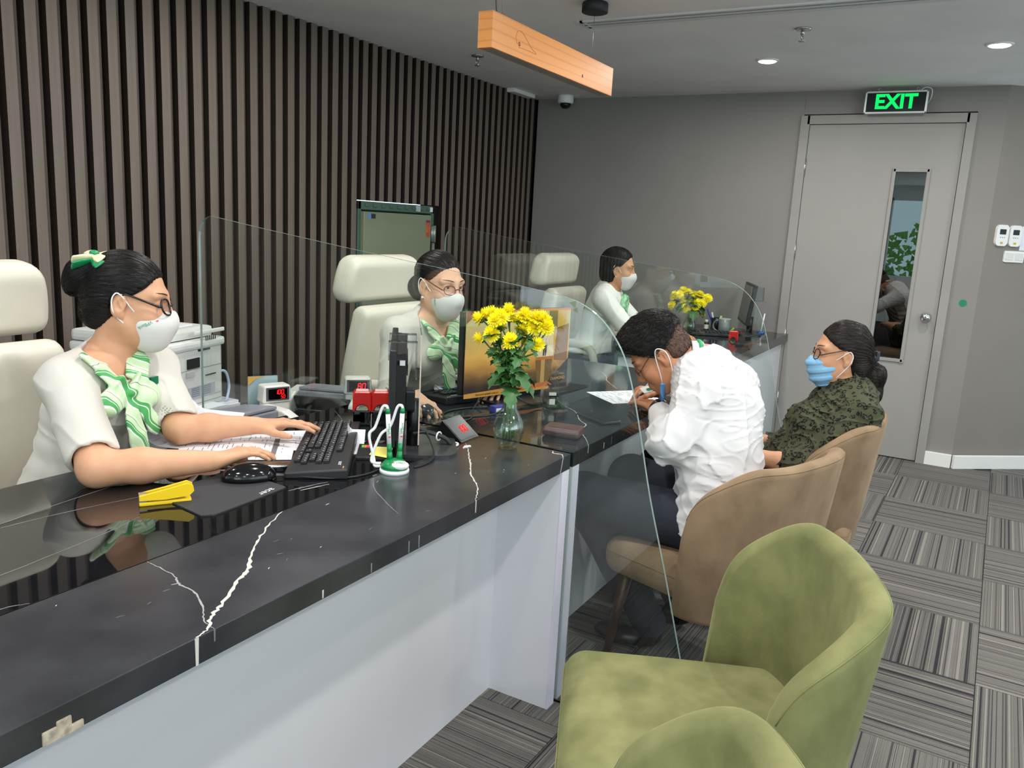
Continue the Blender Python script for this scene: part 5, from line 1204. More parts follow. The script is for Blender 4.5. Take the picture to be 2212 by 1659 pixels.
# ---------------------------------------------------------------- woman nearest the camera
def woman1():
    skin = skin_mat('skin warm', (212, 160, 126), (200, 146, 112))
    h = Head((1.350, 1.915, 1.172), (.66, -.74, -.10), (.06, .02, 1), 1.0)
    N = (1.318, 1.955, 1.02); sR, sL = (1.175, 1.925, .975), (1.470, 1.990, .970); eR, wR = (1.082, 1.672, .829), (1.285, 1.535, .826); eL, wL = (1.415, 1.815, .832), (1.575, 1.702, .830)
    side = (.98, .20, 0); fw = (.2, -.98, 0)
    torso = [((1.255, 2.085, .50), .165, .115, side), ((1.262, 2.055, .66), .140, .100, side), ((1.275, 2.02, .76), .125, .092, side), ((1.300, 1.985, .88), .140, .105, side), ((1.318, 1.968, .96), .125, .088, side), ((1.32, 1.962, 1.01), .07, .06, side)]
    sd = Sdf(); add_head(sd, h, N, .047)
    sd.loft(torso, .03); sd.cap(sR, sL, .046, None, .04); sd.cap(N, sR, .040, .044, .04); sd.cap(N, sL, .040, .044, .04)
    add_arm(sd, sR, eR, wR, (.045, .040, .040, .025)); add_arm(sd, sL, eL, wL, (.045, .039, .037, .025))
    t1 = add_hand(sd, wR, (.165, -.040, .012), (-.05, .1, 1), 1, .93, per=[(.18, .30, .12), (.20, .32, .12), (.22, .34, .14), (.22, .34, .14)], spread=.05, thumb=(.25, -.28, .1, .1), r=.0076)
    t2 = add_hand(sd, wL, (.105, -.125, .010), (.05, .05, 1), -1, .95, per=[(.14, .24, .12), (.10, .22, .12), (.10, .22, .12), (.12, .25, .12)], spread=.07, thumb=(.62, -.22, .25, .1), r=.0076)
    for l in (-.08, .10): sd.cap((1.27+l, 2.06, .545), (1.31+l, 1.66, .56), .075, .058, .04)
    body = sdf_obj('person', sd, .0027, skin); tag(body, 'seated woman nearest the camera in ivory top and white mask, with bun, typing', 'person')
    nails(t1, body); nails(t2, body); eyes(h, body); brows(h, sd, body)
    # hair: swept back into a bun
    hr = Sdf(); h.ell(hr, (-.014, 0, .034), (.100, .083, .096), .02); h.ell(hr, (-.055, 0, -.01), (.055, .066, .062), .03); h.ell(hr, (-.075, 0, -.042), (.034, .045, .036), .03)
    hr.fn(hairline(h, (.046, 0, .040), vnorm(.74*h.F-.67*h.U), -0.016), 'i', .010)
    hr.fn(lambda P: (lambda q: (.055-np.sqrt((q[:, 0]+.000)**2+(q[:, 2]+.028)**2)).astype(F4))(h.loc(P)) if False else (lambda q: np.where(np.abs(q[:, 1]) > .05, .034-np.sqrt((q[:, 0]-.004)**2+(q[:, 2]+.012)**2), -1).astype(F4))(h.loc(P)), 'i', .006)
    h.ell(hr, (-.118, 0, .052), (.040, .044, .042), .014); h.ell(hr, (-.132, .0, .030), (.030, .036, .034), .012)
    hr.disp(hair_disp(h, 60, .0007)); hr.disp(wob(3, 45, .003))
    ho = sdf_obj('hair', hr, .0027, m_hair, body); strands(h, hr, 2600, ho, mat('hair strand', (24, 21, 20), .42, spec=.3), back_flow, mesh=ho)
    # ribbon clip on the bun
    cl = Sdf(); cm = mat('cream ribbon', (240, 228, 190), .4); gm = mat('green ribbon', (24, 140, 84), .35)
    def loop(c, d, u, w, L_, hh):
        cl.loft([(h(*(np.array(c)+np.array(d)*q)), w*(.5+.5*math.sin(PI*(.15+.7*q/ L_ if L_ else 0))), hh, vnorm(u[0]*h.F+u[1]*h.L+u[2]*h.U)) for q in np.linspace(0, L_, 5)], .004)
    gs = Sdf()
    def rib(S_, a, b, w, t, side_):
        a = np.array(a); b = np.array(b); mid = (a+b)/2
        S_.loft([(h(*a), w*.55, t, vnorm(side_[0]*h.F+side_[1]*h.L+side_[2]*h.U)), (h(*mid), w, t*1.5, vnorm(side_[0]*h.F+side_[1]*h.L+side_[2]*h.U)), (h(*b), w*1.05, t, vnorm(side_[0]*h.F+side_[1]*h.L+side_[2]*h.U))], .003)
    rib(cl, (-.086, -.02, .104), (-.128, -.050, .090), .013, .0035, (.5, -.2, .6)); rib(cl, (-.086, -.02, .104), (-.062, -.052, .100), .013, .0035, (.3, .5, .6)); rib(cl, (-.088, -.012, .108), (-.112, .02, .112), .012, .0035, (.6, .3, .3)); rib(cl, (-.084, -.012, .108), (-.038, -.0, .124), .011, .0035, (.2, .8, .3))
    rib(gs, (-.088, -.026, .094), (-.126, -.056, .074), .014, .003, (.5, -.2, .6)); rib(gs, (-.086, -.026, .094), (-.062, -.060, .086), .014, .003, (.3, .5, .6)); rib(gs, (-.082, -.012, .104), (-.034, .006, .116), .012, .003, (.2, .8, .3)); h.ell(gs, (-.088, -.018, .112), (.012, .012, .008), .003)
    c_ = sdf_obj('hair_ribbon', cl, .002, cm, body); sdf_obj('green_loops', gs, .002, gm, c_)
    _, mk = white_mask(h, sd, body); mask_logo(h, mk, body, -1, PI+.6, .0125)
    glasses(h, body, (20, 17, 18), .0225, .020, .0026, drop=-.002, pitch=-.35)
    f1 = wob(21, 24, .005, (1, 1, 1.6)); f2 = crease(22, 10, .004, (1, 1, 1.9))
    N_ = np.array(N); A3 = np.stack([np.array(side), np.array(fw), np.array((0, 0, 1.))])
    def ex(s): s.cap(N, sR, .05, .056, .04); s.cap(N, sL, .05, .056, .04); s.ell((1.262, 1.905, .905), (.060, .052, .055), None, .05); s.ell((1.385, 1.93, .905), (.06, .052, .055), None, .05)
    o, cs = top_cloth('blouse', h, m_top, body, torso, [(sR, eR, .060, .056, .86), (sL, eL, .060, .056, .88)], neck=[((1.305, 1.925, 1.045), (.083, .062, .060), A3), ((1.29, 1.905, 1.005), (.052, .060, .042), A3)], disp=[f1, f2], extra=ex, res=.004)
    K = project(cs, [(1.285, 1.86, .945)], .004)[0]
    neck_bow(body, K, None, side, (.22, -.97, .12), 1.1, .003)
    tag(MB().box(K+np.array((.098, .02, .015)), (.03, .006, .02), Matrix.Rotation(.3, 3, 'Z')).build('name_badge', mat('badge green', (16, 110, 78), .3), body))
    sk = Sdf()
    for l in (-.08, .10): sk.cap((1.27+l, 2.06, .545), (1.31+l, 1.65, .56), .086, .066, .05)
    sk.ell((1.255, 2.085, .52), (.19, .14, .10), None, .05); sdf_obj('skirt', sk, .01, mat('navy skirt', (34, 38, 52), .8), body)
woman1()

# ---------------------------------------------------------------- woman in red glasses behind the middle counter
def woman2():
    skin = skin_mat('skin fair', (222, 176, 148), (212, 162, 134))
    h = Head((2.508, 1.740, 1.186), (-.22, -.965, -.10), (.03, .02, 1), .98)
    N = (2.515, 1.775, 1.052); sR, sL = (2.362, 1.815, 1.005), (2.660, 1.735, 1.005); eR, wR = (2.285, 1.775, .792), (2.198, 1.610, .826); eL, wL = (2.715, 1.62, .82), (2.600, 1.505, .824)
    side = (.965, -.26, 0); fw = (-.26, -.965, 0)
    torso = [((2.66, 1.985, .50), .165, .115, side), ((2.60, 1.93, .66), .135, .098, side), ((2.55, 1.872, .78), .118, .088, side), ((2.525, 1.815, .90), .132, .100, side), ((2.515, 1.79, .985), .120, .085, side), ((2.515, 1.78, 1.04), .065, .058, side)]
    sd = Sdf(); add_head(sd, h, N, .046); sd.loft(torso, .03); sd.cap(N, sR, .038, .044, .04); sd.cap(N, sL, .038, .044, .04)
    add_arm(sd, sR, eR, wR, (.043, .036, .034, .025)); add_arm(sd, sL, eL, wL, (.043, .036, .034, .025))
    t1 = add_hand(sd, wR, (-.055, -.115, -.02), (.05, -.1, 1), 1, .95, per=[(.25, .45, .3), (.25, .45, .3), (.3, .5, .3), (.35, .55, .3)], spread=.09, thumb=(.35, -.3, .1, .1))
    t2 = add_hand(sd, wL, (-.11, -.02, -.01), (0, 0, 1), -1, .92, curl=(.2, .3, .2))
    for l in (-.08, .08): sd.cap((2.66+l, 1.985, .545), (2.56+l, 1.56, .56), .07, .055, .04)
    body = sdf_obj('person', sd, .0033, skin); tag(body, 'seated woman in red glasses and white mask behind the middle counter', 'person')
    nails(t1, body); eyes(h, body); brows(h, sd, body)
    hr = Sdf(); h.ell(hr, (-.016, 0, .036), (.097, .081, .093), .02); h.ell(hr, (-.05, 0, -.02), (.05, .064, .06), .03); h.ell(hr, (-.11, 0, -.03), (.04, .05, .05), .02)
    hr.fn(hairline(h, (.048, 0, .048), vnorm(.76*h.F-.65*h.U), -0.022), 'i', .010)
    hr.fn(lambda P: (lambda q: np.where(np.abs(q[:, 1]) > .05, .034-np.sqrt((q[:, 0]-.004)**2+(q[:, 2]+.012)**2), -1).astype(F4))(h.loc(P)), 'i', .006)
    hr.disp(hair_disp(h, 60, .0008)); hr.disp(wob(4, 50, .003)); ho = sdf_obj('hair', hr, .0033, m_hair, body); strands(h, hr, 2000, ho, mat('hair strand', (24, 21, 20), .42, spec=.3), back_flow, mesh=ho, seed=2)
    _, mk = white_mask(h, sd, body); mask_logo(h, mk, body, -1, -PI/2+.25, .0105)
    glasses(h, body, (96, 26, 30), .0235, .0165, .0016, drop=-.004, pitch=-.2)
    MB().lathe([(.0005, -.0045), (.0032, -.0032), (.0045, 0), (.0032, .0032), (.0005, .0045)], h(.0, -.079, -.048), n=14).build('pearl_earring', m_wp, body)
    A3 = np.stack([np.array(side), np.array(fw), np.array((0, 0, 1.))])
    def ex(s): s.cap(N, sR, .048, .054, .04); s.cap(N, sL, .048, .054, .04); s.ell((2.44, 1.745, .915), (.058, .05, .055), None, .05); s.ell((2.56, 1.71, .915), (.058, .05, .055), None, .05)
    o, cs = top_cloth('blouse', h, m_top, body, torso, [(sR, eR, .058, .055, .93), (sL, eL, .058, .055, .93)], neck=[((2.495, 1.735, 1.075), (.078, .060, .058), A3), ((2.487, 1.71, 1.03), (.050, .058, .045), A3)], disp=[wob(31, 26, .004, (1, 1, 1.6)), crease(32, 18, .004, (1, 1, 1.7))], extra=ex, res=.005)
    K = project(cs, [(2.478, 1.67, .965)], .004)[0]; neck_bow(body, K, None, side, (-.26, -.96, .1), 1.0, .0035)
    Kb = project(cs, [(2.585, 1.66, .995)], .003)[0]; Mb = frame(Kb, (.965, -.26, .05), (-.26, -.965, .1)); 
    MB().prism(rounded(.062, .022, .002), 0, .003, Mb).build('name_badge', mat('badge green', (16, 140, 84), .3), body)
    bb = MB()
    for z in (.004, -.004): bb.prism([(-.012, z-.0012), (.024, z-.0012), (.024, z+.0012), (-.012, z+.0012)], .003, .0034, Mb)
    bb.build('badge_print', m_wp, body)
    MB().lathe([(.008, 0), (.008, .002), (.0005, .003)], project(cs, [(2.515, 1.73, .842)], .0005)[0], n=14, rot=Matrix.Rotation(PI/2, 3, 'X')).build('button', m_top, body)
    sk = Sdf()
    for l in (-.08, .08): sk.cap((2.66+l, 1.985, .545), (2.56+l, 1.55, .56), .082, .066, .05)
    sk.ell((2.66, 1.985, .52), (.19, .14, .10), None, .05); sdf_obj('skirt', sk, .011, mat('navy skirt', (34, 38, 52), .8), body)
woman2()

# ---------------------------------------------------------------- woman with bobbed hair at the far counter
def woman3():
    skin = skin_mat('skin tan', (202, 150, 114), (190, 138, 104))
    h = Head((4.80, 1.975, 1.186), (.30, -.94, -.14), (0, 0, 1), 1.0)
    N = (4.785, 2.02, 1.055); sR, sL = (4.640, 1.995, 1.00), (4.930, 2.06, 1.00); eR, wR = (4.66, 1.80, .80), (4.80, 1.60, .80); eL, wL = (4.97, 1.86, .80), (4.93, 1.62, .80)
    side = (.96, .28, 0); torso = [((4.80, 2.16, .50), .17, .12, side), ((4.795, 2.13, .64), .15, .105, side), ((4.79, 2.09, .78), .128, .095, side), ((4.785, 2.05, .92), .138, .105, side), ((4.785, 2.035, .99), .125, .09, side), ((4.785, 2.03, 1.04), .07, .06, side)]
    sd = Sdf(); add_head(sd, h, N, .046); sd.loft(torso, .03); sd.cap(N, sR, .038, .044, .04); sd.cap(N, sL, .038, .044, .04)
    add_arm(sd, sR, eR, wR); add_arm(sd, sL, eL, wL); add_hand(sd, wR, (.08, -.12, -.01), (0, 0, 1), 1, .95); add_hand(sd, wL, (.0, -.14, -.01), (0, 0, 1), -1, .95)
    for l in (-.08, .08): sd.cap((4.80+l, 2.16, .545), (4.86+l, 1.86, .56), .07, .055, .04)
    body = sdf_obj('person', sd, .0048, skin); tag(body, 'woman with black bobbed hair and white mask at the farthest counter', 'person'); brows(h, sd, body); eyes(h, body)
    hr = Sdf(); h.ell(hr, (-.016, 0, .030), (.108, .090, .102), .02); h.ell(hr, (-.045, 0, -.045), (.066, .086, .068), .03)
    hr.fn(hairline(h, (.040, 0, .046), vnorm(.80*h.F-.60*h.U), 0.006), 'i', .010); hr.plane(h(0, 0, -.098), -h.U+.3*h.F, .008)
    hr.fn(lambda P: (lambda q: np.where(np.abs(q[:, 1]) > .05, .030-np.sqrt((q[:, 0]-.012)**2+(q[:, 2]+.014)**2), -1).astype(F4))(h.loc(P)), 'i', .006)
    hr.disp(wob(6, 50, .002)); ho = sdf_obj('hair', hr, .0045, m_hair, body); strands(h, hr, 1200, ho, mat('hair strand', (24, 21, 20), .42, spec=.3), lambda q: np.stack([-.2*np.ones(len(q)), q[:, 1]*4, -1*np.ones(len(q))], 1), mesh=ho, seed=5, r=.0012)
    white_mask(h, sd, body)
    A3 = np.stack([np.array(side), np.array((.28, -.96, 0)), np.array((0, 0, 1.))])
    def ex(s): s.cap(N, sR, .05, .056, .04); s.cap(N, sL, .05, .056, .04); s.ell((4.77, 2.15, .66), (.19, .135, .05), None, .06)
    o, cs = top_cloth('jacket', h, mat('lightened ivory crepe', (238, 236, 230), .75, spec=.2), body, torso[1:], [(sR, eR, .060, .056, 1.), (sL, eL, .06, .056, 1.)], neck=[((4.785, 1.985, 1.08), (.075, .062, .056), A3)], disp=[wob(41, 24, .004), crease(42, 16, .006)], extra=ex, res=.007, cut=[((4.8, 2.1, .645), (0, 0, -1))])  # ivory crepe lightened, standing in for the weaker light at this counter
    K = project(cs, [(4.82, 1.92, .97)], .004)[0]
    cl = Sdf()
    for q in range(7): a = q*.9; cl.ell(K+np.array((.028*math.cos(a), -.012, .038*math.sin(a)-.005)), (.026, .02, .026), None, .01)
    cl.cap(K+np.array((0, -.01, -.02)), K+np.array((.02, -.02, -.10)), .02, .016, .01); cl.disp(wob(8, 90, .003)); sdf_obj('neck_bow', cl, .005, mat('green scarf', (60, 170, 90), .5, noise=.9, nscale=45, rgb2=(205, 236, 205)), body)
    sk = Sdf()
    for l in (-.08, .08): sk.cap((4.80+l, 2.16, .545), (4.86+l, 1.85, .56), .085, .068, .05)
    sk.ell((4.80, 2.16, .56), (.20, .15, .11), None, .05); sdf_obj('skirt', sk, .012, mat('navy skirt', (34, 38, 52), .8), body)
woman3()

# ---------------------------------------------------------------- man writing
def man():
    skin = skin_mat('skin brown', (196, 136, 100), (180, 120, 88))
    h = Head((2.628, .905, 1.020), (-.20, .70, -.69), (-.19, .66, .72), 1.03)
    N = (2.700, .775, .985); sL, sR = (2.532, .718, .905), (2.825, .690, .915); eL, wL = (2.372, .765, .775), (2.640, .900, .826); eR, wR = (2.955, .86, .80), (2.895, .985, .838)
    side = (.97, -.24, 0)
    torso = [((2.500, .615, .51), .165, .125, side), ((2.525, .630, .62), .150, .115, side), ((2.565, .655, .73), .146, .112, side), ((2.620, .690, .85), .165, .115, side), ((2.668, .722, .93), .160, .096, side), ((2.69, .75, .975), .09, .07, side)]
    sd = Sdf(); add_head(sd, h, N, .055, closed=True, jaw=1.08); sd.loft(torso, .03); sd.cap(N, sL, .045, .05, .05); sd.cap(N, sR, .045, .05, .05)
    add_arm(sd, sL, eL, wL, (.05, .042, .042, .029)); add_arm(sd, sR, eR, wR, (.05, .042, .042, .03))
    t1 = add_hand(sd, wL, (.135, .15, -.012), (.02, -.02, 1), -1, 1.02, per=[(.10, .15, .1), (.08, .12, .1), (.08, .12, .1), (.1, .15, .1)], spread=.05, thumb=(.35, -.2, .1, .1), r=.0085)
    t2 = add_hand(sd, wR, (-.10, .10, -.01), (.25, .35, .85), 1, 1.02, per=[(.75, .85, .5), (.95, .95, .5), (1.05, 1.0, .6), (1.1, 1.0, .6)], spread=.03, thumb=(.45, -.45, .5, .3), r=.0085)
    kL, kR = (2.415, 1.055, .535), (2.70, 1.0, .545); aL, aR = (2.52, .82, .10), (2.74, .78, .10)
    sd.cap((2.45, .68, .515), kL, .085, .062, .04); sd.cap((2.60, .63, .515), kR, .085, .062, .04); sd.cap(kL, aL, .058, .036, .03); sd.cap(kR, aR, .058, .036, .03)
    body = sdf_obj('person', sd, .003, skin); tag(body, 'man in white shirt and green lanyard bent over a form, writing', 'person')
    nails(t1, body); brows(h, sd, body)
    hm = mat('short black hair', (20, 17, 17), .6, spec=.3, noise=.8, nscale=110, rgb2=(44, 38, 37), bump=.5)
    hr = Sdf(); h.ell(hr, (-.004, 0, .044), (.108, .084, .100), .02); h.ell(hr, (.052, 0, .094), (.052, .058, .034), .03)
    hr.fn(hairline(h, (.060, 0, .052), vnorm(.70*h.F-.71*h.U), None), 'i', .010); hr.plane(h(-.02, 0, .004), vnorm(-.40*h.F-.92*h.U), .012)
    hr.disp(wob(14, 70, .003)); hr.disp(wob(15, 170, .0015, (1, 1, 1), 7)); ho = sdf_obj('hair', hr, .003, hm, body); strands(h, hr, 3800, ho, mat('hair strand', (24, 21, 20), .42, spec=.3), lambda q: np.stack([.8-0*q[:, 0], q[:, 1]*9, .35+0*q[:, 0]], 1), steps=4, step=.007, lift=.0005, grow=.007, r=.0011, mesh=ho, seed=3, jit=.9)
    fd_ = Sdf(); h.ell(fd_, (-.011, 0, .026), (.0955, .0748, .087), .02); h.ell(fd_, (-.045, 0, -.02), (.056, .062, .05), .03)
    fd_.plane(h(.030, 0, .020), vnorm(.85*h.F-.52*h.U), .010); fd_.plane(h(-.06, 0, -.052), vnorm(-.25*h.F-.97*h.U), .012)
    fd_.fn(lambda P: (lambda q: np.where(np.abs(q[:, 1]) > .05, .036-np.sqrt((q[:, 0]-.004)**2+(q[:, 2]+.010)**2), -1).astype(F4))(h.loc(P)), 'i', .006)
    fo = sdf_obj('clipped_hair', fd_, .003, mat('clipped hair', (96, 70, 56), .8, noise=.8, nscale=300, rgb2=(52, 38, 32)), body)
    strands(h, fd_, 3000, fo, mat('hair strand', (24, 21, 20), .42, spec=.3), lambda q: np.stack([-.3-0*q[:, 0], 0*q[:, 1], -1+0*q[:, 0]], 1), steps=3, step=.004, lift=.0003, r=.0006, mesh=fo, seed=8, jit=.5)
    glasses(h, body, (44, 42, 44), .0235, .016, .0011, drop=-.006, pitch=-.1)
    # mask pulled under the chin
    cm = Sdf(); cm.loft([(h(.045, -.052, -.085), .016, .006, h.F), (h(.075, -.03, -.112), .020, .007, vnorm(h.F-h.U)), (h(.088, 0, -.118), .022, .008, vnorm(h.F-h.U)), (h(.075, .03, -.112), .020, .007, vnorm(h.F-h.U)), (h(.045, .052, -.085), .016, .006, h.F)], .01); cm.disp(wob(3, 90, .002))
    mo_ = sdf_obj('face_mask', cm, .003, mat('blue mask', (92, 140, 196), .75), body)
    for l in (-1, 1):
        MB().tube(smooth_curve([h(.050, l*.056, -.080), h(.030, l*.071, -.040), h(.008, l*.082, .008), h(-.010, l*.090, .022), h(-.026, l*.088, .0), h(-.018, l*.080, -.035), h(.004, l*.070, -.075), h(.03, l*.060, -.095)], 4), .0019, n=6).build('ear_loop', m_loop, mo_)
    m_sh = mat('white poplin', (208, 206, 206), .75, spec=.2, noise=.08, nscale=6, bump=.05, bscale=500)
    up_ = vnorm(np.array(N)-np.array((2.645, .672, .85)))
    def ex(s):
        s.cap(N, sL, .046, .062, .05); s.cap(N, sR, .046, .062, .05)
        s.cap(sL, eL, .066, .056, .05); s.cap(eL, np.array(eL)*.16+np.array(wL)*.84, .054, .038, .03); s.cap(sR, eR, .066, .056, .05); s.cap(eR, np.array(eR)*.2+np.array(wR)*.8, .054, .040, .03)
    fold = lambda P: (.0045*np.sin((P[:, 2]*72+P[:, 0]*34+4*np.sin(P[:, 0]*17+P[:, 2]*6)))*np.exp(-((P[:, 2]-.66)/.13)**2)).astype(F4)
    sleeve = lambda P: (.0055*np.sin(((P-np.array(sL, F4))@np.array(vnorm(np.array(eL)-np.array(sL)), F4))*105+9*P[:, 1]+4*np.sin(P[:, 2]*22))*np.exp(-(((P-np.array((2.42, .76, .83), F4))**2).sum(1)/.018))).astype(F4)
    A3 = np.stack([np.array(side), vnorm(np.cross((0, 0, 1), side)), np.array((0, 0, 1.))])
    yoke = lambda P: (.0022*np.exp(-((((P-np.array((2.63, .62, .845), F4))@np.array((0, -.25, .97), F4)))/.004)**2)*(P[:, 1] < .70)).astype(F4)
    o, cs = top_cloth('dress_shirt', h, m_sh, body, torso, [], neck=[(np.array(N)+np.array((-.015, .035, .045)), (.075, .075, .05), A3)], disp=[wob(51, 20, .005, (1, 1, 1.3)), crease(52, 9, .007, (1, 1, 1.8)), crease(53, 16, .0035, (1, 1, 1.5)), fold, sleeve, yoke], extra=ex, res=.004, off=.016, cut=[((2.5, .55, .50), (0, 0, -1))])
    col = Sdf(); ax = vnorm(h(-.022, 0, -.045)-np.array(N)); c0 = np.array(N)+ax*.044
    e1_ = vnorm(np.cross(ax, (0, 1, .3))); e2_ = np.cross(ax, e1_); ring = []
    for q in range(15): a = -2.5+5.0*q/14; d = e1_*math.sin(a)*1.0+(-e2_ if (-e2_)[1] < 0 else e2_)*math.cos(a); ring.append((c0+d*.072+ax*(.004*math.cos(a)), .022, .0055, vnorm(ax*.9+d*-.25)))
    col.loft(ring, .003); sdf_obj('collar', col, .003, m_sh, body)
    ly = Sdf(); lr = []
    for q in range(15): a = -2.3+4.6*q/14; d = e1_*math.sin(a)+(-e2_ if (-e2_)[1] < 0 else e2_)*math.cos(a); lr.append((c0+d*.0800-ax*(.006), .0085, .0022, vnorm(ax*.9-d*.35)))
    ly.loft(lr, .002); ln = sdf_obj('lanyard', ly, .0022, mat('lanyard green', (38, 150, 92), .5), body)
    a = 1.1
    for a in (-.95,):
        d = e1_*math.sin(a)+(-e2_ if (-e2_)[1] < 0 else e2_)*math.cos(a); tdir = e1_*math.cos(a)-(-e2_ if (-e2_)[1] < 0 else e2_)*math.sin(a)
        text('VPBank', .0105, frame(c0+d*.0830-ax*.006, -tdir if (-tdir)[2] > 0 else tdir, d), m_wp, ln)
    bg_ = thing('id_badge', 'white and green badge hanging from the man’s lanyard', 'badge'); 
    Bd = frame((2.70, .955, .875), (.8, .5, 0), (.0, .35, .9)); MB().prism(rounded(.09, .06, .008), 0, .003, Bd).build('badge_card', m_wp, bg_); MB().prism(rounded(.04, .03, .01, cx=-.012), .003, .0036, Bd).build('badge_print', m_gr, bg_)
    wt = MB(); wd_ = vnorm(np.array(wL)-np.array(eL)); wc = np.array(wL)-wd_*.018; Rw = Matrix((vnorm(np.cross(wd_, (0, 0, 1))), vnorm(np.cross(np.cross(wd_, (0, 0, 1)), wd_))*1.0, wd_)).transposed()
    wa = MB().lathe([(.0315, -.011), (.0325, -.008), (.0325, .008), (.0315, .011)], wc, n=26, rot=Rw, close=False).build('wrist_watch', m_black, body)
    nz = vnorm(np.array((0, 0, 1.))-wd_*wd_[2]+np.array((-.25, -.2, 0))); Rc = Matrix.Translation(wc+nz*.031) @ frame((0, 0, 0), wd_, nz)
    MB().lathe([(.019, 0), (.021, .003), (.019, .007)], (0, 0, 0), n=28).build('case', m_steel, wa).matrix_local = Rc
    MB().lathe([(.0165, .0072), (.0005, .0076)], (0, 0, 0), n=24, close=False).build('dial', mat('dial black', (14, 14, 16), .1), wa).matrix_local = Rc
    pnt = Sdf(); pnt.cap((2.45, .68, .515), kL, .098, .078, .05); pnt.cap((2.60, .63, .515), kR, .098, .078, .05); pnt.cap(kL, aL, .076, .058, .03); pnt.cap(kR, aR, .076, .058, .03); pnt.ell((2.50, .615, .53), (.175, .14, .10), None, .05); pnt.disp(wob(61, 20, .006))
    sdf_obj('trousers', pnt, .007, mat('charcoal trousers', (50, 53, 62), .85, spec=.15, noise=.2, nscale=200), body)
    for a_ in (aL, aR):
        sh = Sdf(); a_ = np.array(a_); sh.ell(a_+np.array((0, .0, -.035)), (.045, .05, .05), None, .03); sh.ell(a_+np.array((-.02, .10, -.06)), (.046, .095, .034), None, .03); sh.plane((0, 0, .008), (0, 0, -1), .004); sdf_obj('shoe', sh, .007, mat('black shoe', (18, 18, 20), .3), body)
    # pen in the writing hand
    pn = thing('pen', 'white pen held in the writing man’s hand', 'pen', (0, 0, 0)); a_ = np.array((2.838, 1.075, .795)); b_ = np.array((2.775, .945, .925)); d_ = b_-a_
    a_ = np.array((2.80, 1.055, .800)); b_ = np.array((2.785, .955, .922)); d_ = b_-a_
    MB().tube([a_+d_*.1, b_], .0052, n=12).build('barrel', m_wp, pn); MB().tube([a_, a_+d_*.1], [.0012, .005], n=10).build('tip', m_gr, pn)
man()

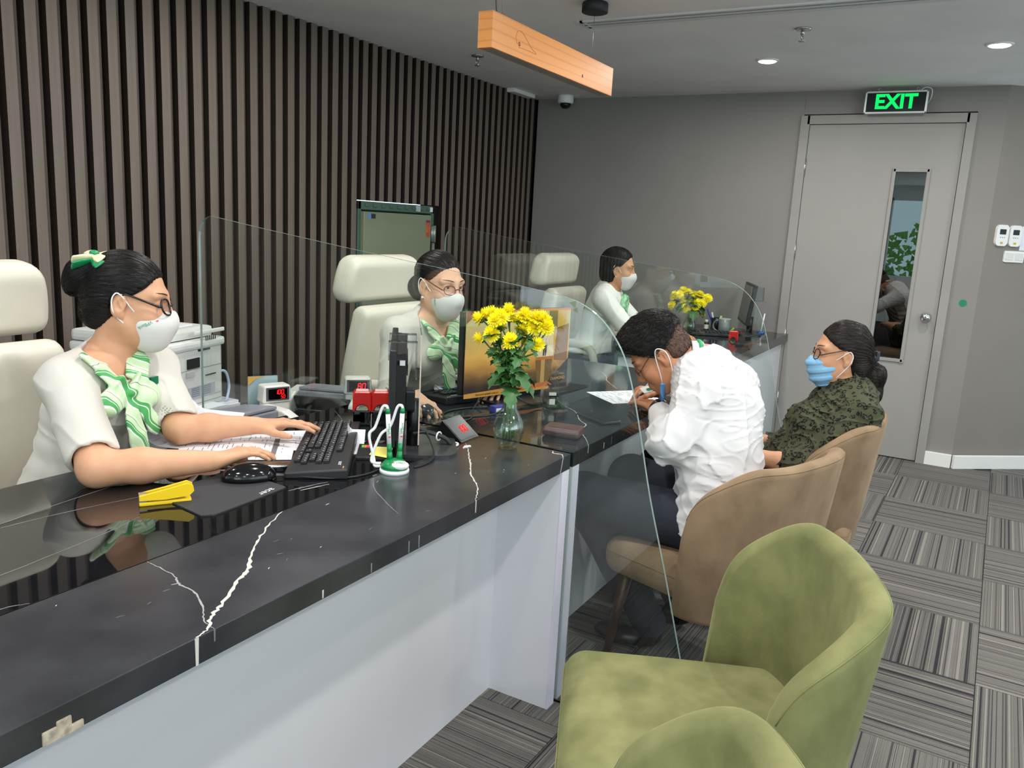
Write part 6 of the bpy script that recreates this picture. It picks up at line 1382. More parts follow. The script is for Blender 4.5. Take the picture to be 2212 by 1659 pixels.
# ---------------------------------------------------------------- woman in the leopard blouse
def woman4():
    skin = skin_mat('skin medium', (210, 156, 120), (198, 142, 108))
    h = Head((3.248, .412, 1.008), (-.34, .935, -.02), (.0, .06, 1), .98)
    N = (3.262, .355, .872); sL, sR = (3.105, .300, .815), (3.400, .420, .820); eL, wL = (2.985, .455, .615), (2.945, .665, .640); eR, wR = (3.31, .56, .61), (3.12, .72, .645)
    side = (-.93, -.36, 0); fw = (-.36, .93, 0)
    torso = [((3.10, .56, .50), .165, .125, side), ((3.13, .52, .58), .145, .112, side), ((3.175, .455, .68), .135, .102, side), ((3.225, .395, .78), .142, .105, side), ((3.25, .37, .835), .125, .088, side), ((3.258, .362, .86), .07, .06, side)]
    sd = Sdf(); add_head(sd, h, N, .045); sd.loft(torso, .03); sd.cap(N, sR, .036, .042, .04); sd.cap(N, sL, .036, .042, .04)
    add_arm(sd, sL, eL, wL, (.043, .038, .036, .025)); add_arm(sd, sR, eR, wR, (.043, .038, .036, .025))
    t = add_hand(sd, wL, (.05, .13, .01), (-.2, 0, 1), -1, .95, curl=(.35, .5, .3)); add_hand(sd, wR, (-.12, .08, 0), (0, 0, 1), 1, .95, curl=(.35, .5, .3))
    kL, kR = (2.90, .97, .545), (3.10, 1.00, .545)
    sd.cap((3.03, .58, .52), kL, .08, .058, .04); sd.cap((3.16, .60, .52), kR, .08, .058, .04); sd.cap(kL, (2.90, .98, .10), .052, .035, .03); sd.cap(kR, (3.10, 1.0, .10), .052, .035, .03)
    body = sdf_obj('person', sd, .003, skin); tag(body, 'seated woman in dark leopard blouse and blue mask, waiting', 'person'); eyes(h, body); brows(h, sd, body, .028)
    hr = Sdf(); h.ell(hr, (-.014, 0, .032), (.100, .083, .097), .02); h.ell(hr, (-.055, 0, -.03), (.056, .068, .075), .03); h.ell(hr, (-.085, 0, -.06), (.035, .045, .05), .03)
    hr.fn(hairline(h, (.046, 0, .044), vnorm(.72*h.F-.69*h.U), -0.02), 'i', .010)
    hr.fn(lambda P: (lambda q: np.where(np.abs(q[:, 1]) > .05, .034-np.sqrt((q[:, 0]-.006)**2+(q[:, 2]+.012)**2), -1).astype(F4))(h.loc(P)), 'i', .006)
    h.cap(hr, (-.095, .0, -.040), (-.125, .0, -.075), .026, .040, .02); h.cap(hr, (-.125, .0, -.075), (-.120, .01, -.150), .040, .036, .02); h.cap(hr, (-.120, .01, -.150), (-.095, .02, -.195), .034, .016, .02)
    h.cap(hr, (-.060, .05, -.05), (-.075, .055, -.150), .022, .018, .02)
    hr.disp(hair_disp(h, 56, .0008)); hr.disp(wob(16, 60, .004)); ho = sdf_obj('hair', hr, .003, m_hair2, body); strands(h, hr, 2600, ho, mat('hair strand brown', (34, 27, 24), .42, spec=.3), lambda q: back_flow(q)+np.stack([.6*(q[:, 2] < -.05), 0*q[:, 0], -1.2*(q[:, 2] < -.05)], 1), mesh=ho, seed=4)
    MB().box(h(-.108, 0, -.012), (.05, .03, .022), Matrix((h.F, h.L, h.U)).transposed(), bev=.006).box(h(-.13, .0, .0), (.012, .034, .034), Matrix((h.F, h.L, h.U)).transposed(), bev=.004).build('hair_clip', mat('hair clip', (40, 46, 58), .3), body)
    k = Sdf(); h.ell(k, (.050, 0, -.054), (.066, .066, .062), .02); h.ell(k, (.090, 0, -.040), (.034, .030, .034), .03); h.ell(k, (.060, 0, -.096), (.044, .044, .034), .03)
    k.fn(lambda P: (lambda q: (q[:, 2]+.010+.34*np.abs(q[:, 1])).astype(F4))(h.loc(P)), 'i', .004); k.fn(lambda P: (lambda q: (.027-q[:, 0]-.30*np.abs(q[:, 2]+.060)).astype(F4))(h.loc(P)), 'i', .004)
    k.disp(lambda P: (lambda q: (.0022*np.sign(np.sin((q[:, 2]+.25*q[:, 0])*180))*np.abs(np.sin((q[:, 2]+.25*q[:, 0])*180))**.3).astype(F4))(h.loc(P)))
    mk = sdf_obj('face_mask', k, .0028, m_maskb, body)
    for l in (-1, 1):
        MB().tube(smooth_curve([h(.040, l*.058, -.024), h(.020, l*.071, -.010), h(.002, l*.081, .008), h(-.014, l*.086, .016), h(-.024, l*.085, -.004), h(-.014, l*.079, -.034), h(.008, l*.068, -.066), h(.024, l*.058, -.088)], 4), .0019, n=6).build('ear_loop', m_loop, mk)
    glasses(h, body, (28, 24, 26), .0215, .019, .0017, drop=-.002, pitch=-.2)
    A3 = np.stack([np.array(side), np.array(fw), np.array((0, 0, 1.))])
    lp = bpy.data.materials.new('leopard print'); lp.use_nodes = True; nt = lp.node_tree; b = nt.nodes['Principled BSDF']; b.inputs['Roughness'].default_value = .8; b.inputs['Specular IOR Level'].default_value = .2
    tc = nt.nodes.new('ShaderNodeTexCoord'); nz = nt.nodes.new('ShaderNodeTexNoise'); nz.inputs['Scale'].default_value = 60; va = nt.nodes.new('ShaderNodeVectorMath'); va.operation = 'MULTIPLY_ADD'; va.inputs[1].default_value = (.012,)*3
    nt.links.new(tc.outputs['Object'], nz.inputs['Vector']); nt.links.new(nz.outputs['Color'], va.inputs[0]); nt.links.new(tc.outputs['Object'], va.inputs[2])
    vo = nt.nodes.new('ShaderNodeTexVoronoi'); vo.inputs['Scale'].default_value = 52; nt.links.new(va.outputs[0], vo.inputs['Vector'])
    n2 = nt.nodes.new('ShaderNodeTexNoise'); n2.inputs['Scale'].default_value = 120; nt.links.new(tc.outputs['Object'], n2.inputs['Vector'])
    cr = nt.nodes.new('ShaderNodeValToRGB'); e = cr.color_ramp.elements; e[0].position = 0; e[0].color = (*lin((60, 62, 46)), 1); e[1].position = .22; e[1].color = (*lin((18, 18, 16)), 1); cr.color_ramp.interpolation = 'CONSTANT'; x = e.new(.46); x.color = (*lin((70, 72, 52)), 1)
    nt.links.new(vo.outputs['Distance'], cr.inputs[0]); mx = nt.nodes.new('ShaderNodeMix'); mx.data_type = 'RGBA'; g = nt.nodes.new('ShaderNodeMath'); g.operation = 'GREATER_THAN'; g.inputs[1].default_value = .56; nt.links.new(n2.outputs['Fac'], g.inputs[0]); nt.links.new(g.outputs[0], mx.inputs['Factor']); nt.links.new(cr.outputs[0], mx.inputs['A']); mx.inputs['B'].default_value = (*lin((70, 72, 52)), 1); nt.links.new(mx.outputs['Result'], b.inputs['Base Color'])
    def ex(s):
        s.cap(N, sR, .05, .058, .04); s.cap(N, sL, .05, .058, .04); s.cap(sL, eL, .060, .056, .05); s.cap(sR, eR, .06, .056, .05); s.cap(eL, np.array(eL)*.72+np.array(wL)*.28, .054, .048, .03); s.cap(eR, np.array(eR)*.6+np.array(wR)*.4, .054, .045, .03); s.cap(np.array(N)+np.array((-.02, .0, .01)), np.array(N)+np.array((-.02, .01, .035)), .058, .054, .02)
        s.ell((3.12, .47, .74), (.07, .06, .06), None, .05); s.ell((3.22, .51, .74), (.07, .06, .06), None, .05)
    top_cloth('leopard_blouse', h, lp, body, torso, [], neck=[(np.array(N)+np.array((-.018, .03, .06)), (.056, .056, .045), A3), (np.array(N)+np.array((-.035, .075, .0)), (.03, .05, .06), A3)], disp=[wob(71, 24, .006, (1, 1, 1.4)), crease(72, 16, .008, (1, 1, 1.5))], extra=ex, res=.0042, off=.014)
    pnt = Sdf(); pnt.cap((3.03, .58, .52), kL, .092, .07, .05); pnt.cap((3.16, .60, .52), kR, .092, .07, .05); pnt.cap(kL, (2.90, .98, .10), .066, .05, .03); pnt.cap(kR, (3.10, 1.0, .10), .066, .05, .03); pnt.ell((3.10, .55, .52), (.18, .15, .095), None, .05)
    sdf_obj('trousers', pnt, .009, mat('black trousers', (24, 24, 28), .85), body)
    for a_ in ((2.90, .98, .1), (3.10, 1.0, .1)):
        sh = Sdf(); a_ = np.array(a_); sh.ell(a_+np.array((0, .0, -.04)), (.04, .045, .045), None, .03); sh.ell(a_+np.array((-.01, .06, -.06)), (.04, .075, .03), None, .03); sh.plane((0, 0, .008), (0, 0, -1), .004); sdf_obj('shoe', sh, .008, mat('black shoe', (18, 18, 20), .3), body)
woman4()
# ================================================================ middle counter, things on it
kb2 = keyboard('black keyboard half hidden behind the poster on the middle counter', (2.80, 1.560), (-.95, .32))
mouse('grey black mouse under the hand of the woman in red glasses', (2.163, 1.545, ZC), math.radians(60), mat('graphite plastic', (58, 60, 64), .2), 1.0)
def ramp_mat(name, stops, zlo, zhi, rough=.35, nz=.0, nscale=6.):
    m = bpy.data.materials.new(name); m.use_nodes = True; nt = m.node_tree; b = nt.nodes['Principled BSDF']; b.inputs['Roughness'].default_value = rough
    tc = nt.nodes.new('ShaderNodeTexCoord'); sp = nt.nodes.new('ShaderNodeSeparateXYZ'); nt.links.new(tc.outputs['Object'], sp.inputs[0])
    mr = nt.nodes.new('ShaderNodeMapRange'); mr.inputs[1].default_value = zlo; mr.inputs[2].default_value = zhi; nt.links.new(sp.outputs[2], mr.inputs[0])
    n = nt.nodes.new('ShaderNodeTexNoise'); n.inputs['Scale'].default_value = nscale; n.inputs['Detail'].default_value = 6; mp = nt.nodes.new('ShaderNodeMapping'); mp.inputs['Scale'].default_value = (1, 1, 2.6); nt.links.new(tc.outputs['Object'], mp.inputs[0]); nt.links.new(mp.outputs[0], n.inputs['Vector'])
    ma = nt.nodes.new('ShaderNodeMath'); ma.operation = 'MULTIPLY_ADD'; ma.inputs[1].default_value = nz; nt.links.new(n.outputs['Fac'], ma.inputs[0]); nt.links.new(mr.outputs[0], ma.inputs[2])
    cr = nt.nodes.new('ShaderNodeValToRGB'); e = cr.color_ramp.elements; e[0].position, e[0].color = stops[0][0], (*lin(stops[0][1]), 1); e[1].position, e[1].color = stops[-1][0], (*lin(stops[-1][1]), 1)
    for p, c in stops[1:-1]: x = e.new(p); x.color = (*lin(c), 1)
    nt.links.new(ma.outputs[0], cr.inputs[0]); nt.links.new(cr.outputs[0], b.inputs['Base Color']); return m
m2 = thing('monitor', 'monitor on the middle counter with a golden poster covering its back', 'monitor', (2.33, 1.500, ZC), math.atan2(-.16, .48), 'computer monitors')
# local x along the screen, -y faces the camera
PW, PH, PZ = .508, .305, .030
MB().box((PW/2-.004, .022, PZ+PH/2+.004), (PW-.004, .03, PH-.012), bev=.005).build('screen_frame', m_mon, m2)
MB().box((PW/2-.004, .0375, PZ+PH/2+.004), (PW-.03, .002, PH-.04)).build('screen', mat('lit screen', (60, 70, 80), .1), m2)
MB().lathe([(.018, .0), (.018, .12)], (.22, .03, .006), n=16).build('stand_post', m_mon, m2); MB().prism(rounded(.22, .17, .02, cx=.22, cy=-.02), 0, .01).build('stand_base', m_mon, m2)
po = thing('poster', 'golden advertising poster with the word DIAMOND on the back of the monitor', 'poster', (2.33, 1.500, ZC), math.atan2(-.16, .48))
m_post = ramp_mat('poster print', [(0, (40, 36, 40)), (.20, (62, 50, 48)), (.34, (120, 88, 58)), (.46, (196, 140, 70)), (.58, (226, 172, 88)), (.74, (205, 168, 100)), (.92, (196, 178, 124))], PZ, PZ+PH, .25, .22, 9)
MB().box((PW/2, -.0005, PZ+PH/2), (PW, .003, PH)).build('poster_sheet', m_post, po)
MP = Matrix(((1, 0, 0, 0), (0, 0, -1, -.002), (0, 1, 0, PZ), (0, 0, 0, 1)))
def shape(poly, rgb, name, k=1): MB().prism(poly, 0, .0003*k, MP).build(name, mat('print %d %d %d' % rgb, rgb, .3), po)
shape([(0, PH), (0, .262), (.03, .285), (.055, .300), (.075, PH)], (140, 72, 52), 'print_corner'); shape([(.075, PH), (.075, PH-.004), (PW, PH-.008), (PW, PH)], (206, 120, 56), 'print_band')
shape([(.395, .297), (.44, .297), (.44, .235), (.395, .245)], (110, 104, 72), 'print_column'); shape([(.44, .297), (PW-.02, .297), (PW-.02, .245), (.44, .232)], (196, 158, 84), 'print_block'); shape([(.44, .232), (PW-.006, .246), (PW-.006, .10), (.43, .11)], (138, 96, 52), 'print_block')
shape([(.345, .235), (.42, .235), (.428, .125), (.335, .125)], (224, 205, 168), 'print_drum'); shape([(.335, .125), (.428, .125), (.428, .113), (.335, .113)], (190, 112, 52), 'print_drum_rim'); shape([(.335, .113), (.425, .113), (.41, .02), (.35, .02)], (120, 88, 52), 'print_drum_base'); shape([(.365, .113), (.385, .113), (.385, .02), (.365, .02)], (190, 148, 88), 'print_drum_base', 2)
shape([(.372, .20), (.386, .205), (.392, .165), (.388, .128), (.382, .128), (.381, .16), (.378, .128), (.372, .128)], (64, 52, 46), 'print_figure', 2); shape([(.370, .205), (.388, .208), (.389, .168), (.371, .168)], (214, 196, 168), 'print_figure', 3)
shape([(PW, .112), (PW, .0), (.385, .012)], (44, 32, 36), 'print_corner', 2); shape([(0, 0), (0, .016), (.20, .022), (.385, .026), (.40, .030), (.425, .014), (PW-.10, .0)], (214, 150, 70), 'print_band', 2); shape([(.22, .023), (.385, .027), (.40, .030), (.43, .014), (.22, .004)], (196, 108, 62), 'print_band', 3)
m_gold = mat('gold lettering', (196, 158, 92), .35)
text('DIAMOND', .0165, MP @ Matrix.Translation((.458, .036, .0008)), m_gold, po); text('VPBank', .0075, MP @ Matrix.Translation((.478, .053, .0008)), m_gold, po)
text('diamond.vpbank.com.vn', .011, MP @ Matrix.Translation((.105, .0095, .0008)), mat('dark print', (40, 28, 20), .5), po)
pl_ = MB()
for k, (x0, x1) in enumerate(((.13, .30), (.13, .31), (.13, .29))): pl_.prism([(x0, .062-.013*k), (x1, .062-.013*k), (x1, .0655-.013*k), (x0, .0655-.013*k)], 0, .0005, MP)
pl_.build('small_print', mat('small print', (128, 112, 96), .5), po)
# papers, pens, boxes
for k in range(3): sheet('paper_sheet', ['top white sheet of the loose pile before the woman in red glasses', 'middle white sheet of the loose pile before the woman in red glasses', 'bottom white sheet of the loose pile before the woman in red glasses'][2-k], (2.555+.008*k, 1.655+.004*k), (.30, .21), math.radians(38+5*k), ZC+.003*k, 'loose paper pile', 0, k, th=.002, curl=.5)
pp_ = thing('pen', 'blue capped pen lying on the paper pile', 'pen', (2.53, 1.68, ZC+.0135), math.radians(-35)); MB().tube([(-.05, 0, 0), (.03, 0, 0)], .004, n=8).build('barrel', mat('blue pen', (58, 50, 190), .3), pp_); MB().tube([(.03, 0, .002), (.085, 0, .002)], .008, n=10).build('cap', mat('blue highlighter', (60, 140, 190), .3), pp_)
tag(MB().box((2.66, 1.70, ZC+.012), (.09, .04, .022), -.35, bev=.003).build('black_box', m_mon), 'small black box at the woman in red glasses’ side of the middle counter', 'box')
bx = thing('staple_box', 'small blue and white staple box behind the vase', 'box', (2.36, 1.375, ZC), math.radians(-20)); MB().box((0, 0, .011), (.05, .03, .022), bev=.001).build('box_body', mat('box blue', (70, 74, 160), .4), bx); MB().box((0, -.0153, .010), (.04, .0008, .012)).build('box_label', m_wp, bx)
wl_ = thing('wallet', 'brown leather wallet on the middle counter', 'wallet', (2.222, 1.055, ZC), math.radians(10))
m_lea = mat('brown leather', (88, 56, 50), .35, noise=.35, nscale=40, rgb2=(70, 42, 38), bump=.1)
sdw = Sdf().box((0, 0, .0125), (.040, .058, .0115), r=.009).box((.004, 0, .022), (.036, .057, .008), r=.007, k=.004); sdw.disp(wob(5, 50, .001)); sdf_obj('wallet_body', sdw, .003, m_lea, wl_)
MB().tube([(-.040, -.055, .016), (-.041, 0, .0165), (-.040, .055, .016)], .0012, n=5).build('seam', mat('leather seam', (58, 36, 32), .5), wl_)
ph = thing('mobile_phone', 'black mobile phone lying on the middle counter', 'phone', (2.505, 1.062, ZC), math.radians(-29))
o = MB().prism(rounded(.076, .164, .012), .0004, .0088).build('phone_body', mat('phone shell', (44, 46, 50), .3), ph); md = o.modifiers.new('bevel', 'BEVEL'); md.width = .002; md.segments = 2
MB().prism(rounded(.071, .158, .010), .0088, .0092).build('screen', mat('phone glass', (10, 11, 13), .05), ph)
MB().prism(rounded(.008, .008, .004, cx=.025, cy=.072), .0092, .0095).build('camera_dot', m_steel, ph)
f3 = sheet('printed_form', 'white form being filled in under the writing man’s hands', (2.95, 1.112), (.297, .21), math.radians(-37.5), ZC, None, 24, 12, th=.0008)
jr = thing('jar', 'small clear jar with black lid behind the wallet', 'jar', (2.535, 1.262, ZC))
MB().lathe([(.026, 0), (.029, .004), (.029, .042), (.024, .048), (.024, .05)], n=28).build('jar_glass', glass_mat('jar plastic', (210, 214, 210), add=.05), jr); MB().lathe([(.027, .046), (.0275, .05), (.0275, .064), (.026, .066)], n=28).build('jar_lid', m_mon, jr)
MB().lathe([(.020, .003), (.022, .012), (.0005, .013)], n=16).build('jar_contents', mat('pins', (150, 150, 146), .4, noise=.9, nscale=200), jr); MB().box((-.023, -.0175, .03), (.02, .001, .02), -.9).build('jar_label', mat('jar label', (216, 214, 202), .6), jr); MB().box((-.0215, -.0175, .058), (.026, .001, .011), -.9).build('lid_label', mat('jar label', (216, 214, 202), .6), jr)
mb2 = thing('monitor_cable', 'black cables looping on the middle counter before the keyboard', 'cables', (0, 0, ZC))
for pts in ([(2.18, 1.50, .012), (2.15, 1.44, .003), (2.13, 1.40, .003), (2.20, 1.385, .003), (2.30, 1.44, .003), (2.36, 1.47, .004), (2.42, 1.48, .03)], [(2.45, 1.38, .06), (2.38, 1.36, .02), (2.30, 1.36, .003), (2.20, 1.42, .003), (2.17, 1.47, .003), (2.24, 1.50, .003), (2.33, 1.475, .003), (2.38, 1.43, .003)], [(2.66, 1.34, .06), (2.60, 1.28, .03), (2.53, 1.30, .012), (2.47, 1.32, .02), (2.44, 1.36, .05)]):
    MB().tube(smooth_curve(pts), .0026, n=8).build('cable', m_black, mb2)

# ================================================================ flowers
ORD = 'first second third fourth fifth sixth seventh eighth ninth tenth eleventh twelfth thirteenth fourteenth fifteenth sixteenth seventeenth eighteenth nineteenth twentieth'.split()+['twenty-first', 'twenty-second', 'twenty-third', 'twenty-fourth']
m_pet = mat('yellow petal', (255, 240, 30), .5); m_ctr = mat('flower centre', (220, 196, 30), .7); m_stem = mat('green stem', (70, 112, 44), .5); m_leaf = mat('chrysanthemum leaf', (56, 104, 48), .5, noise=.5, nscale=30, rgb2=(40, 82, 38)); m_cal = mat('green calyx', (90, 110, 40), .6)
def bloom_mesh(seed, R=.029):
    r = random.Random(seed); b = MB()
    for layer, (n, rad, lift, w) in enumerate(((20, R, -.004, .0056), (18, R*.88, .003, .0054), (15, R*.70, .009, .005), (11, R*.46, .013, .0045))):
        for k in range(n):
            a = 2*PI*(k+.5*(layer % 2))/n+r.uniform(-.08, .08); L_ = rad*r.uniform(.9, 1.06); d = Vector((math.cos(a), math.sin(a), 0)); t = Vector((-d.y, d.x, 0)); z0 = .002+.002*layer
            def P(f, s, dz): return d*(L_*f)+t*(w*s)+Vector((0, 0, z0+lift*f*f*1.4+dz))
            vs = [P(.08, -.3, 0), P(.08, .3, 0), P(.6, -.62, .0012), P(.6, .62, .0012), P(.6, 0, -.0004), P(.95, -.4, .001), P(.95, .4, .001), P(1.04, 0, .001)]
            b.add(vs, [(0, 1, 4), (0, 4, 2), (1, 3, 4), (2, 4, 5), (4, 3, 6), (4, 6, 7, 5)], 0, True)
    b.lathe([(.0005, -.010), (.007, -.008), (.010, -.002), (.006, .001)], n=10, mi=1); b.lathe([(.010, .006), (.008, .011), (.0005, .0135)], n=12, mi=2)
    return b
def leaf_mesh(seed, L_=.05):
    r = random.Random(seed); out = []; n = 13
    for k in range(n):
        f = k/(n-1); w = L_*.30*math.sin(PI*min(1, f*.92+.06))**.8*(1.0+(.42 if k % 3 == 1 else -.30 if k % 3 == 2 else 0)); out.append((f, w))
    vs = []; fs = []
    for f, w in out:
        z = L_*(.25*f-.75*f*f)
        for s in (-1, -.5, 0, .5, 1): vs.append((L_*f+abs(s)*w*.25, s*w, z+abs(s)*w*.18))
    for k in range(n-1):
        for j in range(4): fs.append((k*5+j, k*5+j+1, k*5+j+6, k*5+j+5))
    return MB().add(vs, fs, 0, True)
def bouquet(heads, vbase, neck_z, tag_, R, leaves, seed, xlim=None):
    r = random.Random(seed); blooms = {}; leafm = {}
    hs = []
    for x, y, z, t in heads:
        if xlim and x > xlim: s = xlim/x; x, y, z = x*s, y*s, 1.42+(z-1.42)*s
        hs.append((x, y, z, t))
    order = sorted(range(len(hs)), key=lambda i: -hs[i][1]/hs[i][0])
    vb_ = Vector(vbase)
    for rank, i in enumerate(order):
        x, y, z, t = hs[i]; p = Vector((x, y, z)); th = thing('chrysanthemum', '%s yellow chrysanthemum from the left in the %s' % (ORD[rank], tag_), 'flower', p, 0, 'yellow chrysanthemums in the %s' % tag_)
        sc = (.5 if t == 'm' else 1.)*r.uniform(.92, 1.08); view = (Vector((0, 0, 1.42))-p).normalized(); out = Vector((x-vb_.x, y-vb_.y, .02)).normalized()
        nrm = {'t': Vector((0, 0, 1))+view*.35+out*.35, 'f': Vector((0, 0, .7))+view*1.1+out*.3, 's': Vector((0, 0, .35))+view*.35+out*1.3, 'b': Vector((0, 0, 1))+out*.6, 'm': Vector((0, 0, .8))+view*.6}[t].normalized()
        q = nrm.to_track_quat('Z', 'Y'); key = i % 4
        if key not in blooms: o = bloom_mesh(seed+key, R).build('bloom', [m_pet, m_cal, m_ctr], th); blooms[key] = o.data
        else: o = bpy.data.objects.new('bloom', blooms[key]); COL.objects.link(o); o.parent = th
        o.rotation_mode = 'QUATERNION'; o.rotation_quaternion = q; o.scale = (sc,)*3
        nk = Vector((vb_.x+r.uniform(-.012, .012), vb_.y+r.uniform(-.012, .012), neck_z)); bt = Vector((vb_.x+r.uniform(-.016, .016), vb_.y+r.uniform(-.016, .016), vbase[2]+.03))
        mid = nk*.5+p*.5+Vector((0, 0, .02))-out*.012
        crv = [v-p for v in smooth_curve([p-nrm*.008*sc, p-nrm*.03*sc-Vector((0, 0, .01)), mid, nk, bt], 5)]
        MB().tube(crv, .0019 if R > .025 else .0024, n=6).build('stem', m_stem, th)
        if rank in (2, 5, 9, 13, 17, 20):
            o = leaf_mesh(seed+40+rank, .078).build('leaf', m_leaf, th); q_ = Vector((vb_.x, vb_.y, neck_z+.012+.022*(rank % 3)))-p; o.location = q_; az = {2: 2.6, 5: 1.6, 9: -2.6, 13: -1.4, 17: -.9, 20: -1.9}[rank]; o.rotation_euler = (0, .15, az); o.scale = (R/.0245,)*3
        for k in range(leaves):
            f = r.choice((.35, .45, .55, .62, .7)); j = int(f*(len(crv)-1)); base = crv[j]
            if (base+p).z < neck_z+.015: continue
            key = r.randrange(4)
            if key not in leafm: o = leaf_mesh(seed+key, .062 if key == 0 else .045).build('leaf', m_leaf, th); leafm[key] = o.data
            else: o = bpy.data.objects.new('leaf', leafm[key]); COL.objects.link(o); o.parent = th
            o.location = base; az = r.uniform(0, 6.28)
            if xlim and math.cos(az) > .2: az += PI*.9
            o.rotation_euler = (r.uniform(-.5, .5), r.uniform(-.7, .3), az); o.scale = (R/.029,)*3
V1 = [(1.976, 1.221, 1.148, 's'), (2.036, 1.239, 1.148, 'b'), (1.987, 1.191, 1.163, 't'), (1.963, 1.168, 1.152, 'f'), (1.985, 1.163, 1.16, 'f'), (2.023, 1.159, 1.171, 't'), (2.02, 1.153, 1.153, 't'), (2.07, 1.15, 1.142, 'b'), (2.04, 1.119, 1.163, 't'), (2.043, 1.11, 1.152, 't'), (2.055, 1.09, 1.157, 't'), (2.054, 1.072, 1.154, 't'), (2.021, 1.074, 1.138, 'f'), (2.037, 1.044, 1.139, 'f'), (2.114, 1.088, 1.139, 'b'), (2.029, 1.117, 1.122, 's'), (1.967, 1.18, 1.111, 'f'), (1.962, 1.207, 1.093, 's'), (1.983, 1.125, 1.095, 'f'), (2.016, 1.058, 1.091, 'f'), (2.014, 1.174, 1.088, 'm'), (2.035, 1.192, 1.121, 'b'), (2.055, 1.119, 1.086, 'm')]
bouquet(V1, (1.985, 1.118, ZC), .955, 'near vase', .0245, 3, 5, xlim=2.018)
vs1 = thing('glass_vase', 'clear glass vase of yellow chrysanthemums on the near counter', 'vase', (1.985, 1.118, ZC), group='glass flower vases')
prof = [(.026, 0), (.028, .004), (.030, .01), (.040, .028), (.046, .05), (.044, .072), (.034, .095), (.023, .115), (.0185, .135), (.019, .152), (.023, .168), (.025, .172)]
m_vase = glass_mat('vase glass', (246, 250, 248), add=.035); m_water = glass_mat('water', (244, 248, 244), fres=1.33, add=.01)
MB().lathe(prof+[(r_-.0022, z) for r_, z in reversed(prof[1:])]+[(.02, .008), (.0005, .006)], n=40).build('vase_glass', m_vase, vs1)
MB().lathe([(.0005, .009), (.022, .010), (.037, .028), (.043, .05), (.041, .072), (.0335, .09), (.0005, .0905)], n=32).build('water', m_water, vs1)
V2 = [(5.22, 1.733, 1.019, 't'), (5.207, 1.697, 1.027, 'f'), (5.216, 1.735, 1.004, 't'), (5.253, 1.687, 1.048, 't'), (5.269, 1.655, 1.039, 't'), (5.333, 1.637, 1.02, 'b'), (5.302, 1.591, 1.028, 't'), (5.296, 1.533, 1.011, 'f'), (5.359, 1.584, 1.003, 'b'), (5.277, 1.626, 1.004, 't'), (5.244, 1.678, 0.985, 't'), (5.268, 1.635, 0.986, 't'), (5.259, 1.587, 0.982, 'f'), (5.274, 1.56, 0.979, 'f'), (5.214, 1.65, 0.941, 'f'), (5.247, 1.596, 0.948, 'f'), (5.193, 1.735, 0.953, 's'), (5.27, 1.595, 0.894, 'm'), (5.294, 1.554, 0.901, 'm')]
ZD = .765
bouquet(V2, (5.26, 1.63, ZD), .92, 'far vase', .034, 3, 9)
vs2 = copy_tree(vs1); vs2.location = (5.26, 1.63, ZD); vs2['label'] = 'clear glass vase of yellow chrysanthemums on the farthest counter'

# ================================================================ far counter, things on it
mg = thing('mug', 'grey ceramic mug on the farthest counter', 'mug', (5.52, 1.465, ZD))
m_mug = mat('grey ceramic', (120, 126, 128), .35); MB().lathe([(.036, 0), (.040, .004), (.041, .1), (.038, .1), (.037, .006), (.0005, .005)], n=30).build('mug_body', m_mug, mg); MB().lathe([(.0405, .098), (.0395, .103), (.038, .1)], n=30, close=False).build('mug_rim', mat('mug inside', (216, 212, 200), .3), mg)
MB().tube([(-.012+.0*a, .040+.034*math.sin(a), .052+.036*math.cos(a)) for a in [PI*k/10 for k in range(11)]], .0055, n=8).build('mug_handle', m_mug, mg)
pc = thing('pen_cup', 'black pen cup behind the grey mug', 'pen cup', (5.60, 1.545, ZD)); MB().lathe([(.035, 0), (.037, .095), (.034, .095), (.032, .006), (.0005, .005)], n=24).build('cup', m_mon, pc)
for k, (dx, dy, c, l) in enumerate(((-.02, .045, (50, 40, 150), 'blue pen leaning left in the black pen cup'), (-.005, .025, (205, 210, 214), 'white pen in the black pen cup'), (.01, -.02, (190, 215, 130), 'pale green highlighter in the black pen cup'))):
    t = thing('pen', l, 'pen', (5.60, 1.545, ZD), 0, 'pens in the pen cup'); a_ = Vector((dx*.2, dy*.2, .02)); b_ = Vector((dx*1.4, dy*1.4, .15-.02*k)); MB().tube([a_, b_], .006+.002*(k == 2), n=8).build('barrel', mat('pen %d' % k, c, .35), t)
bt = thing('medicine_bottle', 'small dark bottle with white cap beside the pen cup', 'bottle', (5.60, 1.612, ZD)); MB().lathe([(.016, 0), (.017, .004), (.017, .05), (.010, .058)], n=18).build('bottle_body', mat('brown glass', (40, 30, 26), .15), bt); MB().lathe([(.013, .056), (.013, .075)], n=18).build('bottle_cap', m_wp, bt); MB().lathe([(.0174, .012), (.0174, .042)], n=18, close=False).build('bottle_label', mat('jar label', (216, 214, 202), .6), bt)
m3 = thing('monitor', 'monitor seen almost edge-on at the far end of the farthest counter', 'monitor', (5.46, 1.285, ZD), math.radians(21), 'computer monitors')
R3 = Matrix.Rotation(-.0, 3, 'X'); MB().box((.2, .0, .21), (.44, .026, .27), Matrix.Rotation(.12, 3, 'X'), bev=.004).build('screen_frame', m_mon, m3); MB().box((.2, .0145, .212), (.41, .002, .24), Matrix.Rotation(.12, 3, 'X')).build('screen', mat('screen reflection grey', (112, 110, 104), .25), m3)  # screen colour holds the grey of its reflection
MB().lathe([(.02, .006), (.02, .12)], (.2, -.03, 0), n=14).build('stand_post', m_mon, m3); MB().prism(rounded(.22, .16, .03, cx=.2, cy=-.02), 0, .008).build('stand_base', m_mon, m3)
MB().box((-.01, -.03, .29), (.06, .08, .09), bev=.004).build('clear_bracket', glass_mat('clear hook', (225, 228, 228), add=.1), m3)
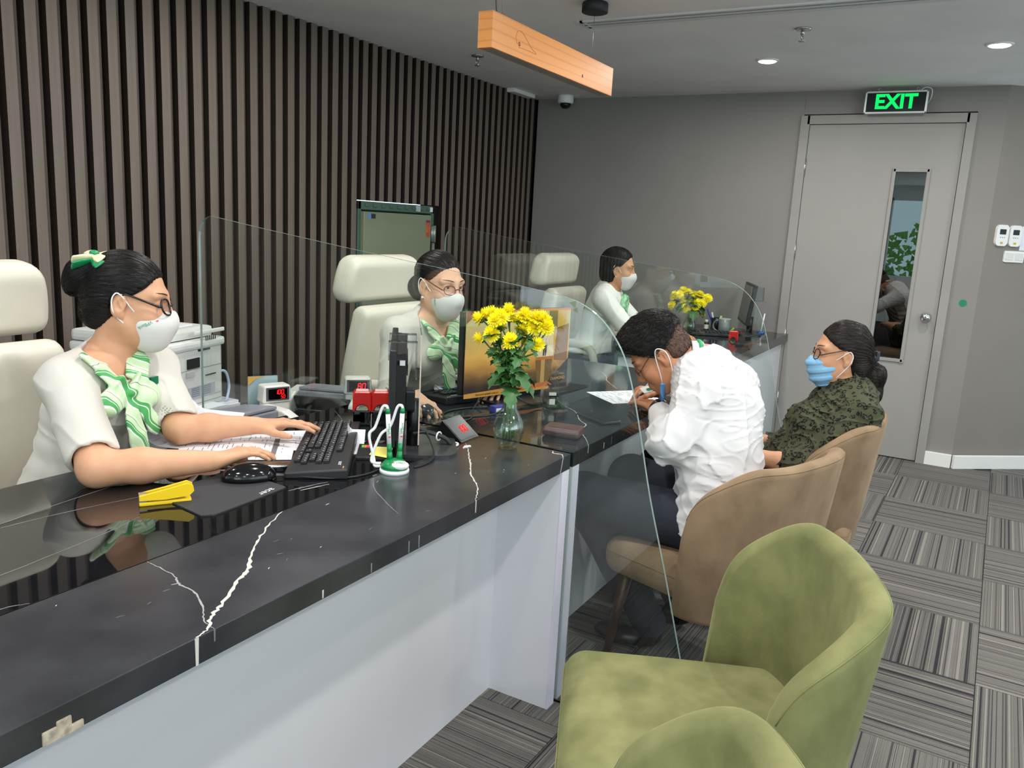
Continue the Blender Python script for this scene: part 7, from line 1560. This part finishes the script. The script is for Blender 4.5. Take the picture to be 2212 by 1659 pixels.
st3 = copy_tree(sp_); st3.location = (5.20, 1.315, ZD); st3.rotation_euler = (0, 0, math.radians(-78)); st3['label'] = 'red stamp on the farthest counter in front of the monitor'
for ch in list(st3.children):
    if ch.name.startswith(('clear_base', 'ink_cart')): bpy.data.objects.remove(ch)
    elif ch.name.startswith('cap_label'): bpy.data.objects.remove(ch)
for ch in st3.children: ch.location.z = -.045
kb3 = thing('keyboard', 'black keyboard on the farthest counter between flowers and red stamp', 'keyboard', (5.36, 1.50, ZD), math.radians(-66), 'computer keyboards')
MB().box((0, 0, .011), (.3, .13, .018), bev=.003).build('keyboard_case', m_kb, kb3)
kp = None
for a in range(12):
    for b_ in range(5):
        if kp is None: o = kp = MB().box((0, 0, 0), (.019, .019, .008), bev=.002).build('key', m_key, kb3)
        else: o = kp.copy(); COL.objects.link(o); o.parent = kb3
        o.location = (-.132+.024*a, -.048+.024*b_, .0235)
tag(MB().box((5.05, 1.21, ZD+.008), (.17, .08, .016), .1, bev=.003).build('card_reader', m_mon), 'flat black card reader at the front of the farthest counter', 'device')
sheet('paper_sheet', 'white sheet behind the keyboard on the farthest counter', (5.48, 1.60), (.2, .12), .3, ZD, None)
bs = thing('blue_pen_stand', 'small blue stand with a white pen behind the far monitor', 'pen stand', (5.75, 1.27, ZD)); MB().lathe([(.03, 0), (.03, .012), (.01, .018)], n=20).build('stand_base', mat('blue plastic', (40, 80, 160), .3), bs); MB().tube([(0, 0, .015), (.02, -.01, .14)], .005, n=8).build('pen', m_wp, bs)
tag(MB().box((5.45, 1.40, ZD+.03), (.012, .012, .058), Matrix.Rotation(.7, 3, 'X'), bev=.001).build('green_marker', mat('marker green', (150, 205, 60), .4)), 'green marker pen leaning against the grey mug', 'pen')
tag(MB().box((2.95, 2.62, .40), (.35, .3, .8), bev=.004).build('side_cabinet', m_panel), 'white cabinet behind the monitor poster by the slat wall', 'cabinet')
bg2 = Sdf(); bg2.ell((3.35, 2.55, .86), (.10, .08, .085), None, .03); bg2.ell((3.30, 2.57, .93), (.05, .05, .06), None, .03); bg2.disp(wob(77, 40, .02))
bpy.data.objects.remove(bpy.data.objects['side_cabinet'])
